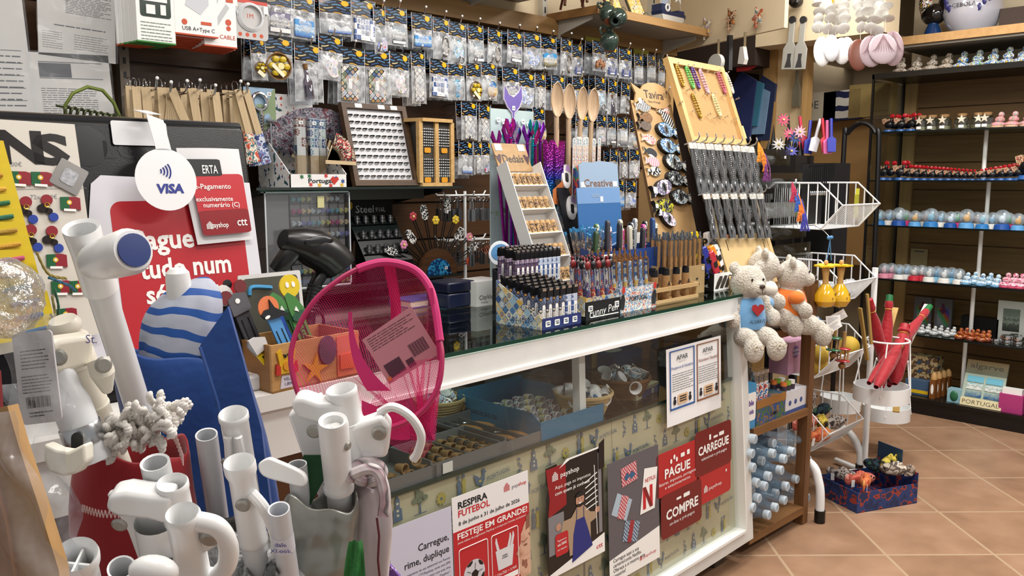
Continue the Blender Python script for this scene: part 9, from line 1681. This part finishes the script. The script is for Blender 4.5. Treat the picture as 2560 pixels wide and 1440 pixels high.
for i,(bx,by,tx2,ty2,c,w2,lb) in enumerate(((2255,890,2318,762,'ddd9cf',7,'white flat stick crossing the red parasols'),(2168,900,2150,770,'9a7d3f',5,'tan wooden stick by the red parasols'),(2178,860,2168,735,'a88745',6,'tan wooden spoon under the yellow disc'),(2215,850,2238,770,'b08d4a',8,'wooden fork standing amid the parasols'),(2240,1030,2243,990,'b8923c',8,'wooden clapper in the low holder'))):
 a=P(bx,by,Y=yh+.02);b=P(tx2,ty2,Y=yh+.04);k=mpp(a);p_=T('wooden_stick',lb,'stick',AX(a,b),'sticks in the spinner');L=(b-a).length;part(p_,'stick',m('#'+c,.5),lambda g:g.box(-w2*k,-.004,0,w2*k,.004,L))
# ---------- glass case on the far wall
XC=4.95
def IX(px,X):return P(px,600,X=X).y
r=T('glass_case','black framed glass display case full of souvenirs','display case',TM(0,0,0));yl=2.115;yr=.2
BF=m('0b0b0d',.3)
part(r,'frame',BF,lambda g:(g.box(XC,yr,1.905,XC+.03,yl,1.935),g.box(XC,yl-.012,.3,XC+.012,yl,1.93),g.box(5.39,yl-.012,.1,5.41,yl,1.93),g.box(XC+.012,yl-.012,1.915,5.4,yl,1.93)))
part(r,'base',BF,lambda g:(g.box(XC,yr,0,5.42,yl-.22,.09),g.box(XC-.01,yr,.075,XC+.01,yl-.22,.095)))
for z in(1.605,1.33,1.07,.76,.455):
 y2=yl-(.012 if z>.5 else .25);part(r,'shelf',glass('b4c4c0',.1,.03,.5),lambda g:g.box(XC+.01,yr,z-.008,5.4,y2,z));part(r,'shelf_edge',m('111513',.2),lambda g:g.box(XC+.006,yr,z-.009,XC+.01,y2,z+.001))
part(r,'top_board',BF,lambda g:g.box(XC+.03,yr,1.91,5.41,yl-.012,1.925))
for px,za,zb in((2447,1.33,1.597),(2462,1.07,1.322),(2452,.76,1.062),(2443,.455,.752),(2432,.09,.447)):y=IX(px,5.12);part(r,'support_tube',WHITE,lambda g:g.tube([(5.12,y,za),(5.12,y,zb)],.011,10))
part(r,'side_glass',glass('eef2f0',.03),lambda g:g.box(XC+.02,yl-.008,.4,5.39,yl-.004,1.9))
PR={}
def item(kind,lab,px,X,z,s=1.,mats=None,grp=None,rz=None):
 Mx=TM(X,IX(px,X),z,rz=-pi/2+R.uniform(-.3,.3) if rz is None else rz)@MX.Scale(s,4);k=(kind,mats)
 if k in PR:return dup(PR[k],Mx,lab)
 q=T(kind,lab,kind.split('_')[-1],Mx,grp or kind.replace('_',' ')+'s on the case shelves');PR[k]=q;c=[m(x,.3) for x in(mats or ())]
 if kind=='rooster_figurine':part(q,'base',m('2a5a9c',.4),lambda g:g.lathe([(0,0),(.026,0),(.022,.012),(0,.014)],12));part(q,'body',BLACK,lambda g:(g.ell((0,0,.04),(.024,.014,.02),10),g.ell((.016,0,.06),(.009,.008,.02),8)));part(q,'tail',blot(('1a1a1c','c9b98a','8a2a2a','e0ddd4'),160.,.4),lambda g:g.prism([(-.008,.035),(-.03,.045),(-.036,.07),(-.018,.075),(-.004,.06)],-.006,.006,XZ));part(q,'comb',m('a81420',.25),lambda g:(g.ell((.018,0,.086),(.014,.007,.012),8),g.ell((.028,0,.066),(.005,.004,.008),6)))
 elif kind=='snow_globe':part(q,'base',c[0],lambda g:g.lathe([(0,0),(.03,0),(.027,.018),(.02,.022),(0,.022)],14));part(q,'dome',film('cfdfe8',.3,.04,40.,.2),lambda g:g.ell((0,0,.048),.03,14));part(q,'scene',c[1],lambda g:(g.ell((0,0,.04),(.014,.012,.016),8),g.ell((.006,0,.055),(.006,.005,.012),6)))
 elif kind=='cork_jar':part(q,'jar_glass',glass('dbe4e2',.15,.03),lambda g:g.lathe([(0,0),(.028,0),(.03,.01),(.03,.045),(.02,.055),(.02,.06)],14));part(q,'sand',m('b9a888',.8),lambda g:g.lathe([(0,.002),(.026,.002),(.027,.018),(0,.02)],12));part(q,'cork',CRK,lambda g:g.lathe([(.0,.055),(.018,.055),(.02,.07),(0,.07)],12));part(q,'shell_charm',m('d8cdb8',.6),lambda g:g.prism(star(0,.045,.02,.008),.031,.034,XZ));part(q,'tag',PAPER,lambda g:g.box(-.01,-.032,.008,.01,-.031,.02))
 else:part(q,'body',blot(mats,120.,.35,rnd=1),lambda g:(g.ell((0,0,.014),(.03,.024,.014),10),g.ell((.005,0,.035),(.02,.016,.014),8),g.ell((.01,0,.055),(.012,.01,.012),8)));part(q,'trim',c[0],lambda g:g.tor(.022,.005,12,6,TM(0,0,.006)))
 return q
for i in range(8):item('rooster_figurine',f'black rooster figurine with red comb, {nth(i)} of the group at the case end, second shelf',2205+9*i+(i%2)*3,5.0+.05*(i%3),1.605,1.05)
for i,px in enumerate((2287,2312,2342,2385,2425,2446)):item('cork_jar',f'corked shell jar, {nth(i)} along the second case shelf',px,5.05,1.605,1.25)
for i,px in enumerate((2474,2508,2545)):item('stone_figurine',f'stacked pebble figurine, {nth(i)} along the second case shelf',px,5.05,1.605,1.3,('c9a88a','d88aa0','b08a6a','7fa8c0'))
for i,px in enumerate([2198,2216]+[2240+10*j for j in range(19)]+[2436+11*j for j in range(11)]):item('rooster_figurine',f'black rooster figurine with red comb, {nth(i)} along the third case shelf',px,5.02+.05*(i%2),1.33,1.15 if i<4 else 1.0-.02*min(i,20)+(.04*(i-20) if i>20 else 0))
item('rooster_figurine','tall dark rooster figurine at the frame edge of the third case shelf',2555,5.0,1.335,1.7)
GB=(('2f78b8','7fc0d8'),('e0dcd4','8ab4d0'),('1f4f9a','cfe0ea'),('d83a7a','4aa85a'),('5a9ad0','e2a83a'),('c9c4b8','a87a5a'))
for i in range(17):item('snow_globe',f'water globe souvenir, {nth(i)} along the fourth case shelf',2195+21.5*i+(i%3)*3,5.0+.05*(i%2),1.07,1.15+.2*(i%4==2),GB[i%6])
GB2=(('d88aa0','e2b8c4'),('e4e2de','8ab0d0'),('c02a3a','e0d8d4'),('e2e0da','f0eeea'),('7fb8d8','4a90b8'))
for i in range(11):item('snow_globe',f'small glass globe, {nth(i)} along the fifth case shelf',2214+19*i,5.02+.04*(i%2),.76,1.1,GB2[min(4,i//2 if i<6 else 3+i%2)])
for i in range(5):item('turtle_ornament',f'pale blue turtle ornament, {nth(i)} along the fifth case shelf',2422+19*i,5.0+.06*(i%2),.76,1.05,('6fa8d0','a8cbe0','e0e8ea','4a80b0'))
for i in range(3):item('octopus_ornament',f'pink octopus ornament, {nth(i)} by the frame edge of the fifth shelf',2522+18*i,5.0,.76,1.25,('c04a6a','d88aa0','e0c0c8','8a2a4a'))
for i in range(10):item('shell_ornament',f'shell and glass ornament, {nth(i)} along the top of the case',2225+37*i,5.08,1.93,1.5,(('6a5644','a89a88','c9c0b4','4a3c30') if i<4 else ('d8b03a','2f6fb0','e4e2dc','3f8a4a')))
for i in range(6):item('crab_ornament',f'brown crab ornament, {nth(i)} along the sixth case shelf',2415+14*i,5.0+.03*(i%2),.455,.95,('6a2a18','8a3a20','a8522c','c9a23a'))
for i in range(8):item('glass_ornament',f'clear glass ornament, {nth(i)} along the sixth case shelf',2285+16*i,5.02+.05*(i%2),.455,.8,('8a8c8c','c9cccc','e0e2e2','6a6460'))
for i in range(5):
 q=T('silver_tin',f'chrome tin, {nth(i)} by the frame on the sixth shelf','tin',TM(5.03+.06*(i%2),IX(2508+14*i,5.03),.455),'chrome tins');part(q,'tin',CHROME,lambda g:[g.lathe([(0,z),(.028,z),(.03,z+.01),(.028,z+.022),(0,z+.024)],16) for z in((0,.025) if i>1 else (0,))])
def cbx(nm,lab,px0,px1,X,z,h,d,mt,cat='box',fn=None,tilt=0):
 y1,y0=IX(px0,X),IX(px1,X);w=y1-y0;q=T(nm,lab,cat,TM(X,y1,z,rz=-pi/2,rx=tilt));part(q,'carton',mt,lambda g:g.box(0,0,0,w,d,h));fn and fn(q,w,h);return q
HOL_=NT('holo');x_,y_,z_=HOL_.xyz();HOLM=HOL_.fin(HOL_.ramp(HOL_.ma('FRACT',HOL_.ma('ADD',HOL_.ma('MULTIPLY',x_,6.),HOL_.ma('MULTIPLY',z_,4.))),[(0,'8a8a94'),(.4,'9aa0a8'),(.55,'3fa86a'),(.7,'c0552f'),(.85,'3a50c0'),(1,'8a8a94')]),.25,.6)
for i,(a,b) in enumerate(((2296,2340),(2348,2392))):cbx('trinket_case','holographic upright case '+('behind the red parasols' if i==0 else 'with dark figure beside the white support'),a,b,5.25,.455,.18,.02,m('6f6f74',.3,.5),'case',lambda q,w,h:(part(q,'shiny_panel',HOLM,lambda g:g.prism(rr(w*.15,h*.1,w*.85,h*.7,.01),.0,.001,XZ)),part(q,'figure_print',m('4a1a3a',.4),lambda g:g.prism([(w*.5,h*.5),(w*.75,h*.62),(w*.6,h*.66),(w*.55,h*.85),(w*.4,h*.85),(w*.42,h*.66),(w*.25,h*.62)],.001,.002,XZ))))
cbx('wash_bag','black zipped bag lying on the sixth shelf',2416,2512,5.2,.455,.1,.08,BLACK,'bag');cbx('picture_frame','white framed dark photograph standing at the end of the sixth shelf',2508,2580,5.2,.455,.21,.015,m('c9c9c4',.5),'picture',lambda q,w,h:part(q,'photo',scenic('6f7a70','8a9488','2a302c','4a5048'),lambda g:g.box(w*.2,-.001,h*.2,w*.8,0,h*.8)))
for i in range(4):cbx('souvenir_box',f'tan printed souvenir box, {nth(i)} up the pile on the case floor',2300-3*i,2370-2*i,5.15,.09+.052*i,.05,.1,blot(('b59a6a','c9b48a','6a4a30','3a5a7a'),30.,.5),'box')
cbx('toy_car_box','blue and yellow boxed toy on the case floor',2285,2345,5.03,.09,.085,.06,m('3f5a78',.4),'box',lambda q,w,h:part(q,'yellow_band',m('d8b21e',.4),lambda g:g.box(.01,-.002,.01,w,-.001,.03)))
for i in range(4):
 q=T('liqueur_bottle',f'brown wood topped bottle, {nth(i)} on the case floor','bottle',TM(5.02+.05*i,IX(2358+12*i,5.02+.05*i),.09),'brown bottles in the case');part(q,'bottle',m('7a4a22',.35),lambda g:g.box(-.02,-.015,0,.02,.015,.11));part(q,'stopper',m('b98f58',.5),lambda g:g.lathe([(.018,.11),(.016,.135),(.006,.15),(0,.15)],12));part(q,'label_oval',PAPER,lambda g:g.flat(ci(0,.055,.008,.03,12),.0205,FR((0,0,0),(0,-1,0),(0,0,1))))
cbx('egg_box','pale blue box with green egg beside the magnet display',2394,2430,5.0,.09,.075,.06,m('8fb8c4',.4),'box',lambda q,w,h:part(q,'egg',m('2f6a4a',.3),lambda g:g.ell((w*.5,0,h*.5),(.022,.008,.03),12)))
def mgd(q,w,h):
 part(q,'tile_magnet',scenic('6fb8d0','e4e6e2','2a5a8a','9ab0a8'),lambda g:[g.box(w*(.08+.46*i),-.004,h*(.2+.16*j),w*(.48+.46*i),-.001,h*(.33+.16*j)) for i in(0,1) for j in(0,1,2)])
 part(q,'header',m('b98a3a',.5),lambda g:g.box(0,.0,h*.7,w,.004,h));part(q,'lettering',m('3a3a30',.5),lambda g:(g.text('algarve',w*.5,h*.83,.03,.001,'C',w=w*.8,M=XZ),g.text('PORTUGAL',w*.5,h*.04,.024,.006,'C',w=w*.9,M=XZ)));part(q,'footer',m('d8cba0',.5),lambda g:g.box(0,-.006,0,w,-.001,h*.17))
cbx('magnet_display','sloping card display of seaside tile magnets headed algarve',2428,2535,4.99,.09,.26,.01,m('a8b8a8',.5),'display stand',mgd,-.35)
cbx('bubble_tub','pink bubble tub at the frame edge of the case floor',2528,2590,4.99,.09,.1,.06,m('b03a78',.4),'toy',lambda q,w,h:part(q,'lid',WHITE,lambda g:g.box(.01,.01,h,w-.01,.05,h+.03)))
q=T('paper_note','faded paper note taped to the wall panel in the case','note',TM(5.41,IX(2300,5.41),P(2300,622,X=5.41).z,rz=-pi/2));part(q,'paper',m('a8946c',.7),lambda g:g.box(-.05,0,0,.05,.002,-.11));part(q,'print',GREYI,lambda g:g.flat(rc(-.03,-.02,.03,-.012),.001,XZ))
# ---------- shelf above the case
ZS=2.125;r=T('wall_shelf','tan edged shelf with jar and black rooster above the glass case','shelf',TM(0,0,0));part(r,'board',m('6f685c',.6),lambda g:g.box(XC+.012,.2,ZS-.06,5.46,1.99,ZS-.004));part(r,'front_edge',WSH,lambda g:g.box(XC,.2,ZS-.045,XC+.012,1.99,ZS))
q=T('rooster_statue','large glossy black rooster on a blue cone base','statue',TM(5.12,IX(2300,5.12),ZS,rz=-pi/2));part(q,'base',m('173a6a',.1,coat=1.),lambda g:g.lathe([(0,0),(.055,0),(.04,.05),(.024,.085),(0,.09)],20));part(q,'body',m('0d0d10',.1,coat=1.),lambda g:(g.ell((.0,0,.13),(.07,.05,.06),16),g.ell((-.05,0,.2),(.034,.03,.08),12),g.ell((.06,0,.17),(.045,.03,.06),12)));part(q,'painted_wing',blot(('b0302a','e4e0d6','1a1a1c','d8b03a'),60.,.2),lambda g:g.ell((-.045,-.01,.19),(.036,.032,.07),12))
q=T('ceramic_jar','big white glazed jar lettered Cebola with purple decoration','jar',TM(5.14,IX(2394,5.14),ZS,rz=-pi/2));part(q,'jar_body',m('b9b9c4',.15,coat=.8),lambda g:g.lathe([(0,0),(.09,0),(.13,.05),(.15,.11),(.14,.18),(.11,.23),(.1,.26),(0,.26)],28));part(q,'painted_flower',m('2f2f6a',.3),lambda g:[g.ell((x,-sqrt(.15**2-x*x)*.99,z),(.012,.004,.02),8) for x,z in((-.1,.15),(-.08,.13),(.09,.15),(.11,.17),(-.11,.18),(.07,.12))]);part(q,'lettering',INK,lambda g:g.text('CEBOLA',0,.13,.022,.15,'C',w=.12,M=XZ))
cbx('brown_box','dark brown flat box standing at the shelf end past the jar',2458,2538,5.1,ZS,.11,.05,m('3a281c',.6),'box')
# ---------- shell chimes
def chime(px,d,strs,bot,cc,lab,top):
 o=P(px,-10,d=d);k=d/F;q=T('shell_chime',lab,'wind chime',FR(o,rt,up),'shell wind chimes');SHL=m('e4e2dc',.35,bump=.2,bs=200.)
 part(q,'string',m('d8d4cc',.6),lambda g:[g.tube([(x*k,20*k,z*k),(x*k,-y*k,z*k)],.7*k,4) for x,y,z in strs])
 part(q,'shell_disc',SHL,lambda g:[g.ell((0,0,0),(16*k,15*k,2.5*k),10,TM((x+R.uniform(-8,8))*k,-(j*19+R.uniform(0,10))*k,z*k,rx=pi/2+R.uniform(-1.3,-.1),ry=R.uniform(-.6,.6))) for x,y,z in strs for j in range(int(y/19))])
 for bx,by,a,b,c,z in bot:
  cm=m('#'+c,.35);part(q,'big_shell',cm,lambda g:g.ell((bx*k,-by*k,z*k),(a*k,b*k,5*k),18))
  if cc:part(q,'shell_rib',m('9a7a80',.5),lambda g:[g.tube([(bx*k,(-by+b*.9)*k,(z+3)*k),((bx+a*.55*sin(t))*k,(-by+b*.1*cos(t))*k,(z+6)*k),((bx+a*.93*sin(t))*k,(-by-b*.86*cos(t))*k,(z+1)*k)],.8*k,4) for t in[-1.2+.3*i for i in range(9)]] if c!='6f3f30' else g.ell((bx*k,-by*k,(z-2)*k),(a*k*.9,b*k*.9,5*k),8))
 if top:part(q,'top_ball',m('e2c01c',.4),lambda g:g.ell((-8*k,-14*k,0),14*k,12))
chime(2078,2.7,((-30,105,0),(-12,100,12),(14,105,-8),(34,100,6)),((-24,140,22,38,'e2e2e0',4),(-4,134,20,34,'d8dade',12),(26,138,22,34,'e0e2e2',2),(42,130,18,30,'d4d6d8',-6)),0,'white shell wind chime with yellow ball hanging nearer the paddles',1)
chime(2185,2.6,((-34,110,0),(-12,100,10),(8,95,-8),(26,92,6)),((-40,148,26,40,'6f3f30',2),(-10,140,30,40,'a8949a',6),(16,136,36,38,'b9a8ae',14),(46,132,28,44,'a88f96',2)),1,'shell wind chime with brown and pink scallops above the glass case',0)
# ---------- wall ornaments, camera, paddles
BMN=V((-.937,.35,0));bo=V((3.73,2.7,0))
for px,py,c,lb in((1828,47,('7a4a22','c9a88a','4a2a14','a86a3a'),'brown clay bird in the middle of the beam'),(1895,43,('3a5a7a','b0522c','c9b49a','6a7a80'),'blue and orange clay bird near the beam corner'),(1766,70,('c9b898','e0d6c4','8a7a8a','b99a5a'),'shell encrusted driftwood ornament by the shelf end')):
 c_=P(px,py,pl=(bo,BMN));q=T('wall_ornament',lb,'ornament',FR(c_,(-.35*-1*-1,-.937,0),(0,0,1)));k=mpp(c_);part(q,'body',blot(c,50.,.5),lambda g:g.prism([(x*k*1.2,y*k*1.2) for x,y in((-14,-2),(-4,4),(-6,22),(2,10),(16,14),(8,0),(14,-14),(2,-8),(-4,-24),(-8,-8))],.0,.012))
for px,lb,st_ in((1983,'grey bottle shaped paddle with lighthouse nearer the wall',0),(2010,'grey bottle shaped paddle with dark cord beside the other',1)):
 c_=P(px,50,X=4.53);k=mpp(c_);q=T('wooden_paddle',lb,'paddle',TV(c_,rz=-pi/2,ry=.06),'grey wall paddles');part(q,'board',m('a8a7a0',.6),lambda g:g.prism([(x*k*1.3,y*k) for x,y in((-13,-120),(13,-120),(13,-70),(5,-52),(5,-4),(-5,-4),(-5,-52),(-13,-70))],0,.012,XZ));part(q,'black_tip',m('2a2a2c',.5),lambda g:g.prism(ci(0,0,9*k,n=14),0,.014,XZ));part(q,'painted_picture',m('3a3a3c',.5),lambda g:g.flat([(x*k*1.3,y*k) for x,y in((-7,-116),(7,-116),(4,-95),(5,-82),(-3,-82),(-3,-95))],.0125,XZ))
c_=P(1993,215,X=4.73);q=T('driftwood_bottle','narrow carved wooden bottle hanging on the tan wall','ornament',TV(c_,rz=-pi/2));k=mpp(c_);part(q,'board',wood('4a4538','7a7462',9.,'z'),lambda g:g.prism([(x*k,y*k) for x,y in((-10,-50),(10,-50),(9,-5),(4,12),(3,38),(-3,38),(-4,12),(-9,-5))],0,.012,XZ))
c_=P(1990,4,X=4.5);q=T('security_camera','dark dome security camera on the cream wall','camera',TV(c_));part(q,'housing',m('2a2422',.3),lambda g:g.ell((0,0,0),(.04,.04,.035),14));part(q,'lens',BLACK,lambda g:g.ell((-.03,-.02,-.012),.016,10));part(q,'cable',BLACK,lambda g:g.tube(sp([(.0,.03,.01),(0,.08,-.02),(0,.12,.02)],6),.004,6))
# ---------- passage and niche goods
def hangp(nm,lab,px,py,X,pts,mt,cat,grp=None,t=.02):
 c_=P(px,py,X=X) if X else P(px,py,pl=(bo+BMN*.012,BMN));k=mpp(c_);q=T(nm,lab,cat,TV(c_,rz=-pi/2 if X else -1.93),grp);part(q,'body',mt,lambda g:g.prism([(x*k*1.3,-y*k) for x,y in pts],0,t,XZ));return q,k
q,k=hangp('round_ornament','white round disc hanging on rope under the beam',1795,158,0,ci(0,0,21,22,20),m('cfccc4',.6),'ornament');part(q,'rope',m('8a7a5c',.8),lambda g:g.tube([(0,0,20*k),(0,0,58*k)],.006,6))
hangp('dark_ribbon','black and white hanging strip under the beam',1828,130,0,((4,-40),(-4,-40),(-5,45),(5,45)),m('232122',.5),'ribbon')
q,k=hangp('bird_ornament','white bird shaped ornament hanging on rope under the beam',1861,140,0,((5,-22),(-4,-22),(-9,18),(8,22),(12,10)),m('d4d0c8',.5),'ornament');part(q,'rope',m('8a7a5c',.8),lambda g:g.tube([(0,0,20*k),(0,0,58*k)],.006,6))
hangp('red_sign','red hanging panel in the dark passage',1860,160,4.6,((28,-30),(-12,-30),(-12,18),(14,18),(28,8)),m('a81c1c',.5),'sign')
for i,(px,py,c,w_,h_) in enumerate(((1862,265,'17255a',26,85),(1882,255,'2f6f8a',24,60),(1900,275,'6f90b0',22,60),(1915,270,'16244a',22,80))):hangp('hanging_apron',('navy','teal','pale blue','dark blue')[i]+' cloth hanging in the passage beside the cork board',px,py,4.7+.012*i,((w_,-h_*.7),(-w_*.3,-h_),(-w_,-h_*.6),(-w_*.7,h_),(w_*.6,h_)),cloth('#'+c,.8),'cloth','cloths hanging in the passage')
NB_=[('canvas_bag','pale canvas bag lettered OE in the niche',2045,262,((46,-26),(-36,-30),(-36,40),(46,40)),m('cfc8b4',.8)),('striped_bag','navy and white striped bag in the niche',2118,265,((36,-38),(-36,-34),(-36,38),(36,34)),stripes('16204a','e0ded6',12.,'z',.8,.6,.05)),('gold_bag','golden beige bag in the niche behind the case post',2190,250,((40,-38),(-42,-38),(-42,44),(40,40)),m('a8925c',.5))]
for nm,lb,px,py,pts,mt in NB_:
 q,k=hangp(nm,lb,px,py,5.3,pts,mt,'bag',None,.08)
 if nm[0]=='c':part(q,'lettering',GREYI,lambda g:g.text('OE',-.0,-.03,.05,.081,'C',M=XZ))
hangp('niche_shelf','tan board below the bags in the niche',2120,420,5.42,((90,-118),(-95,-118),(-95,240),(90,240)),m('a8824f',.6),'board')
c_=P(2148,440,X=4.7);q=T('chair_arch','tall black arched frame behind the wire stand','frame arch',TV(c_,rz=-pi/2));k=mpp(c_)/.75;part(q,'arch',BLACK,lambda g:g.tube(sp([(-30*k,0,-c_.z),(-32*k,0,40*k),(-26*k,0,80*k),(0,0,98*k),(26*k,0,80*k),(34*k,0,30*k),(40*k,0,-c_.z)],8),.014,8))
FLW=('c0486a','d05a7a','e4e2de','5a5ab0','3a5a9a','c9a0b0')
for i,(px,py) in enumerate(((1958,300),(1973,335),(1946,362),(1978,378),(1988,345),(1999,330))):
 c_=P(px,py,X=3.75);k=mpp(c_)*.92;q=T('flower_clip',('crimson','pink','white','violet','blue','pale pink')[i]+' flower hair clip among black cones','hair clip',FR(c_,rt,up),'flower hair clips');part(q,'petal',m('#'+FLW[i],.5),lambda g:[g.prism([(0,0),(9*k*cos(a-.3),9*k*sin(a-.3)),(20*k*cos(a),20*k*sin(a)),(9*k*cos(a+.3),9*k*sin(a+.3))],0,3*k) for a in[6.283*j/10 for j in range(10)]]);part(q,'centre',m('d8c07a',.5),lambda g:g.ell((0,0,3*k),4*k,8))
c_=P(1968,400,X=3.8);q=T('clip_stand','black cone stand under the flower clips','display stand',TM(c_.x,c_.y,0));kk=mpp(c_);part(q,'cone',BLACK,lambda g:[g.lathe([(12*kk,c_.z),(0,c_.z+h*kk)],8,TM(x*kk,-x*kk,0)) for x,h in((-26,90),(-12,60),(0,118),(12,80),(22,70),(-34,50))]);part(q,'plinth',m('1a1512',.5),lambda g:g.box(-.09,-.09,.95,.09,.09,c_.z+.02))
for i,(px,py,c) in enumerate(((2004,335,'c02a48'),(2022,345,'26309a'),(2040,340,'c9c9d0'),(2060,340,'c0283a'),(2068,345,'e06aa8'),(2078,340,'2a349a'))):
 c_=P(px,py,X=3.85);k=mpp(c_);q=T('toy_spade',('red','blue','silver','dark red','pink','navy')[i]+' toy spade in the cluster beyond the wire basket','toy spade',FR(c_,rt,up)@TM(rz=(.1,-.1,-.25,.1,0,0)[i]),'toy spades');part(q,'shaft',m('#'+c,.35),lambda g:g.tube([(0,-10*k,0),(0,44*k,0)],4*k,8));part(q,'blade',m('#'+c,.35),lambda g:g.prism([(-10*k,-40*k),(10*k,-40*k),(11*k,-8*k),(0,0),(-11*k,-8*k)],0,4*k))
q=T('spade_bin','black bin with price stickers holding toy spades','bin',TM(P(2045,420,X=3.85).x,P(2045,420,X=3.85).y,.95));part(q,'bin_body',m('161618',.4),lambda g:g.box(-.08,-.12,0,.08,.1,.46))
# acrylic steps of small goods between the necklace bags and baskets
for i,(px0,px1,py,c) in enumerate(((1885,1975,385,'9a9a9c'),(1890,2005,445,'b8b8bc'),(1905,2010,520,'a0a2a8'),(1925,2015,575,'8a6a48'),(1935,2025,625,'7a5a40'))):
 a=P(px0,py+25,Y=1.72);b=P(px1,py+25,Y=1.72);q=T('acrylic_tray',f'clear acrylic tray of small goods, {nth(i)} step down beside the necklace bags','tray',TM(a.x,1.72,a.z),'acrylic trays');w=b.x-a.x;part(q,'acrylic',glass('e4e8ea',.2,.06),lambda g:(g.box(0,0,0,w,.004,.06),g.box(0,0,-.004,w,.15,0),g.box(0,.15,0,w,.154,.09)));part(q,'goods',blot((c,'d0d2d4','5a5a60',c),90.,.3),lambda g:[g.ell((w*(j+.5)/9,.05+.03*(j%3),.018),(w*.06,.03,.02),8) for j in range(9)]);sticker(q,w*.85,.03)
for px,py,cs,lb in((1908,400,('d88a1e','c9741e','6a2a6a'),'orange and purple tassel keyring on the acrylic tray'),(1992,500,('b02a4a','2a5ab0','d8742a','3a3a9a'),'red blue and orange tassel keyring hanging before the baskets')):
 c_=P(px,py,Y=1.6);k=mpp(c_);q=T('tassel_keyring',lb,'tassel',FR(c_,rt,up))
 for i,c in enumerate(cs):part(q,'tassel_strand',cloth('#'+c,.8,90.,.8),lambda g:[g.tube([((i*8-12)*k,(44-14*i)*k,0),((i*9-10+R.uniform(-6,6))*k,(22-22*i)*k,8*k),((i*9-8+R.uniform(-12,12))*k,(-6-24*i)*k,4*k)],1.8*k,5) for j in range(9)])
